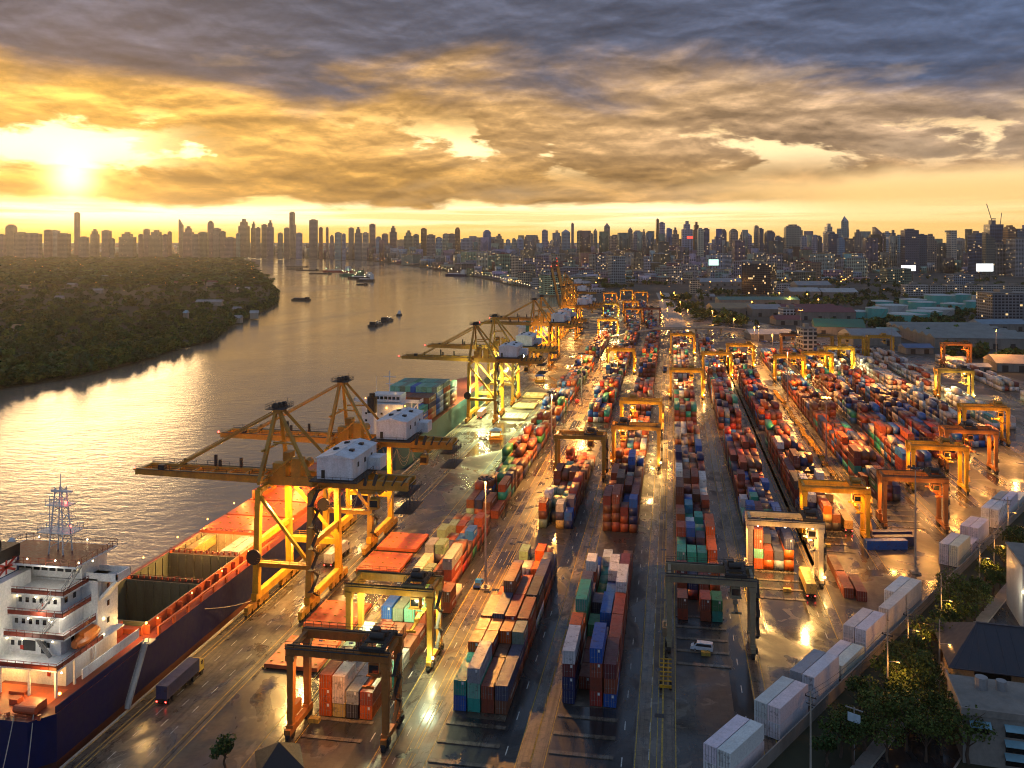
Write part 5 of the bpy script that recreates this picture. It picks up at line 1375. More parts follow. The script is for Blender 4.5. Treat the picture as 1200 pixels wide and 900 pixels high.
def kiosk(x, y, label):
    o = thing('wharf_kiosk', label, 'kiosk', (x, y, 0), R(12))
    f = MB()
    for sx in (-1, 1):
        for sy in (-1, 1): f.bar((sx * 2.3, sy * 2.3, 0), (sx * 2.3, sy * 2.3, 4), .3, .3)
    f.rng(-2.6, 2.6, -2.6, 2.6, 1.2, 1.5); f.rng(-3.2, 3.2, -3.2, -2.6, .2, 1.0); f.rng(-3.2, 3.2, 2.6, 3.2, .2, 1); f.build('frame', M['yellow'], o)
    r = MB(); r.add([(-3, -3, 4), (3, -3, 4), (3, 3, 4), (-3, 3, 4), (0, 0, 5.2)], [(0, 1, 4), (1, 2, 4), (2, 3, 4), (3, 0, 4), (3, 2, 1, 0)]); r.build('roof', M['blue'], o)
kiosk(-80, 406, 'yellow framed kiosk with blue roof on the lit wharf'); kiosk(-84, 575, 'yellow framed kiosk with blue roof farther along the dark wharf')
# odd containers on open paving
for (x, y, ch, rz_, lab) in ((62.5, 281, 'b', R(-78), 'low container with bright blue tarpaulin roof on open paving'), (65.5, 285, 'v', R(-78), 'grey blue roofed container beside the blue tarpaulin one'), (66, 290, 'n', R(-78), 'third low container behind the blue tarpaulin one'),
                             (44.5, 246, 'r', 0, 'lone red brown container on wet paving beside the cream crane'), (47.4, 244.5, 'm', 0, 'lone maroon container beside another by the cream crane'), (44.5, 259, 's', 0, 'lone brown container behind two others by the cream crane')):
    container(2, 2.59, colour(ch), lab, (x, y, .02), rz_, 'single containers on the open paving', 2)

# ---------------------------------------------------------------- white reefers along the boundary
U = Vector((.515, .857)); NL = Vector((-.857, .515)); P0 = Vector((19.5, 169)); RZ = math.atan2(U.y, U.x) - math.pi / 2
def along(t, s): p = P0 + U * t + NL * s; return p.x, p.y
RE = [(-19, 2, 2, 'ww'), (0, 2, 2, 'wl'), (15.5, 2, 2, 'wg'), (30, 2, 1, 'ww'), (43.5, 2, 2, 'wp'), (58.5, 1, 2, 'pw'), (70, 2, 2, 'pw'), (115, 2, 2, 'yp'), (129, 1, 1, 'p'), (136, 2, 2, 'wp'), (160, 2, 2, 'ww'), (174, 2, 2, 'wg'), (188, 2, 1, 'ww')]
kk = 0
for bi, (t, nw, nh, cs) in enumerate(RE):
    for c in range(nw):
        for z in range(nh):
            x, y = along(t + 6.1, 1.3 + c * 2.62)
            cc_ = {'w': (.78, .79, .79), 'l': (.66, .72, .71), 'g': (.34, .38, .42), 'p': (.78, .73, .68), 'y': (.80, .74, .62)}[cs[c % len(cs)]]
            kc = {'w': 'white', 'l': 'pale greenish', 'g': 'grey', 'p': 'off white', 'y': 'cream'}[cs[c % len(cs)]]
            lab = f"{kc} reefer in the boundary line, {ORD[bi]} stack from near end, {'fence' if c == 0 else 'yard'} side, {'top' if z == nh - 1 and nh > 1 else 'ground'} tier"
            container(2, 2.9, tuple(v * rnd.uniform(.9, 1.05) for v in cc_) + (1,), lab, (x, y, .12 + z * 2.92), RZ, 'white reefers along the boundary fence', 2, 'container', 'reefer_container', REEF)
# ---------------------------------------------------------------- facades
def facade(name, base, glassc, cw=4.2, ch=3.6, lit=.06, rough=.55, frame=.28, useobj=True, emit=.8):
    m, nt, b = newmat(name); p = pos_(nt)
    g = nt.nodes.new('ShaderNodeNewGeometry'); sx = nt.nodes.new('ShaderNodeSeparateXYZ'); L(nt, g.outputs['Normal'], sx.inputs[0])
    sp_ = nt.nodes.new('ShaderNodeSeparateXYZ'); L(nt, p, sp_.inputs[0])
    ax = math_(nt, 'GREATER_THAN', math_(nt, 'ABSOLUTE', sx.outputs[0]), math_(nt, 'ABSOLUTE', sx.outputs[1]))
    u = math_(nt, 'ADD', math_(nt, 'MULTIPLY', ax, sp_.outputs[1]), math_(nt, 'MULTIPLY', math_(nt, 'SUBTRACT', 1.0, ax), sp_.outputs[0]))
    u = math_(nt, 'DIVIDE', u, cw); v = math_(nt, 'DIVIDE', sp_.outputs[2], ch)
    fu_, fv = math_(nt, 'FRACT', u), math_(nt, 'FRACT', v)
    wall = math_(nt, 'GREATER_THAN', math_(nt, 'ABSOLUTE', sx.outputs[2]), .5)
    inw = math_(nt, 'MULTIPLY', math_(nt, 'GREATER_THAN', fu_, frame), math_(nt, 'GREATER_THAN', fv, frame + .1))
    inw = math_(nt, 'MULTIPLY', inw, math_(nt, 'SUBTRACT', 1.0, wall))
    cxyz = nt.nodes.new('ShaderNodeCombineXYZ'); L(nt, math_(nt, 'FLOOR', u), cxyz.inputs[0]); L(nt, math_(nt, 'FLOOR', v), cxyz.inputs[1]); L(nt, ax, cxyz.inputs[2])
    wn_ = nt.nodes.new('ShaderNodeTexWhiteNoise'); L(nt, cxyz.outputs[0], wn_.inputs[0])
    islit = math_(nt, 'MULTIPLY', inw, math_(nt, 'GREATER_THAN', wn_.outputs['Value'], 1 - lit))
    if useobj: col = mix_(nt, 1.0, nt.nodes.new('ShaderNodeObjectInfo').outputs['Color'], (*base, 1), 'MULTIPLY')
    else: col = mix_(nt, 1.0, nt.nodes.new('ShaderNodeAttribute').outputs['Color'], (*base, 1), 'MULTIPLY'); 
    if not useobj:
        for n in nt.nodes:
            if n.type == 'ATTRIBUTE': n.attribute_name = 'tint'
    col = mix_(nt, 1.0, col, ramp_(nt, noise_(nt, scale_(nt, p, (1, 1, .3)), .08, 4, .6), [(.3, (.72, .72, .72)), (.7, (1.15, 1.13, 1.1))]), 'MULTIPLY')
    L(nt, mix_(nt, inw, col, (*glassc, 1)), b.inputs['Base Color'])
    L(nt, math_(nt, 'MULTIPLY_ADD', inw, .15 - rough, rough), b.inputs['Roughness'])
    ec = mix_(nt, wn_.outputs['Value'], (1, .36, .06, 1), (1, .66, .28, 1)); L(nt, ec, b.inputs['Emission Color'])
    L(nt, math_(nt, 'MULTIPLY', islit, emit), b.inputs['Emission Strength'])
    m.cycles.emission_sampling = 'NONE'
    return m
M['tower'] = facade('tower_facade', (1, 1, 1), (.06, .07, .09), 5.5, 6.5, .022, frame=.42, emit=.55)
M['towerglass'] = facade('tower_glass_facade', (1.4, 1.5, 1.7), (.04, .06, .09), 5, 4, .03, .3, .12, emit=.6)
M['midrise'] = facade('midrise_facade', (1, 1, 1), (.03, .03, .035), 4.0, 3.4, .05)
M['lowrise'] = facade('lowrise_facade', (1, 1, 1), (.03, .03, .03), 5, 3.6, .05, useobj=False, emit=.6)
M['glassblock'] = facade('dark_glass_block', (.12, .14, .16), (.008, .014, .022), 2.6, 3.6, .07, .3, .10)
TONES = dict(brown=(.42, .33, .27), grey=(.44, .47, .52), beige=(.68, .60, .48), dark=(.12, .15, .20), blue=(.20, .34, .55), pale=(.50, .48, .45), rust=(.45, .20, .09))
SECT = [(0, 205, 'over the wooded bank'), (205, 334, 'between the needle spire and the notched tower'), (334, 460, 'around the notched tower'), (460, 615, 'behind the lit far quay'),
        (615, 760, 'above the far wharf cranes'), (760, 912, 'around the twin topped cluster'), (912, 1057, 'around the crowned round tower'), (1057, 1210, 'behind the white billboard')]
TW = [  # px0, px1, top py, shape, tone, depth
 (-3, 5.5, 274, 'slab', 'brown', 4700), (8.5, 18, 263, 'round', 'brown', 5000), (19, 32, 272, 'slab', 'brown', 4600), (33, 47, 273, 'slab', 'brown', 4500), (53, 60, 269, 'slab', 'brown', 4700), (60.5, 69, 269.5, 'slab', 'beige', 4800), (69.5, 81, 273, 'slab', 'brown', 4600),
 (88, 93, 248.5, 'slab', 'brown', 5200), (94, 103, 277, 'slab', 'brown', 4600), (107.5, 115, 268.5, 'step', 'brown', 4900), (121, 129, 269.5, 'slab', 'brown', 4800), (130, 134, 279, 'slab', 'brown', 4500), (141, 158, 272, 'step', 'brown', 4700), (163, 168, 274, 'slab', 'brown', 4800),
 (169, 175, 268, 'slab', 'brown', 5000), (176, 191, 269.5, 'step', 'brown', 4800), (191.5, 196, 274, 'slab', 'brown', 4700), (197, 201, 271, 'slab', 'brown', 4900), (210, 214.5, 257, 'slant', 'brown', 5000), (216, 226, 265, 'step', 'brown', 4800), (226.5, 233, 274, 'slab', 'brown', 4600),
 (233.5, 243.5, 271.5, 'slab', 'brown', 4700), (244, 250, 258.5, 'round', 'brown', 4900), (250.5, 258, 267, 'slab', 'brown', 4700), (258.5, 264, 270.5, 'slab', 'brown', 4600), (265, 275, 277.5, 'round', 'brown', 4600), (277, 281, 273, 'slab', 'grey', 4700), (281, 291, 256.5, 'step', 'brown', 4800),
 (294.5, 300, 259.5, 'step', 'brown', 4900), (300.5, 305, 266, 'slab', 'brown', 4700), (307, 313, 262.5, 'slab', 'brown', 4800), (313.3, 320.5, 258, 'step', 'brown', 4700), (326, 331, 272.5, 'slab', 'brown', 4600), (333.5, 339.5, 266.5, 'slab', 'brown', 4700), (340, 347, 248, 'notch', 'brown', 5000),
 (347.5, 354, 272.5, 'slab', 'grey', 4600), (363, 372, 257, 'slab', 'brown', 4800), (374, 378, 266, 'slab', 'rust', 4700), (382, 385, 266, 'slab', 'brown', 4800), (387, 391, 274.5, 'point', 'brown', 4700), (393, 400, 272, 'slab', 'grey', 4500), (401, 405, 273.5, 'slab', 'grey', 4500),
 (409, 414.5, 266.5, 'slab', 'brown', 4700), (416, 424, 266, 'step', 'brown', 4500), (425, 432, 272, 'slab', 'beige', 4500), (433, 440, 262, 'slab', 'brown', 4600), (441, 446.5, 277, 'slab', 'grey', 4400), (448, 454.5, 273.5, 'slab', 'brown', 4400), (457, 465, 264.5, 'step', 'brown', 4500),
 (474, 484, 270, 'step', 'brown', 4300), (484.5, 491, 274, 'slab', 'brown', 4200), (493.5, 500, 267, 'slab', 'rust', 4300), (500.5, 510, 274.5, 'slab', 'brown', 4000), (511, 518, 277.5, 'slab', 'grey', 4000), (519, 526, 273.5, 'slab', 'beige', 4100), (526.5, 533, 273.5, 'slab', 'brown', 4100), (533.5, 539, 266.5, 'round', 'rust', 4300),
 (540, 554, 279, 'slab', 'grey', 3900), (557, 562, 278, 'slab', 'beige', 4000), (566, 575, 269.5, 'round', 'blue', 3700), (580, 590, 274, 'step', 'brown', 4000), (593, 598, 280, 'slab', 'grey', 3900), (600, 604.5, 279, 'slab', 'beige', 3900), (606, 613, 277.5, 'point', 'grey', 3900),
 (626, 632, 275.5, 'step', 'brown', 4100), (635, 642, 269, 'slab', 'grey', 3900), (648, 657, 270, 'step', 'brown', 4000), (658, 668, 268.5, 'point', 'grey', 4000), (669.4, 672.4, 261, 'slab', 'brown', 4300), (676, 684, 270, 'slab', 'brown', 3800), (684.5, 689, 273, 'slab', 'grey', 3800), (692, 695, 273, 'slab', 'brown', 3800),
 (695.4, 700, 267.5, 'point', 'brown', 4000), (702, 706.5, 274, 'slab', 'grey', 3800), (708, 714.5, 261, 'point', 'brown', 4000), (715.5, 727, 275, 'slab', 'brown', 3700), (729, 733.5, 277, 'slab', 'grey', 3700), (736, 741, 266, 'point', 'brown', 3900), (742, 752, 270, 'round', 'grey', 3600), (752.5, 756.5, 268.5, 'step', 'brown', 3800),
 (757.5, 764, 271, 'slab', 'brown', 3700), (769, 772, 256, 'slab', 'rust', 3700), (772.5, 779, 260, 'slab', 'grey', 3500), (780, 787, 267, 'slab', 'blue', 3300), (787.5, 795, 266.5, 'step', 'brown', 3500), (799, 811, 259, 'step', 'grey', 3200), (812, 820, 260, 'step', 'rust', 3400), (817.5, 824, 267, 'slab', 'beige', 3000), (824.2, 831, 267, 'slab', 'dark', 3000),
 (838, 844, 276, 'slab', 'grey', 3300), (845, 851, 268.5, 'round', 'dark', 3400), (855, 864, 268, 'round', 'brown', 3400), (867, 872, 272, 'step', 'dark', 3300), (873, 880, 272.5, 'point', 'grey', 3300), (884, 888.5, 264, 'slab', 'brown', 3300), (889, 894, 267, 'slab', 'dark', 3200), (897, 907, 270, 'round', 'dark', 3200),
 (908, 915, 276, 'slab', 'dark', 3100), (920, 937.5, 263, 'round', 'brown', 3200), (938.5, 945, 276, 'slab', 'grey', 3100), (952, 957, 275, 'slab', 'grey', 3000), (957.5, 962, 276, 'slab', 'dark', 3000), (966, 976, 262, 'step', 'beige', 3100), (968, 980.5, 272.5, 'slab', 'dark', 2750), (981, 994.5, 253, 'crown', 'grey', 3000), (982, 989, 278, 'slab', 'blue', 2700),
 (1000.5, 1010, 269, 'step', 'brown', 3000), (1011, 1015, 280, 'slab', 'grey', 2900), (1015.5, 1020.5, 277, 'slab', 'brown', 2900), (1024, 1033, 266, 'slant', 'brown', 2950), (1037, 1042, 271, 'slab', 'grey', 2800), (1043, 1050, 269.5, 'step', 'dark', 2700), (1051, 1056, 275, 'slab', 'grey', 2800),
 (1058, 1074, 268, 'slab', 'dark', 2500), (1074.5, 1084.5, 274, 'slab', 'dark', 2600), (1085, 1095.5, 274, 'step', 'brown', 2700), (1109.5, 1119, 270, 'hat', 'beige', 2700), (1121, 1127.5, 278, 'point', 'brown', 2800), (1138, 1155, 273, 'slab', 'dark', 2500), (1153, 1164, 272, 'slant', 'green', 2350), (1156.5, 1172, 263, 'crane', 'dark', 2600),
 (1178, 1188, 264, 'round', 'rust', 2500), (1188.5, 1200.5, 268, 'slab', 'dark', 2500), (1201, 1212, 262, 'slab', 'grey', 2500)]
TONES['green'] = (.16, .19, .13)
SHAPEW = dict(slab='slab', step='stepped', round='rounded top', slant='slant topped', notch='notched', point='pointed', crown='crowned', hat='flat capped', crane='unfinished')
def tower(px0, px1, top, shape, tone, d, label, group, mat=None):
    x, y = at_depth((px0 + px1) / 2, d); wd = (px1 - px0) / F * d; h = HC + (YH - top) * d / F; dp = max(18, min(wd, 45)) * rnd.uniform(.8, 1.1)
    o = thing('tower', label, 'tower', (x, y, 0), YAW + rnd.uniform(-.12, .12), group)
    b_ = MB(); c_ = MB(); a, e = wd / 2, dp / 2
    if shape == 'slab':
        b_.rng(-a, a, -e, e, 0, h - 4); c_.rng(-a * .6, a * .5, -e * .6, e * .6, h - 4, h)
    elif shape == 'step':
        b_.rng(-a, a, -e, e, 0, h * .82); b_.rng(-a * .62, a * .55, -e * .9, e * .9, h * .82, h * .93); c_.rng(-a * .3, a * .3, -e * .5, e * .5, h * .93, h)
    elif shape == 'round':
        n = 10; prev = None
        b_.rng(-a, a, -e, e, 0, h * .91)
        for i in range(3):
            f0 = (.93, .78, .5)[i]; c_.rng(-a * f0, a * f0, -e * f0, e * f0, h * (.91 + .03 * i), h * (.94 + .03 * i))
    elif shape == 'slant':
        b_.add([(-a, -e, 0), (a, -e, 0), (a, e, 0), (-a, e, 0), (-a, -e, h), (a, -e, h * .84), (a, e, h * .84), (-a, e, h)], [tuple(f) for f in BOXF]); c_.rng(-a * .3, a * .3, -e * .4, e * .4, h * .85, h * .9)
    elif shape == 'notch':
        b_.rng(-a, a, -e, e, 0, h * .45); b_.rng(-a, a * .75, -e, e, h * .45, h * .72); b_.rng(-a, a * .35, -e, e, h * .72, h - 5); c_.rng(-a * .8, a * .2, -e * .6, e * .6, h - 5, h)
    elif shape == 'point':
        b_.rng(-a, a, -e, e, 0, h * .9); c_.add([(-a, -e, h * .9), (a, -e, h * .9), (a, e, h * .9), (-a, e, h * .9), (0, 0, h)], [(0, 1, 4), (1, 2, 4), (2, 3, 4), (3, 0, 4)])
    elif shape == 'crown':
        b_.tube((0, 0, 0), (0, 0, h * .76), a, 20); b_.tube((a * .35, 0, h * .76), (a * .35, 0, h * .9), a * .62, 20)
        c_.add([(a * .35 + a * .6 * math.cos(t), a * .6 * math.sin(t), h * .9) for t in np.linspace(0, 6.28, 12, False)] + [(a * .25, 0, h)], [(i, (i + 1) % 12, 12) for i in range(12)])
    elif shape == 'hat':
        b_.rng(-a * .55, a, -e, e, 0, h - 6); c_.rng(-a, a, -e, e, h - 6, h)
    elif shape == 'crane':
        b_.rng(-a, a, -e, e, 0, h); c_.rng(-a * .5, a * .1, -e * .5, e * .5, h, h + 12)
        c_.bar((-a * .2, 0, h + 8), (-a * 1.0, 0, h + 60), 1.6, 1.6); c_.bar((a * .9, 0, h - 10), (a * 1.2, 0, h + 34), 1.4, 1.4); c_.bar((-a * .3, 0, h + 16), (a * .3, 0, h + 16), 4, 3)
    bo = b_.build('shaft', mat or (M['towerglass'] if tone in ('dark', 'blue') and rnd.random() < .7 else M['tower']), o); bo.color = (*[v * rnd.uniform(.85, 1.15) for v in TONES[tone]], 1)
    co = c_.build('crown', M['tower'], o); co.color = (*TONES[tone], 1)
    return o
cnt = {}
for t in sorted(TW, key=lambda t: t[0]):
    si = next((i for i, s in enumerate(SECT) if s[0] <= (t[0] + t[1]) / 2 < s[1]), 7 if t[0] > 600 else 0)
    cnt[si] = cnt.get(si, 0) + 1; k = cnt[si]
    od = ORD[k - 1] if k <= 20 else {21: 'twenty-first', 22: 'twenty-second', 23: 'twenty-third', 24: 'twenty-fourth'}.get(k, 'last')
    tower(*t, f"{t[4]} {SHAPEW[t[3]]} tower, {od} from left, {SECT[si][2]}", 'skyline towers')
# ---------------------------------------------------------------- buildings nearer than the skyline
def block(name, cat, px0, px1, ytop, ybase, col, label, mat=None, dp=None, rz=None, z_roof=True, roofcol=None, base_d=None):
    d = base_d or F * HC / (ybase - YH); x, y = at_depth((px0 + px1) / 2, d); wd = (px1 - px0) / F * d; h = HC + (YH - ytop) * d / F
    dp = dp or wd * .5; rz = YAW if rz is None else rz
    o = thing(name, label, cat, (x - math.sin(rz) * dp / 2, y + math.cos(rz) * dp / 2, 0), rz)
    b_ = MB(); b_.rng(-wd / 2, wd / 2, -dp / 2, dp / 2, 0, h); bo = b_.build('wall', mat or M['midrise'], o); bo.color = (*col, 1)
    r = MB(); r.rng(-wd / 2 - .3, wd / 2 + .3, -dp / 2 - .3, dp / 2 + .3, h, h + .8); r.rng(-wd * .2, wd * .1, -dp * .2, dp * .2, h + .8, h + 4)
    ro = r.build('roof', M['concrete'] if not roofcol else roofcol, o)
    return o
block('office_block', 'building', 869, 903, 309, 345, (.5, .5, .5), 'dark glass office block with scattered lit windows beside the sheds', M['glassblock'], 45, YAW - .5)
block('office_block', 'building', 902, 926, 333, 343, (.55, .56, .58), 'low white office wing beside the dark glass block', dp=30)
block('office_block', 'building', 809.5, 820, 328, 344, (.6, .5, .36), 'narrow warm lit office block by the yard road trees', dp=16)
block('office_block', 'building', 941, 957, 386, 420, (.5, .42, .34), 'five storey office block behind the pinkish yard crane', dp=16)
block('office_block', 'building', 918, 943, 362, 374, (.6, .6, .6), 'plain white block between the maroon and grey shed roofs', dp=20)
block('hotel', 'building', 1093, 1122, 286, 318, (.40, .36, .30), 'wide beige hotel block with a grid of balconies below the flat capped tower', dp=40)
block('hotel', 'building', 1166, 1189, 286, 323, (.34, .33, .33), 'grey hotel slab with dark vertical bays beside the second billboard', dp=45)
block('hotel', 'building', 1190, 1213, 280, 324, (.42, .42, .42), 'paler hotel slab at the right edge with a lit stair strip', dp=45)
block('apartment_block', 'building', 1011, 1020.5, 291, 317, (.50, .45, .40), 'beige apartment slab with one dark vertical slit', dp=40)
block('apartment_block', 'building', 1021, 1030, 293, 317, (.36, .30, .26), 'brown apartment slab joined to the beige one with a slit', dp=40)
block('apartment_block', 'building', 1040, 1068, 315, 333, (.20, .28, .18), 'green painted block below the nearer white billboard', dp=40)
block('apartment_block', 'building', 618, 631, 284, 302, (.42, .43, .46), 'pale grey slab with white edges above the far wharf cranes', dp=40)
block('apartment_block', 'building', 796, 811, 280, 302, (.20, .22, .24), 'dark block with amber lit windows and a teal strip in the twin topped cluster', dp=40, mat=M['glassblock'])
block('apartment_block', 'building', 851, 867, 283, 301, (.52, .50, .48), 'white slab with brown top in front of the skyline', dp=40)
block('apartment_block', 'building', 830, 850, 293, 303, (.36, .42, .42), 'low pale teal office slab above the mint billboard', dp=30)
block('apartment_block', 'building', 884, 900, 289, 304, (.50, .46, .40), 'beige stepped block behind the dark glass office', dp=40)
block('apartment_block', 'building', 868, 880, 293, 303, (.45, .46, .46), 'small grey slab left of the beige stepped block', dp=30)
block('apartment_block', 'building', 1077, 1092, 289, 308, (.20, .20, .22), 'dark grey block left of the wide beige hotel', dp=40)
block('apartment_block', 'building', 1029, 1036, 283, 306, (.34, .38, .42), 'slim blue grey block right of the brown slab pair', dp=30)
block('apartment_block', 'building', 553, 563, 283, 302, (.30, .30, .32), 'dark curved looking block behind the lit far quay', dp=40)
block('apartment_block', 'building', 536, 553, 287, 302, (.45, .40, .34), 'beige block beside the dark one behind the lit far quay', dp=40)
block('apartment_block', 'building', 462, 482, 281, 295, (.34, .36, .34), 'wide grey green block above the blue edged billboard', dp=40)
block('office_block', 'building', 1163, 1212, 344, 378, (.22, .23, .25), 'dark grey apartment slab right of the teal tanks', dp=35)
for i, (a, b_) in enumerate(((1061, 1088), (1090, 1108), (1110, 1128), (1130, 1150), (1152, 1176), (1178, 1206))):
    block('apartment_block', 'building', a, b_, 334 + (i % 2), 347, (.48, .47, .44), f'long white walk up apartment block behind the teal tanks, {ORD[i]} from left', dp=18)
block('apartment_block', 'building', 981, 1011, 306, 317, (.42, .36, .28), 'wide low beige block left of the slab with a slit', dp=60)
block('office_block', 'building', 1117, 1142, 322, 334, (.28, .34, .40), 'low blue grey building left of the second billboard post', dp=30)
# sheds
ROOF = {}
def roofmat(k, c):
    if k not in ROOF:
        m = paint('roof_' + k, c, .55, .4, (.08, .06, .05), .12); ROOF[k] = m
    return ROOF[k]
def shed(px0, px1, ybase, h, dp, col, label, rz=None, n=1, wallc='concrete', z=0):
    d = F * HC / (ybase - YH); x, y = at_depth((px0 + px1) / 2, d); wd = (px1 - px0) / F * d
    rz = YAW if rz is None else rz
    o = thing('warehouse', label, 'warehouse', (x - math.sin(rz) * dp / 2, y + math.cos(rz) * dp / 2, 0), rz)
    w_ = MB(); w_.rng(-wd / 2, wd / 2, -dp / 2, dp / 2, 0, h); w_.build('wall', M[wallc], o)
    k = max(2, min(6, int(wd / 14)))
    for i in range(k):
        xx = -wd / 2 + (i + .5) * wd / k; MB().rng(xx - 2, xx + 2, -dp / 2 - .08, -dp / 2, 0, min(4.5, h * .8)).build('door', M['darksteel'], o)
    r = MB(); s = dp / n
    for i in range(n):
        y0 = -dp / 2 + i * s; A = -wd / 2 - .8; B = wd / 2 + .8
        r.add([(A, y0 - .5, h), (B, y0 - .5, h), (B, y0 + s + .0, h), (A, y0 + s + .0, h), (A, y0 + s / 2, h + s * .13 + .6), (B, y0 + s / 2, h + s * .13 + .6)], [(0, 1, 5, 4), (2, 3, 4, 5), (1, 2, 5), (3, 0, 4)])
    r.build('roof', col, o)
shed(843, 937, 359, 9, 26, roofmat('teal', (.05, .20, .17)), 'long warehouse with teal roof below the dark glass block')
shed(836, 884, 369, 8, 40, roofmat('tan', (.34, .24, .12)), 'warehouse with wide tan roof by the yard road')
shed(882, 917, 371, 9, 34, roofmat('grey', (.32, .32, .32)), 'warehouse with grey roof and orange lit front')
shed(936, 1003, 375, 9, 90, roofmat('maroon', (.20, .035, .04)), 'large warehouse with maroon roof left of the teal tanks', n=3)
shed(910, 940, 381, 6, 26, roofmat('maroon', (.20, .035, .04)), 'small maroon roofed shed before the white block', n=1)
shed(927, 962, 349, 10, 40, roofmat('white', (.48, .48, .46)), 'long white roofed shed among orange street lamps')
shed(965, 1006, 349, 9, 40, roofmat('white', (.48, .48, .46)), 'second white roofed shed right of the orange lamps')
shed(935, 975, 340, 9, 50, roofmat('grey', (.32, .32, .32)), 'grey roofed shed behind the white roofed pair')
shed(957, 1012, 393, 8, 44, roofmat('green', (.03, .17, .10)), 'warehouse with deep green roof before the teal tanks', YAW - .25)
shed(1030, 1071, 395, 6, 14, roofmat('paleteal', (.30, .45, .40)), 'narrow shed with pale teal roof beside dark trees', YAW - .3)
shed(1000, 1056, 405, 8, 36, roofmat('grey', (.32, .32, .32)), 'grey roofed depot behind the yellow yard cranes')
shed(1062, 1094, 415, 5, 16, roofmat('blue', (.10, .16, .30)), 'low depot with blue roof behind the white containers')
shed(1098, 1215, 409, 9, 130, roofmat('striped', (.26, .26, .23)), 'huge warehouse with many ridged grey roofs at the right edge', YAW - .1, 7)
shed(1139, 1162, 437, 4, 12, roofmat('pale', (.45, .42, .38)), 'small pale office hut near the lone orange crane')
shed(1110, 1134, 428, 4, 10, roofmat('pale', (.45, .42, .38)), 'tiny cream hut under the lone orange crane')
shed(1170, 1206, 436, 6, 30, roofmat('cream', (.50, .40, .30)), 'cream walled shed at the right edge lit by a lamp', YAW - .2)
shed(880, 930, 398, 5, 24, roofmat('white', (.48, .48, .46)), 'white roofed shelter behind the parked vehicles')
shed(818, 838, 352, 6, 20, roofmat('grey', (.32, .32, .32)), 'small grey shed among trees by the yard road')
shed(1150, 1205, 388, 7, 26, roofmat('bluegrey', (.22, .30, .36)), 'blue grey shed between the tanks and the ridged warehouse')
shed(820, 870, 335, 8, 50, roofmat('grey', (.32, .32, .32)), 'dim grey depot left of the dark glass block')
for (a, b_, yb_, c, lab) in ((640, 672, 331, 'grey', 'grey shed behind the farthest wharf cranes, widest'), (676, 704, 327, 'white', 'white roofed shed behind the farthest wharf cranes'), (706, 742, 323, 'tan', 'tan roofed shed among lamps past the last cranes'), (745, 775, 327, 'grey', 'grey shed by the bend of the yard road'), (780, 806, 332, 'white', 'white shed right of the yard road bend'),
        (655, 690, 320, 'maroon', 'dull red shed far behind the wharf cranes'), (700, 735, 316, 'white', 'long pale shed far past the last cranes'), (600, 632, 322, 'white', 'pale quay shed at the end of the lit far quay'), (560, 596, 316, 'grey', 'grey quay shed along the lit far quay'), (760, 795, 319, 'grey', 'dim grey shed among the lamps before the city'), (520, 552, 311, 'tan', 'tan quay shed along the lit far quay')):
    shed(a, b_, yb_, 9, 60, roofmat(c, (.4, .4, .4)), lab)
# storage tanks
M['tankteal'] = paint('tank_teal', (.09, .50, .44), .5, .3, (.05, .10, .08), .15)
M['tankroof'] = paint('tank_roof', (.62, .68, .64), .6, .3, (.2, .18, .14), .15)
M['tankwhite'] = paint('tank_white', (.55, .57, .55), .5, .3, (.2, .16, .1), .15)
TK = [(993, 1020, 373, 364, 'tankteal'), (1015, 1040, 374, 360, 'tankteal'), (1027, 1063, 371, 357, 'tankwhite'), (1041, 1085, 379, 367.5, 'tankteal'), (1063, 1103, 378, 364, 'tankteal'), (1076, 1117, 373, 361, 'tankwhite'), (1055, 1085, 362, 350, 'tankteal'),
      (1065, 1096, 364, 353, 'tankteal'), (1084, 1118, 357, 345, 'tankteal'), (1115, 1137, 355, 344, 'tankteal'), (1103, 1130, 366, 355, 'tankteal'), (1130, 1148, 362, 352, 'tankteal'), (1140, 1166, 358, 346, 'tankwhite'), (1020, 1046, 362, 352, 'tankteal')]
for i, (a, b_, yb_, yt, mt) in enumerate(TK):
    d = F * HC / (yb_ - YH); r = (b_ - a) / 2 / F * d; x, y = at_depth((a + b_) / 2, d + r); h = max(7, HC - (yt - YH + 1.5) * (d + .4 * r) / F); h = min(h, 15)
    o = thing('storage_tank', f"{'teal' if mt == 'tankteal' else 'white'} oil storage tank, {ORD[i]} counted from the front left of the tank farm", 'storage tank', (x, y, 0), 0, 'oil storage tanks')
    s = MB(); s.tube((0, 0, 0), (0, 0, h), r, 28); s.build('shell', M[mt], o)
    s = MB(); s.tube((0, 0, h), (0, 0, h + .4), r + .35, 28); s.tube((0, 0, h + .4), (0, 0, h + 1.9), r + .1, 28, .8); ro = s.build('roof', M['tankroof'], o)
    s = MB(); s.rails([(r * math.cos(t), r * math.sin(t), h + .4) for t in np.linspace(0, 6.28, 14, False)], 1.1, closed=True, step=4, r=.08); s.bar((0, -r - .6, 0), (r * .7, -r * .8 - .6, h), .8, .2); s.build('stair', M['galv'], o)
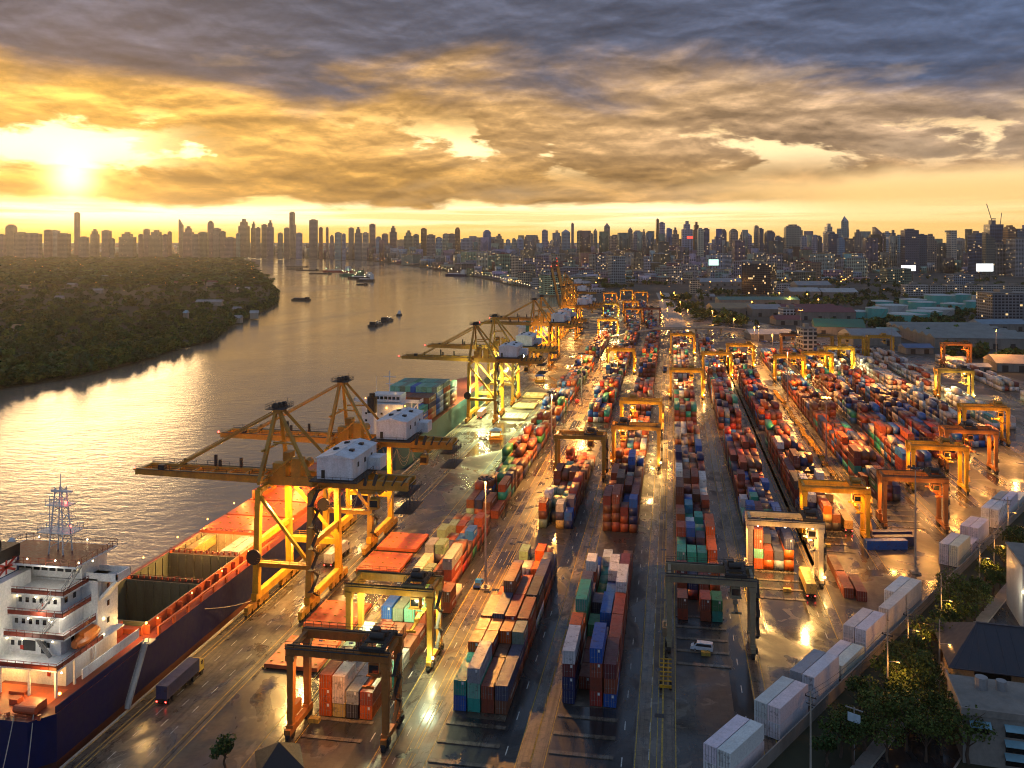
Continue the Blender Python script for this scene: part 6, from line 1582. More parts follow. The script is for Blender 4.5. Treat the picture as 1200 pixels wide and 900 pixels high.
# billboards
def billboard(px0, px1, y0, y1, d, mat, label):
    x, y = at_depth((px0 + px1) / 2, d); wd = (px1 - px0) / F * d; zb, zt = HC - (y1 - YH) * d / F, HC - (y0 - YH) * d / F
    o = thing('billboard', label, 'billboard', (x, y, 0), YAW)
    p = MB(); p.rng(-wd / 2 - .6, wd / 2 + .6, .1, 1.2, zb - .6, zt + .6)
    p.build('frame', M['darksteel'], o); s = MB(); s.rng(-wd / 2, wd / 2, -.1, .1, zb, zt); s.build('screen', M[mat], o)
    q = MB()
    for k in (-.3, .3): q.bar((wd * k, .6, 0), (wd * k, .6, zb), 1.2, 1.2)
    q.build('post', M['darksteel'], o)
billboard(1056, 1073, 311, 317.5, 2000, 'screen', 'blank glowing white billboard above the green painted block')
billboard(1144, 1164, 309, 318, 2000, 'screen', 'blank glowing white billboard beside the grey hotel slab')
billboard(830.5, 842, 304, 311, 2100, 'screen_mint', 'glowing mint billboard left of the dark glass block')
M['screen_red'] = emis('sign_red', (1, .07, .05), 1.8)
billboard(805, 812, 277, 279.5, 2750, 'screen_red', 'thin red lit sign on the twin topped cluster')
# flyover across the back of the yard
fl = thing('flyover', 'grey concrete flyover crossing behind the last middle rows', 'bridge')
a, b_ = Vector((*at(764, 386, 7), 7)), Vector((*at(852, 384, 7), 7))
q = MB(); q.bar(a, b_, 8, 1.0); q.build('deck', M['concrete'], fl)
c = b_ + Vector((60, 10, -6)); q = MB(); q.bar(b_, c, 8, 1.0); q.bar(a, a + Vector((-40, -20, -6)), 8, 1); q.build('ramp', M['concrete'], fl)
for i in range(6):
    p = a.lerp(b_, (i + .5) / 6); MB().tube((p.x, p.y, 0), (p.x, p.y, 6.6), 1.0, 10).build('pier', M['concrete_pale'], fl)
q = MB()
n_ = (b_ - a).normalized().cross(Vector((0, 0, 1)))
for s in (-3.9, 3.9): q.bar(a + n_ * s + Vector((0, 0, .95)), b_ + n_ * s + Vector((0, 0, .95)), .25, .9)
q.build('parapet', M['concrete_pale'], fl)
rd = MB()
pts = [at(792, 386), at(790, 374), at(783, 362), at(780, 350), at(776, 343)]
pts = [Vector((*p, .02)) for p in pts]
for p, q_ in zip(pts, pts[1:]):
    n_ = (q_ - p).normalized().cross(Vector((0, 0, 1))) * 11; rd.add([p - n_, p + n_, q_ + n_, q_ - n_], [(3, 2, 1, 0)])
structure('yard_road', rd, M['concrete_pale'])
rd = MB(); pts = [Vector((*at(px, py), .03)) for px, py in ((862, 384), (830, 372), (806, 358), (800, 347))]
for p, q_ in zip(pts, pts[1:]):
    n_ = (q_ - p).normalized().cross(Vector((0, 0, 1))) * 8; rd.add([p - n_, p + n_, q_ + n_, q_ - n_], [(3, 2, 1, 0)])
structure('city_road', rd, M['slot_dark'])
# ---------------------------------------------------------------- low rise city
def inside(poly, x, y):
    c = False; j = len(poly) - 1
    for i in range(len(poly)):
        (xi, yi), (xj, yj) = poly[i], poly[j]
        if (yi > y) != (yj > y) and x < (xj - xi) * (y - yi) / (yj - yi) + xi: c = not c
        j = i
    return c
def free_spot(px, py):
    """is this ground picture point open city ground (not yard, river, tanks or sheds)"""
    if py > 345 and px < 1210: return False
    if px < 830 and py > 333 and px > 690: return False
    if 808 < px < 1010 and py > 330: return False
    if px > 1008 and py > 320: return False
    x, y = at(px, py)
    return inside(land, x, y) and not inside(PEN, x, y)
tonesL = [(.50, .45, .38), (.40, .36, .32), (.32, .32, .33), (.55, .53, .50), (.42, .30, .22), (.28, .20, .16), (.34, .38, .40)]
nb = 0; LC, LD, LR, LT = [], [], [], []
proto_low = None
tries = 0
while len(LC) < 5200 and tries < 90000:
    tries += 1
    px = rnd.uniform(-60, 1270); py = YH + 5 + 58 * rnd.random() ** 2.2
    if not free_spot(px, py): continue
    x, y = at(px, py); d = depth(x, y)
    s = rnd.uniform(10, 34) * (1 + d / 9000); hgt = min(60, 5 + rnd.expovariate(1 / 12) * (1 + d / 5000))
    LC.append((x, y, -.1)); LD.append((s, s * rnd.uniform(.5, 1.6), hgt)); LR.append(rnd.uniform(0, 1.6)); LT.append(tuple(v * rnd.uniform(.8, 1.4) for v in rnd.choice(tonesL)))
for i in range(620):
    px = rnd.uniform(-30, 1230); d = rnd.uniform(4600, 6200) - 1700 * max(0, min(1, (px - 350) / 500)) - rnd.uniform(0, 500)
    x, y = at_depth(px, d)
    if not inside(land, x, y) or inside(PEN, x, y): continue
    LC.append((x, y, -.1)); LD.append((rnd.uniform(16, 42), rnd.uniform(16, 40), rnd.uniform(35, 75) + (rnd.random() < .35) * rnd.uniform(10, 70))); LR.append(YAW + rnd.uniform(-.3, .3)); LT.append(tuple(v * rnd.uniform(.5, .9) for v in rnd.choice(tonesL)))
order = sorted(range(len(LC)), key=lambda i: -min(LD[i][0], 60) * min(LD[i][2], 40) / (LC[i][0] ** 2 + LC[i][1] ** 2))
for i in order[:190]:
    o = thing('low_rise_building', 'small low building in the dense city between the yard and the skyline towers', 'building', LC[i], LR[i], 'low buildings of the city')
    a, e, h = LD[i][0] / 2, LD[i][1] / 2, LD[i][2]
    b_ = MB(); b_.rng(-a, a, -e, e, 0, h); bo = b_.build('wall', M['midrise'], o); bo.color = (*LT[i], 1)
    r = MB(); r.rng(-a * 1.04, a * 1.04, -e * 1.04, e * 1.04, h, h + .7); r.rng(-a * .3, a * .2, -e * .3, e * .3, h + .7, h + 3.2); r.build('roof', roofmat(*rnd.choice([('grey', 0), ('white', 0), ('maroon', 0), ('tan', 0)])), o)
ii = order[190:]
V, Fq = boxes_np([LC[i] for i in ii], [LD[i] for i in ii], [LR[i] for i in ii])
o = bulk('far_city', V, Fq, [M['lowrise']], col=np.repeat([(*LT[i], 1) for i in ii], 6, 0)); tag(o, 'dense low city roofs spreading to the horizon', kind='stuff')
# ---------------------------------------------------------------- foliage
m, nt_, b = newmat('foliage'); M['leaf'] = m
c = N(nt_, 'ShaderNodeAttribute', attribute_name='tint').outputs['Color']
L(nt_, c, b.inputs['Base Color']); b.inputs['Roughness'].default_value = .7; b.inputs['Specular IOR Level'].default_value = .25
M['bark'] = paint('bark', (.09, .06, .04), .9, .3)
npr = np.random.default_rng(11)
def crown_quads(nq, rx, rz_, leaf, clumps=9, seed=0):
    """quads scattered through an uneven crown: centres, random tilt"""
    r = np.random.default_rng(seed)
    cc = r.normal(size=(clumps, 3)); cc /= np.linalg.norm(cc, axis=1)[:, None]; cc *= r.uniform(.25, .8, (clumps, 1)); cc[:, 2] = cc[:, 2] * .75 + .12
    cs = r.uniform(.28, .5, clumps)
    k = r.integers(0, clumps, nq)
    p = r.normal(size=(nq, 3)); p /= np.linalg.norm(p, axis=1)[:, None]; p *= (r.uniform(.55, 1, (nq, 1))) * cs[k][:, None]; p += cc[k]
    p *= np.array([rx, rx, rz_])
    n = r.normal(size=(nq, 3)) + np.array([0, 0, .7]); n /= np.linalg.norm(n, axis=1)[:, None]
    t = np.cross(n, r.normal(size=(nq, 3))); t /= np.linalg.norm(t, axis=1)[:, None]; bt = np.cross(n, t)
    s = leaf * r.uniform(.6, 1.3, (nq, 1))
    Q = np.stack([p - t * s - bt * s * .7, p + t * s - bt * s * .6, p + t * s * .8 + bt * s * .7, p - t * s * .9 + bt * s * .6], 1)
    shade = r.uniform(.65, 1.3, clumps)[k] * r.uniform(.75, 1.25, nq)
    return Q, shade
GREENS = 1.25 * np.array([(.055, .095, .018), (.08, .115, .02), (.04, .085, .02), (.105, .115, .022), (.045, .075, .03)])
def foliage_mass(name, spots, label, nq, leaf_f, kind='stuff'):
    """spots: (x, y, z base, radius, height)"""
    V, C = [], []
    var = [crown_quads(nq, 1, 1, leaf_f, 8, s) for s in range(7)]
    for i, (x, y, z, r, h) in enumerate(spots):
        Q, sh = var[i % 7]; a = npr.uniform(0, 6.28); cs, sn = math.cos(a), math.sin(a)
        q = Q.reshape(-1, 3)
        X = (q[:, 0] * cs - q[:, 1] * sn) * r + x; Y = (q[:, 0] * sn + q[:, 1] * cs) * r + y; Z = (q[:, 2] + .85) * h * .55 + z
        V.append(np.stack([X, Y, Z], 1)); C.append(np.concatenate([GREENS[npr.integers(0, 5)][None] * sh[:, None] * npr.uniform(.7, 1.25), np.ones((len(sh), 1))], 1))
    V = np.concatenate(V); C = np.concatenate(C)
    o = bulk(name, V, np.arange(len(V)).reshape(-1, 4), [M['leaf']], col=C)
    return tag(o, label, kind=kind)
# wooded river bank, dense near the water and the viewer
sp1, sp2 = [], []
tries = 0
while len(sp1) < 2300 and tries < 60000:
    tries += 1
    px = rnd.uniform(-90, 330); py = 318 + (470 - 318) * rnd.random()
    x, y = at(px, py, 2)
    if not inside(PEN, x, y): continue
    r = rnd.uniform(3.2, 6.5) if rnd.random() < .86 else rnd.uniform(6.5, 10)
    sp1.append((x, y, -1.2, r, min(12, r * rnd.uniform(.9, 1.7)) + (rnd.random() < .05) * 5))
# a fringe of low growth on the water's edge
for (xa, ya), (xb, yb) in zip(PEN[1:14], PEN[2:15]):
    ln = math.hypot(xb - xa, yb - ya); n = int(ln / 5)
    for i in range(min(n, 60)):
        t = (i + rnd.random()) / n; sp1.append((xa + (xb - xa) * t + rnd.uniform(-4, 3), ya + (yb - ya) * t + rnd.uniform(0, 8), -2.4, rnd.uniform(3, 7), rnd.uniform(4, 11)))
tries = 0
while len(sp2) < 2600 and tries < 60000:
    tries += 1
    px = rnd.uniform(-60, 320); py = 297 + 36 * rnd.random() ** 1.3
    x, y = at(px, py, 2)
    if not inside(PEN, x, y): continue
    r = rnd.uniform(9, 22) * (1 + (335 - py) / 60); sp2.append((x, y, -1.2, r, rnd.uniform(9, 17)))
foliage_mass('riverside_forest', sp1, 'dark dense woodland on the near part of the river bank', 150, .18)
foliage_mass('distant_forest', sp2, 'hazy flat woodland farther along the river bank', 44, .30)
# greenery among the sheds and city
sp3 = []
def grove(px, py, n, w, hgt=9):
    x, y = at(px, py); d = depth(x, y)
    for i in range(n):
        a = (x + rnd.gauss(0, w), y + rnd.gauss(0, w)); r = rnd.uniform(4, 8); sp3.append((*a, 0, r, hgt * rnd.uniform(.8, 1.4)))
for g_ in ((720, 331, 16, 22), (745, 330, 16, 22), (700, 326, 10, 25), (806, 352, 12, 14), (815, 362, 14, 14), (832, 370, 14, 14), (850, 375, 12, 12), (868, 382, 10, 12), (792, 352, 8, 8), (845, 345, 14, 20), (872, 352, 10, 20), (900, 356, 12, 20), (960, 358, 22, 40),
           (990, 352, 26, 50), (1020, 346, 26, 60), (1010, 355, 16, 30), (1040, 382, 16, 20), (1060, 386, 14, 16), (1085, 383, 16, 20), (1110, 378, 14, 20), (1140, 372, 14, 24), (1110, 396, 10, 12), (1160, 420, 14, 12), (1130, 415, 10, 10), (1090, 400, 10, 10), (985, 385, 10, 12),
           (955, 333, 20, 60), (1000, 330, 20, 70), (1060, 338, 18, 50), (1150, 352, 18, 40), (1190, 340, 18, 60), (420, 299, 14, 120), (380, 298, 14, 150), (470, 303, 14, 90), (600, 318, 12, 60), (650, 315, 12, 70), (860, 325, 14, 60), (920, 322, 14, 60), (1130, 330, 16, 60), (560, 308, 10, 80), (664, 338, 14, 22), (690, 336, 12, 18), (720, 338, 12, 14), (640, 336, 10, 16), (770, 334, 12, 18), (680, 322, 12, 60), (740, 318, 12, 60), (790, 322, 12, 50), (830, 318, 10, 60)):
    grove(*g_)
foliage_mass('city_greenery', sp3, 'dark clumps of trees among the sheds and streets', 110, .2)
# ---------------------------------------------------------------- trees of the street corner, each on its own
def make_tree(seed, r=4.2, h=9.5, nq=900):
    o = thing('tree', 'x', 'tree'); rr = random.Random(seed)
    t = MB(); p = Vector((0, 0, 0)); pts = [p]
    for i in range(4): p = p + Vector((rr.uniform(-.3, .3), rr.uniform(-.3, .3), h * .14)); pts.append(p)
    for i, (a, b_) in enumerate(zip(pts, pts[1:])): t.tube(a, b_, .34 - i * .05, 8, .29 - i * .05)
    to = t.build('trunk', M['bark'], o)
    l = MB()
    for i in range(8):
        a = rr.uniform(0, 6.28); s = pts[rr.randint(2, 4)]; e = s + Vector((math.cos(a) * r * .6, math.sin(a) * r * .6, rr.uniform(.15, .4) * h)); mid_ = s.lerp(e, .5) + Vector((0, 0, .4))
        l.tube(s, mid_, .13, 6, .09); l.tube(mid_, e, .09, 6, .03)
    l.build('limb', M['bark'], to)
    Q, sh = crown_quads(nq, r, h * .36, .24, 16, seed)
    V = Q.reshape(-1, 3) + np.array([0, 0, h * .66]); g = GREENS[seed % 5] * .62
    bulk('crown', V, np.arange(len(V)).reshape(-1, 4), [M['leaf']], col=np.concatenate([g[None] * sh[:, None], np.ones((len(sh), 1))], 1), parent=o)
    return o
TP = [make_tree(s, *q) for s, q in enumerate([(4.2, 9.5), (5.2, 11), (3.2, 7), (4.8, 8.5)])]
tu = [False] * 4
def place_tree(x, y, k, sc, label):
    o = TP[k] if not tu[k] else copy_tree(TP[k]); tu[k] = True
    o.location = (x, y, 0); o.scale = (sc, sc, sc * rnd.uniform(.9, 1.1)); o.rotation_euler = (0, 0, rnd.uniform(0, 6.28)); o['label'] = label; o['group'] = 'street trees by the boundary'
    return o
CT = [(1000, 896, 0), (1012, 880, 2), (1040, 893, 1), (1062, 880, 1), (1085, 893, 1), (1103, 885, 3), (1050, 862, 3), (1075, 858, 1), (1098, 862, 0), (1118, 872, 1), (1008, 842, 0), (1022, 828, 2), (1062, 838, 1), (1085, 836, 0), (1105, 842, 3), (1045, 815, 0), (1068, 812, 1), (1060, 796, 3),
      (1078, 790, 0), (1090, 800, 2), (1102, 775, 1), (1115, 760, 0), (1130, 745, 0), (1128, 765, 2), (1142, 728, 3), (1152, 716, 0), (1165, 700, 2), (1172, 690, 0), (1186, 676, 1), (1198, 660, 0), (1135, 895, 1), (968, 898, 2), (985, 888, 0), (1190, 640, 2), (1026, 870, 1), (1082, 770, 0), (1092, 758, 3), (1100, 742, 2), (1112, 735, 0), (1120, 722, 1), (1132, 712, 3), (1118, 778, 0), (1145, 700, 2), (1155, 690, 0), (1176, 668, 3), (1185, 655, 0), (1052, 840, 0), (1036, 852, 3), (1070, 825, 1), (1092, 818, 3), (990, 870, 3)]
for i, (px, py, k) in enumerate(CT):
    x, y = at(px, py); zone = 'beside the dark roofed house' if px > 1100 and py > 740 else ('in the thick clump at the frame bottom' if py > 830 else 'along the orange lit lane')
    place_tree(x, y, k, rnd.uniform(.72, 1.0), 'dark leafy street tree ' + zone)
o = place_tree(*at(262, 905), 2, .8, 'small round tree at the bottom edge of the wharf road'); del o['group']
# ---------------------------------------------------------------- street and houses of the corner
def ln(t, s): return along(t, s)
stt = MB()
for (s0, s1) in ((-26, -15.5),):
    a, b_, c, d_ = ln(-60, s0), ln(-60, s1), ln(420, s1), ln(420, s0); stt.add([(*a, .03), (*d_, .03), (*c, .03), (*b_, .03)], [(0, 1, 2, 3)])
structure('street', stt, M['slot_dark'])
ver = MB(); a, b_, c, d_ = ln(-80, -60), ln(-80, -1.5), ln(500, -1.5), ln(500, -60); ver.add([(*a, .012), (*d_, .012), (*c, .012), (*b_, .012)], [(0, 1, 2, 3)])
structure('street_verge', ver, M['bank'])
kb = MB()
for s in (-26.2, -15.3):
    p, q = ln(-60, s), ln(420, s); kb.bar((*p, .06), (*q, .06), .3, .14)
pv = MB(); a, b_, c, d_ = ln(-60, -15.1), ln(-60, -12.6), ln(420, -12.6), ln(420, -15.1); pv.add([(*a, .1), (*d_, .1), (*c, .1), (*b_, .1)], [(0, 1, 2, 3)])
structure('kerb', kb, M['concrete_pale']); structure('footpath', pv, M['concrete'])
fw = MB(); p, q = ln(-60, -1.6), ln(420, -1.6); fw.bar((*p, 1.2), (*q, 1.2), .25, 2.4)
tag(fw.build('boundary_wall', M['concrete']), 'long low boundary wall behind the white reefers', 'wall')
def pole(px_base, py_base, h, label, kind):
    x, y = at(px_base, py_base); o = thing('utility_pole', label, 'pole', (x, y, 0), RZ, 'poles along the boundary')
    p = MB(); p.tube((0, 0, 0), (0, 0, h), .2, 8, .12); po = p.build('pole', M['concrete_pale'], o)
    c = MB(); c.rng(-1, 1, -.07, .07, h - 1.2, h - 1.05); c.rng(-.8, .8, -.07, .07, h - 2.4, h - 2.28)
    for k in (-.9, 0, .9): c.tube((k, 0, h - 1.05), (k, 0, h - .8), .07, 6)
    c.build('cross_arm', M['darksteel'], o)
    if kind:
        a = MB(); a.bar((0, 0, h * .62), (1.8, 0, h * .66), .09, .09); a.box((2.0, 0, h * .66), (.7, .28, .16)); ao = a.build('lamp_arm', M['galv'], o)
        MB().box((2.0, 0, h * .66 - .12), (.6, .24, .08)).build('lamp', M['l_warm'], ao)
    POLE_TOPS.append((x, y, h - .8))
    return (x + math.cos(RZ) * 2.0, y + math.sin(RZ) * 2.0, h * .66 - .3)
POLE_LAMPS = []; POLE_TOPS = []
for (px, py, h, k, lab) in ((950, 905, 14, 0, 'concrete utility pole in front of the reefers at the frame bottom'), (1040, 838, 16.5, 1, 'concrete utility pole beside the twin reefer stack'), (1064, 775, 11, 1, 'short pole behind the single reefer stack'), (1103, 752, 15, 1, 'pole with lamp before the warm lit reefers'), (1101, 800, 13, 1, 'pole in the trees lit orange from below'),
                            (1148, 690, 13, 1, 'pole near the far pale reefers'), (1165, 668, 11, 1, 'pole beyond the low reefer'), (1181, 632, 13, 1, 'pole by the farthest white reefers')):
    q = pole(px, py, h, lab, k)
    if k: POLE_LAMPS.append(q)
POLE_TOPS.sort(key=lambda p: p[1])
pw = thing('power_line', 'thin sagging wires strung from pole to pole along the boundary wall', 'wire')
for (p, q) in zip(POLE_TOPS, POLE_TOPS[1:]):
    for k in (-.9, 0, .9):
        a_ = Vector(p) + Vector((math.cos(RZ) * k, math.sin(RZ) * k, 0)); b__ = Vector(q) + Vector((math.cos(RZ) * k, math.sin(RZ) * k, 0))
        MB().path([a_.lerp(b__, t) - Vector((0, 0, 1.0 * 4 * t * (1 - t))) for t in np.linspace(0, 1, 9)], .035, 4).build('wire', M['black'], pw)
x, y = at(1001, 896); o = thing('street_sign', 'pale blue signboard on a thin post among the dark trees', 'sign', (x, y, 0), RZ)
MB().tube((0, 0, 0), (0, 0, 10), .12, 8).build('post', M['galv'], o); q = MB(); q.rng(-1.1, 1.1, -.12, -.04, 7.4, 8.9); q.build('board', roofmat('paleblue', (.45, .60, .70)), o); q = MB(); q.rng(-1.5, 1.5, -.1, .1, 9.6, 9.75); q.build('arm', M['galv'], o)
# dark roofed house
x, y = at(1163, 828); rz = -.12
h = thing('house', 'long beige house with broad dark roof and dark window bands', 'house', (x + 15, y + 8, 0), rz)
w_ = MB(); w_.rng(-20, 22, -9, 9, 0, 7.4); w_.build('wall', M['holdbeige'], h)
r = MB(); r.add([(-22, -11, 7.2), (24, -11, 7.2), (24, 11, 7.2), (-22, 11, 7.2), (-15, 0, 12.4), (24, 0, 12.4)], [(0, 1, 5, 4), (2, 3, 4, 5), (3, 0, 4), (1, 2, 5), (3, 2, 1, 0)]); r.build('roof', roofmat('dark', (.028, .032, .045)), h)
q = MB()
for i in range(19): q.bar((-21 + i * 2.4, -10.95, 7.27), (-21 + i * 2.4 if i > 2 else -15, -.1, 12.42), .12, .08)
q.bar((-15, 0, 12.45), (24, 0, 12.45), .5, .15); q.bar((-22, -11.1, 7.15), (24, -11.1, 7.15), .25, .2)
q.build('roof_seam', roofmat('seam', (.045, .05, .065)), h)
for k in (-17, -5, 7):
    q = MB(); q.rng(k, k + 6.5, -9.06, -9.0, 4.6, 6.2); q.build('window', M['glass_dark'], h)
# lower grey building with pale blue awnings
x, y = at(1150, 900); b_ = thing('shop_house', 'grey low building with pale blue window awnings in the bottom corner', 'house', (x + 9, y + 7, 0), -.10)
q = MB(); q.rng(-11, 16, -7, 7, 0, 8.6); q.build('wall', M['concrete'], b_)
MB().tube((-6, 3, 8.9), (-6, 3, 11), 1.1, 12).build('water_tank', M['galv'], b_); MB().tube((-2.6, 3.4, 8.9), (-2.6, 3.4, 10.6), .9, 12).build('water_tank', M['galv'], b_)
q = MB()
for i in range(4): q.rng(8 + i * 1.9, 9.2 + i * 1.9, -3, -2, 8.92, 9.9)
q.build('air_conditioner_row', M['tankwhite'], b_)
q = MB(); q.rng(-11.3, 16.3, -7.3, 7.3, 8.6, 8.9); q.rng(-11.3, 16.3, -7.3, -7.0, 8.9, 9.8); q.rng(-11.3, -11.0, -7.0, 7.3, 8.9, 9.8); q.rng(4, 7, -2, 2, 8.9, 11); q.build('roof', M['concrete'], b_)
ab = roofmat('awning', (.22, .42, .50))
for i, (xx, z) in enumerate(((-10, 6.8), (-4.5, 6.8), (-4.5, 4.2), (-4.5, 1.9), (3, 6.6), (3, 4))):
    q = MB(); q.add([(xx, -7.02, z + .9), (xx + 3.4, -7.02, z + .9), (xx + 3.4, -8.3, z + .3), (xx, -8.3, z + .3), (xx, -7.02, z + .8), (xx + 3.4, -7.02, z + .8), (xx + 3.4, -8.3, z + .2), (xx, -8.3, z + .2)], [(0, 3, 2, 1), (4, 5, 6, 7), (3, 7, 6, 2), (0, 1, 5, 4), (0, 4, 7, 3), (1, 2, 6, 5)]); q.build('awning', ab, b_)
    q = MB(); q.rng(xx + .2, xx + 3.2, -7.06, -7.0, z - 1.3, z + .3); q.build('window', M['glass_dark'], b_)
# white building with a painted 2
x, y = at(1196, 742); b_ = thing('white_building', 'tall white building at the right edge with a painted number 2', 'building', (x + 8.5, y + 9, 0), -.12)
q = MB(); q.rng(-6.5, 14, -8, 8, 0, 15); q.build('wall', M['tankwhite'], b_)
q = MB(); q.rng(-6.8, 14.2, -8.3, 8.3, 15, 15.5); q.rng(-2, 4, -3, 3, 15.5, 18); q.build('roof', M['concrete'], b_)
for (xx, z) in ((2, 10.2), (2, 6), (2, 2), (8, 10.2), (8, 6)):
    q = MB(); q.rng(xx, xx + 3, -8.06, -8, z, z + 1.8); q.build('window', M['glass_dark'], b_)
cu = bpy.data.curves.new('number', 'FONT'); cu.body = '2'; cu.size = 3.2; cu.extrude = .03; cu.materials.append(M['black']); tmp = link('number_curve', cu); bpy.context.view_layer.update(); me = bpy.data.meshes.new_from_object(tmp.evaluated_get(bpy.context.evaluated_depsgraph_get())); bpy.data.objects.remove(tmp); o = link('number', me, b_, (-4.6, -8.05, 10.6)); o.rotation_euler = (R(90), 0, 0)
q = MB().box((-6.4, -8.4, 9.0), (.5, .5, .3)).build('wall_lamp', M['l_white'], b_)
# pyramid roofs at the very bottom and a beacon tower
x, y = at(327, 912); o = thing('guard_hut', 'small hut with dark pointed roof at the bottom edge', 'hut', (x, y, 0), .5)
MB().rng(-3, 3, -3, 3, 0, 3.2).build('wall', M['concrete'], o); q = MB(); q.add([(-3.8, -3.8, 3.2), (3.8, -3.8, 3.2), (3.8, 3.8, 3.2), (-3.8, 3.8, 3.2), (0, 0, 6.2)], [(0, 1, 4), (1, 2, 4), (2, 3, 4), (3, 0, 4), (3, 2, 1, 0)]); q.build('roof', M['black'], o)
x, y = at_depth(25, 150); o = thing('beacon_tower', 'yellow lattice beacon tower with red lamp behind the ship stern', 'beacon', (x, y - 10, WZ))
q = MB()
for sx in (-.7, .7):
    for sy in (-.7, .7): q.bar((sx, sy, 0), (sx, sy, 9.5), .16, .16)
for i in range(9):
    z = .6 + i
    for (a_, b__) in (((-.7, -.7), (.7, -.7)), ((.7, -.7), (.7, .7)), ((.7, .7), (-.7, .7)), ((-.7, .7), (-.7, -.7))): q.bar((*a_, z), (*b__, z + .9), .09, .09); q.bar((*a_, z), (*b__, z), .09, .09)
q.build('lattice', M['yellow'], o); MB().ball((0, 0, 9.9), .35, 8).build('lamp', M['l_red'], o)
# ---------------------------------------------------------------- houses in the woodland
for i, (px, py, wd, hh, col, lab) in enumerate(((125, 327, 36, 5, 'paleblue', 'long pale roofed shed in the woodland, widest of all'), (160, 330, 24, 5, 'paleblue', 'blue roofed shed beside the widest woodland shed'), (212, 327, 12, 8, 'white', 'white upright building beside the red roofs'), (214, 334, 18, 5, 'maroon', 'red roofed house in the woodland, biggest'),
    (234, 333, 10, 6, 'maroon', 'steep red roofed house in the woodland'), (249, 334, 12, 6, 'maroon', 'red roofed temple like house nearest to the river bend'), (218, 374, 4, 7, 'paleblue', 'small white lit structure in the trees'), (246, 357, 30, 4, 'grey', 'long grey roof at the bank edge'), (279, 377, 9, 4, 'grey', 'grey roofed shack over the water'), (298, 372, 9, 5, 'white', 'pale roofed house at the bank tip'),
    (278, 366, 9, 4, 'grey', 'small grey roof behind the shack'), (115, 343, 12, 4, 'grey', 'dim grey roof deep in the woodland'), (70, 352, 10, 4, 'grey', 'faint roof among trees toward the frame edge'), (50, 345, 12, 4, 'tan', 'faint tan roof under the tall thin tower'), (85, 336, 12, 4, 'grey', 'dim roof left of the wide shed'), (285, 341, 14, 4, 'white', 'pale roofs near the river bend'), (30, 338, 12, 4, 'tan', 'dim roof at the far left of the woodland'), (20, 388, 8, 3.5, 'tan', 'tan roof in the near woodland'))):
    d = F * HC / (py - YH); x, y = at_depth(px, d); w_ = wd / F * d
    o = thing('bank_house', lab, 'house', (x, y, 0), YAW + rnd.uniform(-.3, .3)); dp = max(7, min(14, w_ * .5)); h = hh + .5
    MB().rng(-w_ / 2, w_ / 2, -dp / 2, dp / 2, -1.3, h).build('wall', M['concrete_pale'], o)
    r = MB(); r.add([(-w_ / 2 - .6, -dp / 2 - .6, h), (w_ / 2 + .6, -dp / 2 - .6, h), (w_ / 2 + .6, dp / 2 + .6, h), (-w_ / 2 - .6, dp / 2 + .6, h), (-w_ / 2 - .6, 0, h + 3), (w_ / 2 + .6, 0, h + 3)], [(0, 1, 5, 4), (2, 3, 4, 5), (1, 2, 5), (3, 0, 4), (3, 2, 1, 0)]); r.build('roof', roofmat(col, (.4, .4, .4)), o)
M['l_city2'] = emis('deck_lamp_warm', (1, .75, .4), 7); M['l_green2'] = emis('deck_lamp_green', (.6, 1, .5), 7)
# ---------------------------------------------------------------- river traffic
def barge(px, py, ln_, w_, label, heading, load=True, bright=False):
    x, y = at(px, py, WZ); o = thing('barge', label, 'barge', (x, y, WZ), heading)
    n = 6; pl_ = [(-w_ / 2, -ln_ / 2 + 2), (-w_ / 3, -ln_ / 2), (w_ / 3, -ln_ / 2), (w_ / 2, -ln_ / 2 + 2), (w_ / 2, ln_ / 2 - 4), (0, ln_ / 2), (-w_ / 2, ln_ / 2 - 4)]
    h = MB(); h.prism(pl_, -1, 2.2); h.build('hull', M['darksteel'], o)
    c = MB()
    if load:
        for i in range(5): c.ball((0, -ln_ * .28 + i * ln_ * .14, 2.2), w_ * .4, 8, sz=.55)
    c.rng(-w_ * .3, w_ * .3, -ln_ / 2 + 2, -ln_ / 2 + 7, 2.2, 5.5); c.rng(-w_ * .42, w_ * .42, -ln_ / 2 + 8, ln_ / 2 - 6, 2.2, 3.1); c.build('cargo', M['slot_dark'], o)
    if bright:
        for i in range(3): bulb(o, (w_ * .3, -ln_ / 2 + 5 + i * 9, 4.5 + (i == 0) * 2), .22, 'l_city2', 'lamp')
hd = math.atan2(at(475, 370, WZ)[0] - at(432, 386, WZ)[0], at(475, 370, WZ)[1] - at(432, 386, WZ)[1])
barge(440, 382, 30, 11, 'loaded barge with white lights, last of the towed string', -hd, True, True)
barge(453, 376.5, 30, 11, 'loaded barge in the middle of the towed string', -hd, True, True)
x, y = at(468, 369.5, WZ); tg = thing('tugboat', 'small dark tug towing the loaded barges midstream', 'tug', (x, y, WZ), -hd)
h = MB(); h.prism([(-2.4, -7), (2.4, -7), (2.8, 3), (0, 8), (-2.8, 3)], -1, 1.8); h.build('hull', M['darksteel'], tg); h = MB(); h.rng(-1.6, 1.6, -3, 2, 1.8, 4); h.rng(-1.2, 1.2, -.6, 1.8, 4, 6); h.bar((0, -1, 6), (0, -1, 9), .15, .15); h.build('wheelhouse', M['white'], tg)
h = MB(); h.bar((0, -7, 2), (0, -34, 2), .25, .25); h.build('tow_line', M['darksteel'], tg)
barge(352, 352, 34, 11, 'dark lone barge near the wooded bank', R(80), True); 
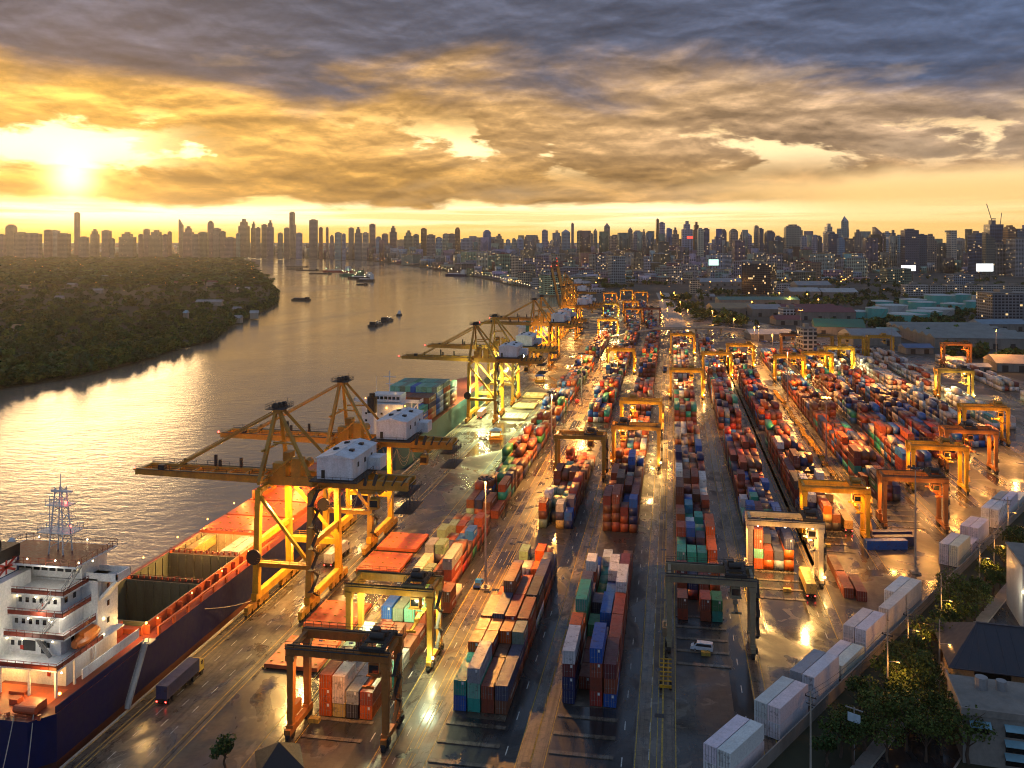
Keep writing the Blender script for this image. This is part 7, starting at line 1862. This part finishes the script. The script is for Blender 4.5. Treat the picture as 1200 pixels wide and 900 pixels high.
for i, (px, py, ln_, lab) in enumerate(((348, 313, 90, 'long dark barge moored farthest in the midstream cluster'), (360, 317, 80, 'long dark barge moored second in the midstream cluster'), (375, 321, 70, 'dark barge moored before the red ship'), (345, 315.5, 60, 'dark low barge at the outer end of the cluster'))): barge(px, py, ln_, 16, lab, R(85), False)
def river_ship(px, py, ln_, hullm, label, hd_, lamps=0, masts=2):
    x, y = at(px, py, WZ); o = thing('river_ship', label, 'ship', (x, y, WZ), hd_); w_ = ln_ * .17
    h = MB(); h.prism([(-w_ / 2, -ln_ / 2), (w_ / 2, -ln_ / 2), (w_ / 2, ln_ * .36), (0, ln_ / 2), (-w_ / 2, ln_ * .36)], -1, 5.5); h.build('hull', M[hullm], o)
    h = MB(); h.rng(-w_ * .42, w_ * .42, -ln_ * .46, -ln_ * .28, 5.5, 14); h.rng(-w_ * .35, w_ * .35, -ln_ * .44, -ln_ * .32, 14, 18); h.rng(-w_ * .4, w_ * .4, -ln_ * .2, ln_ * .3, 5.5, 7.5); h.build('bridge_house', M['white'] if hullm != 'green' else M['green'], o)
    h = MB()
    for i in range(masts):
        yy = -ln_ * .15 + i * ln_ * .22; h.bar((0, yy, 6), (0, yy, 27), .9, .9); h.bar((0, yy, 10), (0, yy + ln_ * .14, 24), .6, .6)
    h.build('derrick', M['darksteel'], o)
    for i in range(lamps): bulb(o, (rnd.uniform(-w_, w_) * .4, rnd.uniform(-.4, .4) * ln_, rnd.uniform(7, 20)), .8, rnd.choice(['l_city2', 'l_green2', 'l_city2']), 'lamp')
river_ship(395, 319, 95, 'red', 'red hulled coaster moored among the midstream barges', R(88), 3, 3)
river_ship(412, 324, 85, 'green', 'brightly lit green ship with derricks in the midstream cluster', R(70), 9, 3)
river_ship(422, 327, 70, 'darksteel', 'dark lit ship at the near side of the midstream cluster', R(80), 6, 2)
river_ship(428, 330, 45, 'darksteel', 'small dark workboat nearest in the midstream cluster', R(85), 3, 1)
river_ship(534, 323.5, 80, 'navy', 'blue hulled ship moored at the lit far quay', R(62), 4, 2)
barge(424, 334, 26, 9, 'tiny dark boat just before the midstream cluster', R(85), False)
river_ship(308, 301.5, 40, 'navy', 'tiny boat far off near the river bend', R(85), 1, 1)
# jetty posts by the bank
# ---------------------------------------------------------------- lamps that light the port
def lamp(kind, loc, power, col, size=.4, aim=None, angle=120, blend=.5, name='lamp_light'):
    l = bpy.data.lights.new(name, kind); l.energy = power; l.color = col
    l.shadow_soft_size = size
    if kind == 'SPOT': l.spot_size = R(angle); l.spot_blend = blend
    o = link(name, l, None, loc)
    if aim is not None: o.rotation_euler = (Vector(aim) - Vector(loc)).to_track_quat('-Z', 'Y').to_euler()
    return o
SOD, WARM, GRN, COOL = (1, .42, .08), (1, .55, .15), (.92, 1, .42), (1, .9, .7)
LF = 2.2
# wharf cranes
for (x, y, lit) in STS_OBJ:
    if lit >= 4:
        for sy in (-6, 6): lamp('SPOT', (x - 2, y + sy, 28), 27000 * LF, GRN, .6, (x + 1, y + sy * .6, 0), 150)
        lamp('SPOT', (x + 12, y - 5, 27), 16000 * LF, GRN, .6, (x + 18, y - 12, 0), 140)
        lamp('POINT', (x - 8.4, y - 6, 24), 2600 * LF, GRN, .5); lamp('POINT', (x - 3, y + 3, 13), 3600 * LF, GRN, .5)
    elif lit >= 2:
        for sy in (-4.5, 5): lamp('SPOT', (x - 1, y + sy, 28.4), 15000 * LF, WARM, .5, (x - 2, y + sy, 0), 150)
        lamp('SPOT', (x - 9, y, 28.4), 14000 * LF, WARM, .5, (x - 22, y - 4, 5), 130)
        lamp('POINT', (x + 4, y + 5, 22), 1500 * LF, WARM, .4); lamp('POINT', (x - 4, y + 12, 9), 900 * LF, WARM, .4)
    else:
        lamp('SPOT', (x, y, 28), 30000 * LF, WARM, .8, (x + 1, y, 0), 150); lamp('POINT', (x, y - 12, 22), 2600 * LF, WARM, .8); lamp('POINT', (x + 3, y, 14), 2600 * LF, WARM, .8)  # points added to brighten the crane frame; no lamp fitting there
# yard cranes: 2 = floods on, 3 = strongly lit, 1 = dim light, added on some cranes to brighten them
for (o, b_, y, x, lit) in RTG_OBJ:
    if not lit: continue
    far = y > 500
    c = {1: SOD, 2: WARM, 3: WARM}[lit]
    if b_ in ('A', 'M', 'K') and lit == 2: c = (1, .95, .45)
    pw = {1: 5000, 2: 7500, 3: 9000}[lit] * (1.5 if far else 1)
    for sx in (-5.5, 5.5): lamp('SPOT', (x + sx, y, 15.0), pw * LF, c, .4, (x + sx * .8, y - 1, 0), 155)
    lamp('POINT', (x - 4, y - 6.5, 13), 420 * LF, c, .5); lamp('POINT', (x + 5, y - 6.5, 13), 420 * LF, c, .5)  # added fill in front of the girders, with no lamp fitting
    if lit >= 2:
        p = bulb(o, (-9.8, -4.6, 3.0), .35, 'l_warm', 'leg_lamp'); p2 = bulb(o, (9.8, -4.6, 3.0), .35, 'l_white', 'leg_lamp')
        lamp('POINT', (x + 9.9, y - 5.4, 3.4), 420 * LF, c, .4)
    if lit == 3:
        for sx in (-7, 0, 7): bulb(o, (sx, -3.0, 15.2), .3, 'l_white', 'beam_lamp')
lamp('SPOT', (-60, 157.5, 16), 9000, SOD, .5, (-62.5, 148, 0), 150)
lamp('SPOT', (-50.5, 182.5, 9), 2200, (.85, 1, .6), 1.5, (-47, 176, 0), 150)
# high masts, extra fill spots added where no mast stands, ship floods, street lamps
for (x, y, p) in ((-48, 230, 60000), (-48.6, 366, 100000), (-49, 496, 100000), (-49.5, 632, 100000), (63, 388, 85000), (65, 530, 60000), (64, 690, 70000), (-60, 800, 80000), (-3, 470, 12000), (-3, 660, 20000), (120, 560, 40000), (120, 880, 24000), (228, 690, 16000)):
    lamp('SPOT', (x, y, 28.2), p * LF, SOD, .8, (x, y, 0), 165, .3)
lamp('SPOT', (18, 225, 18), 4500, SOD, 2.0, (46, 240, 0), 150)
lamp('SPOT', (58, 284, 17), 8000, SOD, .5, (52, 262, 0), 150)
lamp('SPOT', (150, 430, 17), 16000, SOD, .5, (150, 400, 0), 150)
for (x, y, z, p) in ((-112, 144, 11.5, 450), (-122, 147, 11.5, 380), (-108, 170, 12, 900), (-120, 207, 13, 700), (-120, 224, 13, 1500), (-120, 245, 14, 1700), (-120, 275, 14, 1900), (-131, 235, 13, 900), (-131, 260, 13, 900)): lamp('POINT', (x, y, z), p * LF, SOD if y > 200 else WARM, .4)
for (x, y, z) in ((-120, 146.4, 16), (-112, 150.4, 19.4), (-126, 146, 13), (-117, 149.6, 21.5), (-106, 156, 15), (-118, 152, 28)): lamp('POINT', (x, y, z), 160 * LF, COOL, .4)
for p in ((-112, 360, 18), (-120, 380, 26)): lamp('POINT', p, 1600, WARM, .5)
for p in POLE_LAMPS: lamp('POINT', p, 620 * LF, SOD, .3)
lamp('POINT', (*at(1183, 736), 8), 500, COOL, .3)
# street lamps of the city, each a lamp on a post
def make_street_lamp():
    o = thing('street_lamp', 'x', 'street lamp'); MB().tube((0, 0, 0), (0, 0, 12), .25, 6).build('post', M['galv'], o); MB().ball((0, 0, 12.4), 1.25, 8).build('lamp', M['l_city'], o); return o
M['l_city'] = emis('street_lamp_sodium', (1, .42, .08), 3.2)
SL = [(678.8, 315), (690.8, 313.8), (655.5, 313.8), (652.5, 307), (634.8, 318), (620, 323), (625, 323), (713.5, 312), (727.5, 310), (742.5, 316.5), (755, 316), (750, 311), (775.5, 308.7), (701.7, 325.8), (796.7, 309.7), (791, 312.5), (802, 314.7), (819, 311.7), (844.7, 313), (844, 305), (866.7, 306.7), (896.7, 306), (890, 306.7),
      (913.3, 343.3), (925.5, 348.3), (946, 344.7), (959, 351), (881, 353.7), (947.5, 326.7), (938, 319.7), (946, 322), (515, 312), (535, 310), (552, 309), (570, 308), (581, 306), (598, 306), (606, 309), (540, 303), (487, 300), (493, 304), (470, 301), (456, 301), (320, 296.5), (352, 297), (365, 297), (590, 313), (612, 313)]
rl = random.Random(5)
while len(SL) < 170:
    px, py = rl.uniform(440, 1010), 301 + 30 * rl.random() ** 1.3
    if py > 322 and px < 770 and rl.random() < .5: continue
    x_, y_ = at(px, py)
    if inside(land, x_, y_): SL.append((px, py))
base = make_street_lamp(); first = True
for i, (px, py) in enumerate(SL):
    d = F * (HC - 12.4) / (py - YH); x, y = at_depth(px, d)
    o = base if first else copy_tree(base); first = False
    s_ = max(.8, d / 1500); o.location = (x, y, 0); o.scale = (s_ ** .5,) * 2 + (1,)
    o['label'] = 'orange street lamp glowing over the city beyond the yard'; o['group'] = 'orange street lamps of the city'
    o.children[1].scale = (s_ ** .5,) * 2 + (1,) if False else (1, 1, 1)
    if i in (0, 1, 7, 8, 10, 14, 17, 23, 24, 25, 26, 27): lamp('POINT', (x, y - 2, 14), 9000, SOD, 1.0)
for i, (px, py) in enumerate(((774, 352), (790, 352), (776, 362), (797, 365), (782, 374), (806, 376), (835, 378), (860, 388), (884, 400), (905, 410))):
    x, y = at(px, py); o = copy_tree(base, 'orange lamp along the yard road behind the middle rows', (x, y, 0)); o['group'] = 'lamps along the yard road'; o.scale = (.6, .6, 1)
    lamp('POINT', (x, y - 1.5, 11.4), 9000, SOD, .8)
# rows of small lights along the far quay
M['l_quay'] = emis('quay_lamp_white', (1, .72, .36), 4)
ql = thing('quay_lamp', 'x', 'quay lamp'); MB().tube((0, 0, 0), (0, 0, 7), .2, 6).build('post', M['galv'], ql); MB().ball((0, 0, 7.4), .8, 6).build('lamp', M['l_quay'], ql)
first = True
for (pxa, pya, pxb, pyb, n) in ((500, 312, 575, 323.5, 20), (578, 324, 618, 334.5, 14)):
    for i in range(n):
        t = i / (n - 1); x, y = at(pxa + (pxb - pxa) * t, pya + (pyb - pya) * t, 7)
        o = ql if first else copy_tree(ql); first = False
        o.location = (x + 4, y + 4, 0); o['label'] = 'small white lamp in the row along the far quay'; o['group'] = 'lamps along the far quay'
# countless far lights
V_, col_ = [], []
C, D, Rr = [], [], []
k = 0
while len(C) < 1700:
    px = rnd.uniform(-20, 1220); py = YH + 9 + 55 * rnd.random() ** 2.2
    if px < 290 and py > 297 and rnd.random() < .8: continue
    if not (free_spot(px, py) or (px < 300 and 292 < py < 400) or (px > 780 and py < 400 and rnd.random() < .5)): continue
    x, y = at(px, py); d = depth(x, y); s = .5 * d / 1000 * rnd.uniform(.5, 1.15)
    C.append((x, y, rnd.uniform(6, 15))); D.append((s, s, s)); Rr.append(0)
mi = []
for i in range(len(C)): mi += [rnd.choice((0, 0, 0, 0, 1, 1, 2))] * 6
V, Fq = boxes_np(C, D, Rr)
o = bulk('far_city_lights', V, Fq, [emis('far_light_amber', (1, .38, .06), 2.4), emis('far_light_warm', (1, .60, .2), 1.9), emis('far_light_white', (1, .9, .75), 1.6)], mi=mi); tag(o, 'countless small amber and white lights of the city', kind='stuff')
if HAZE: haze(HAZE)
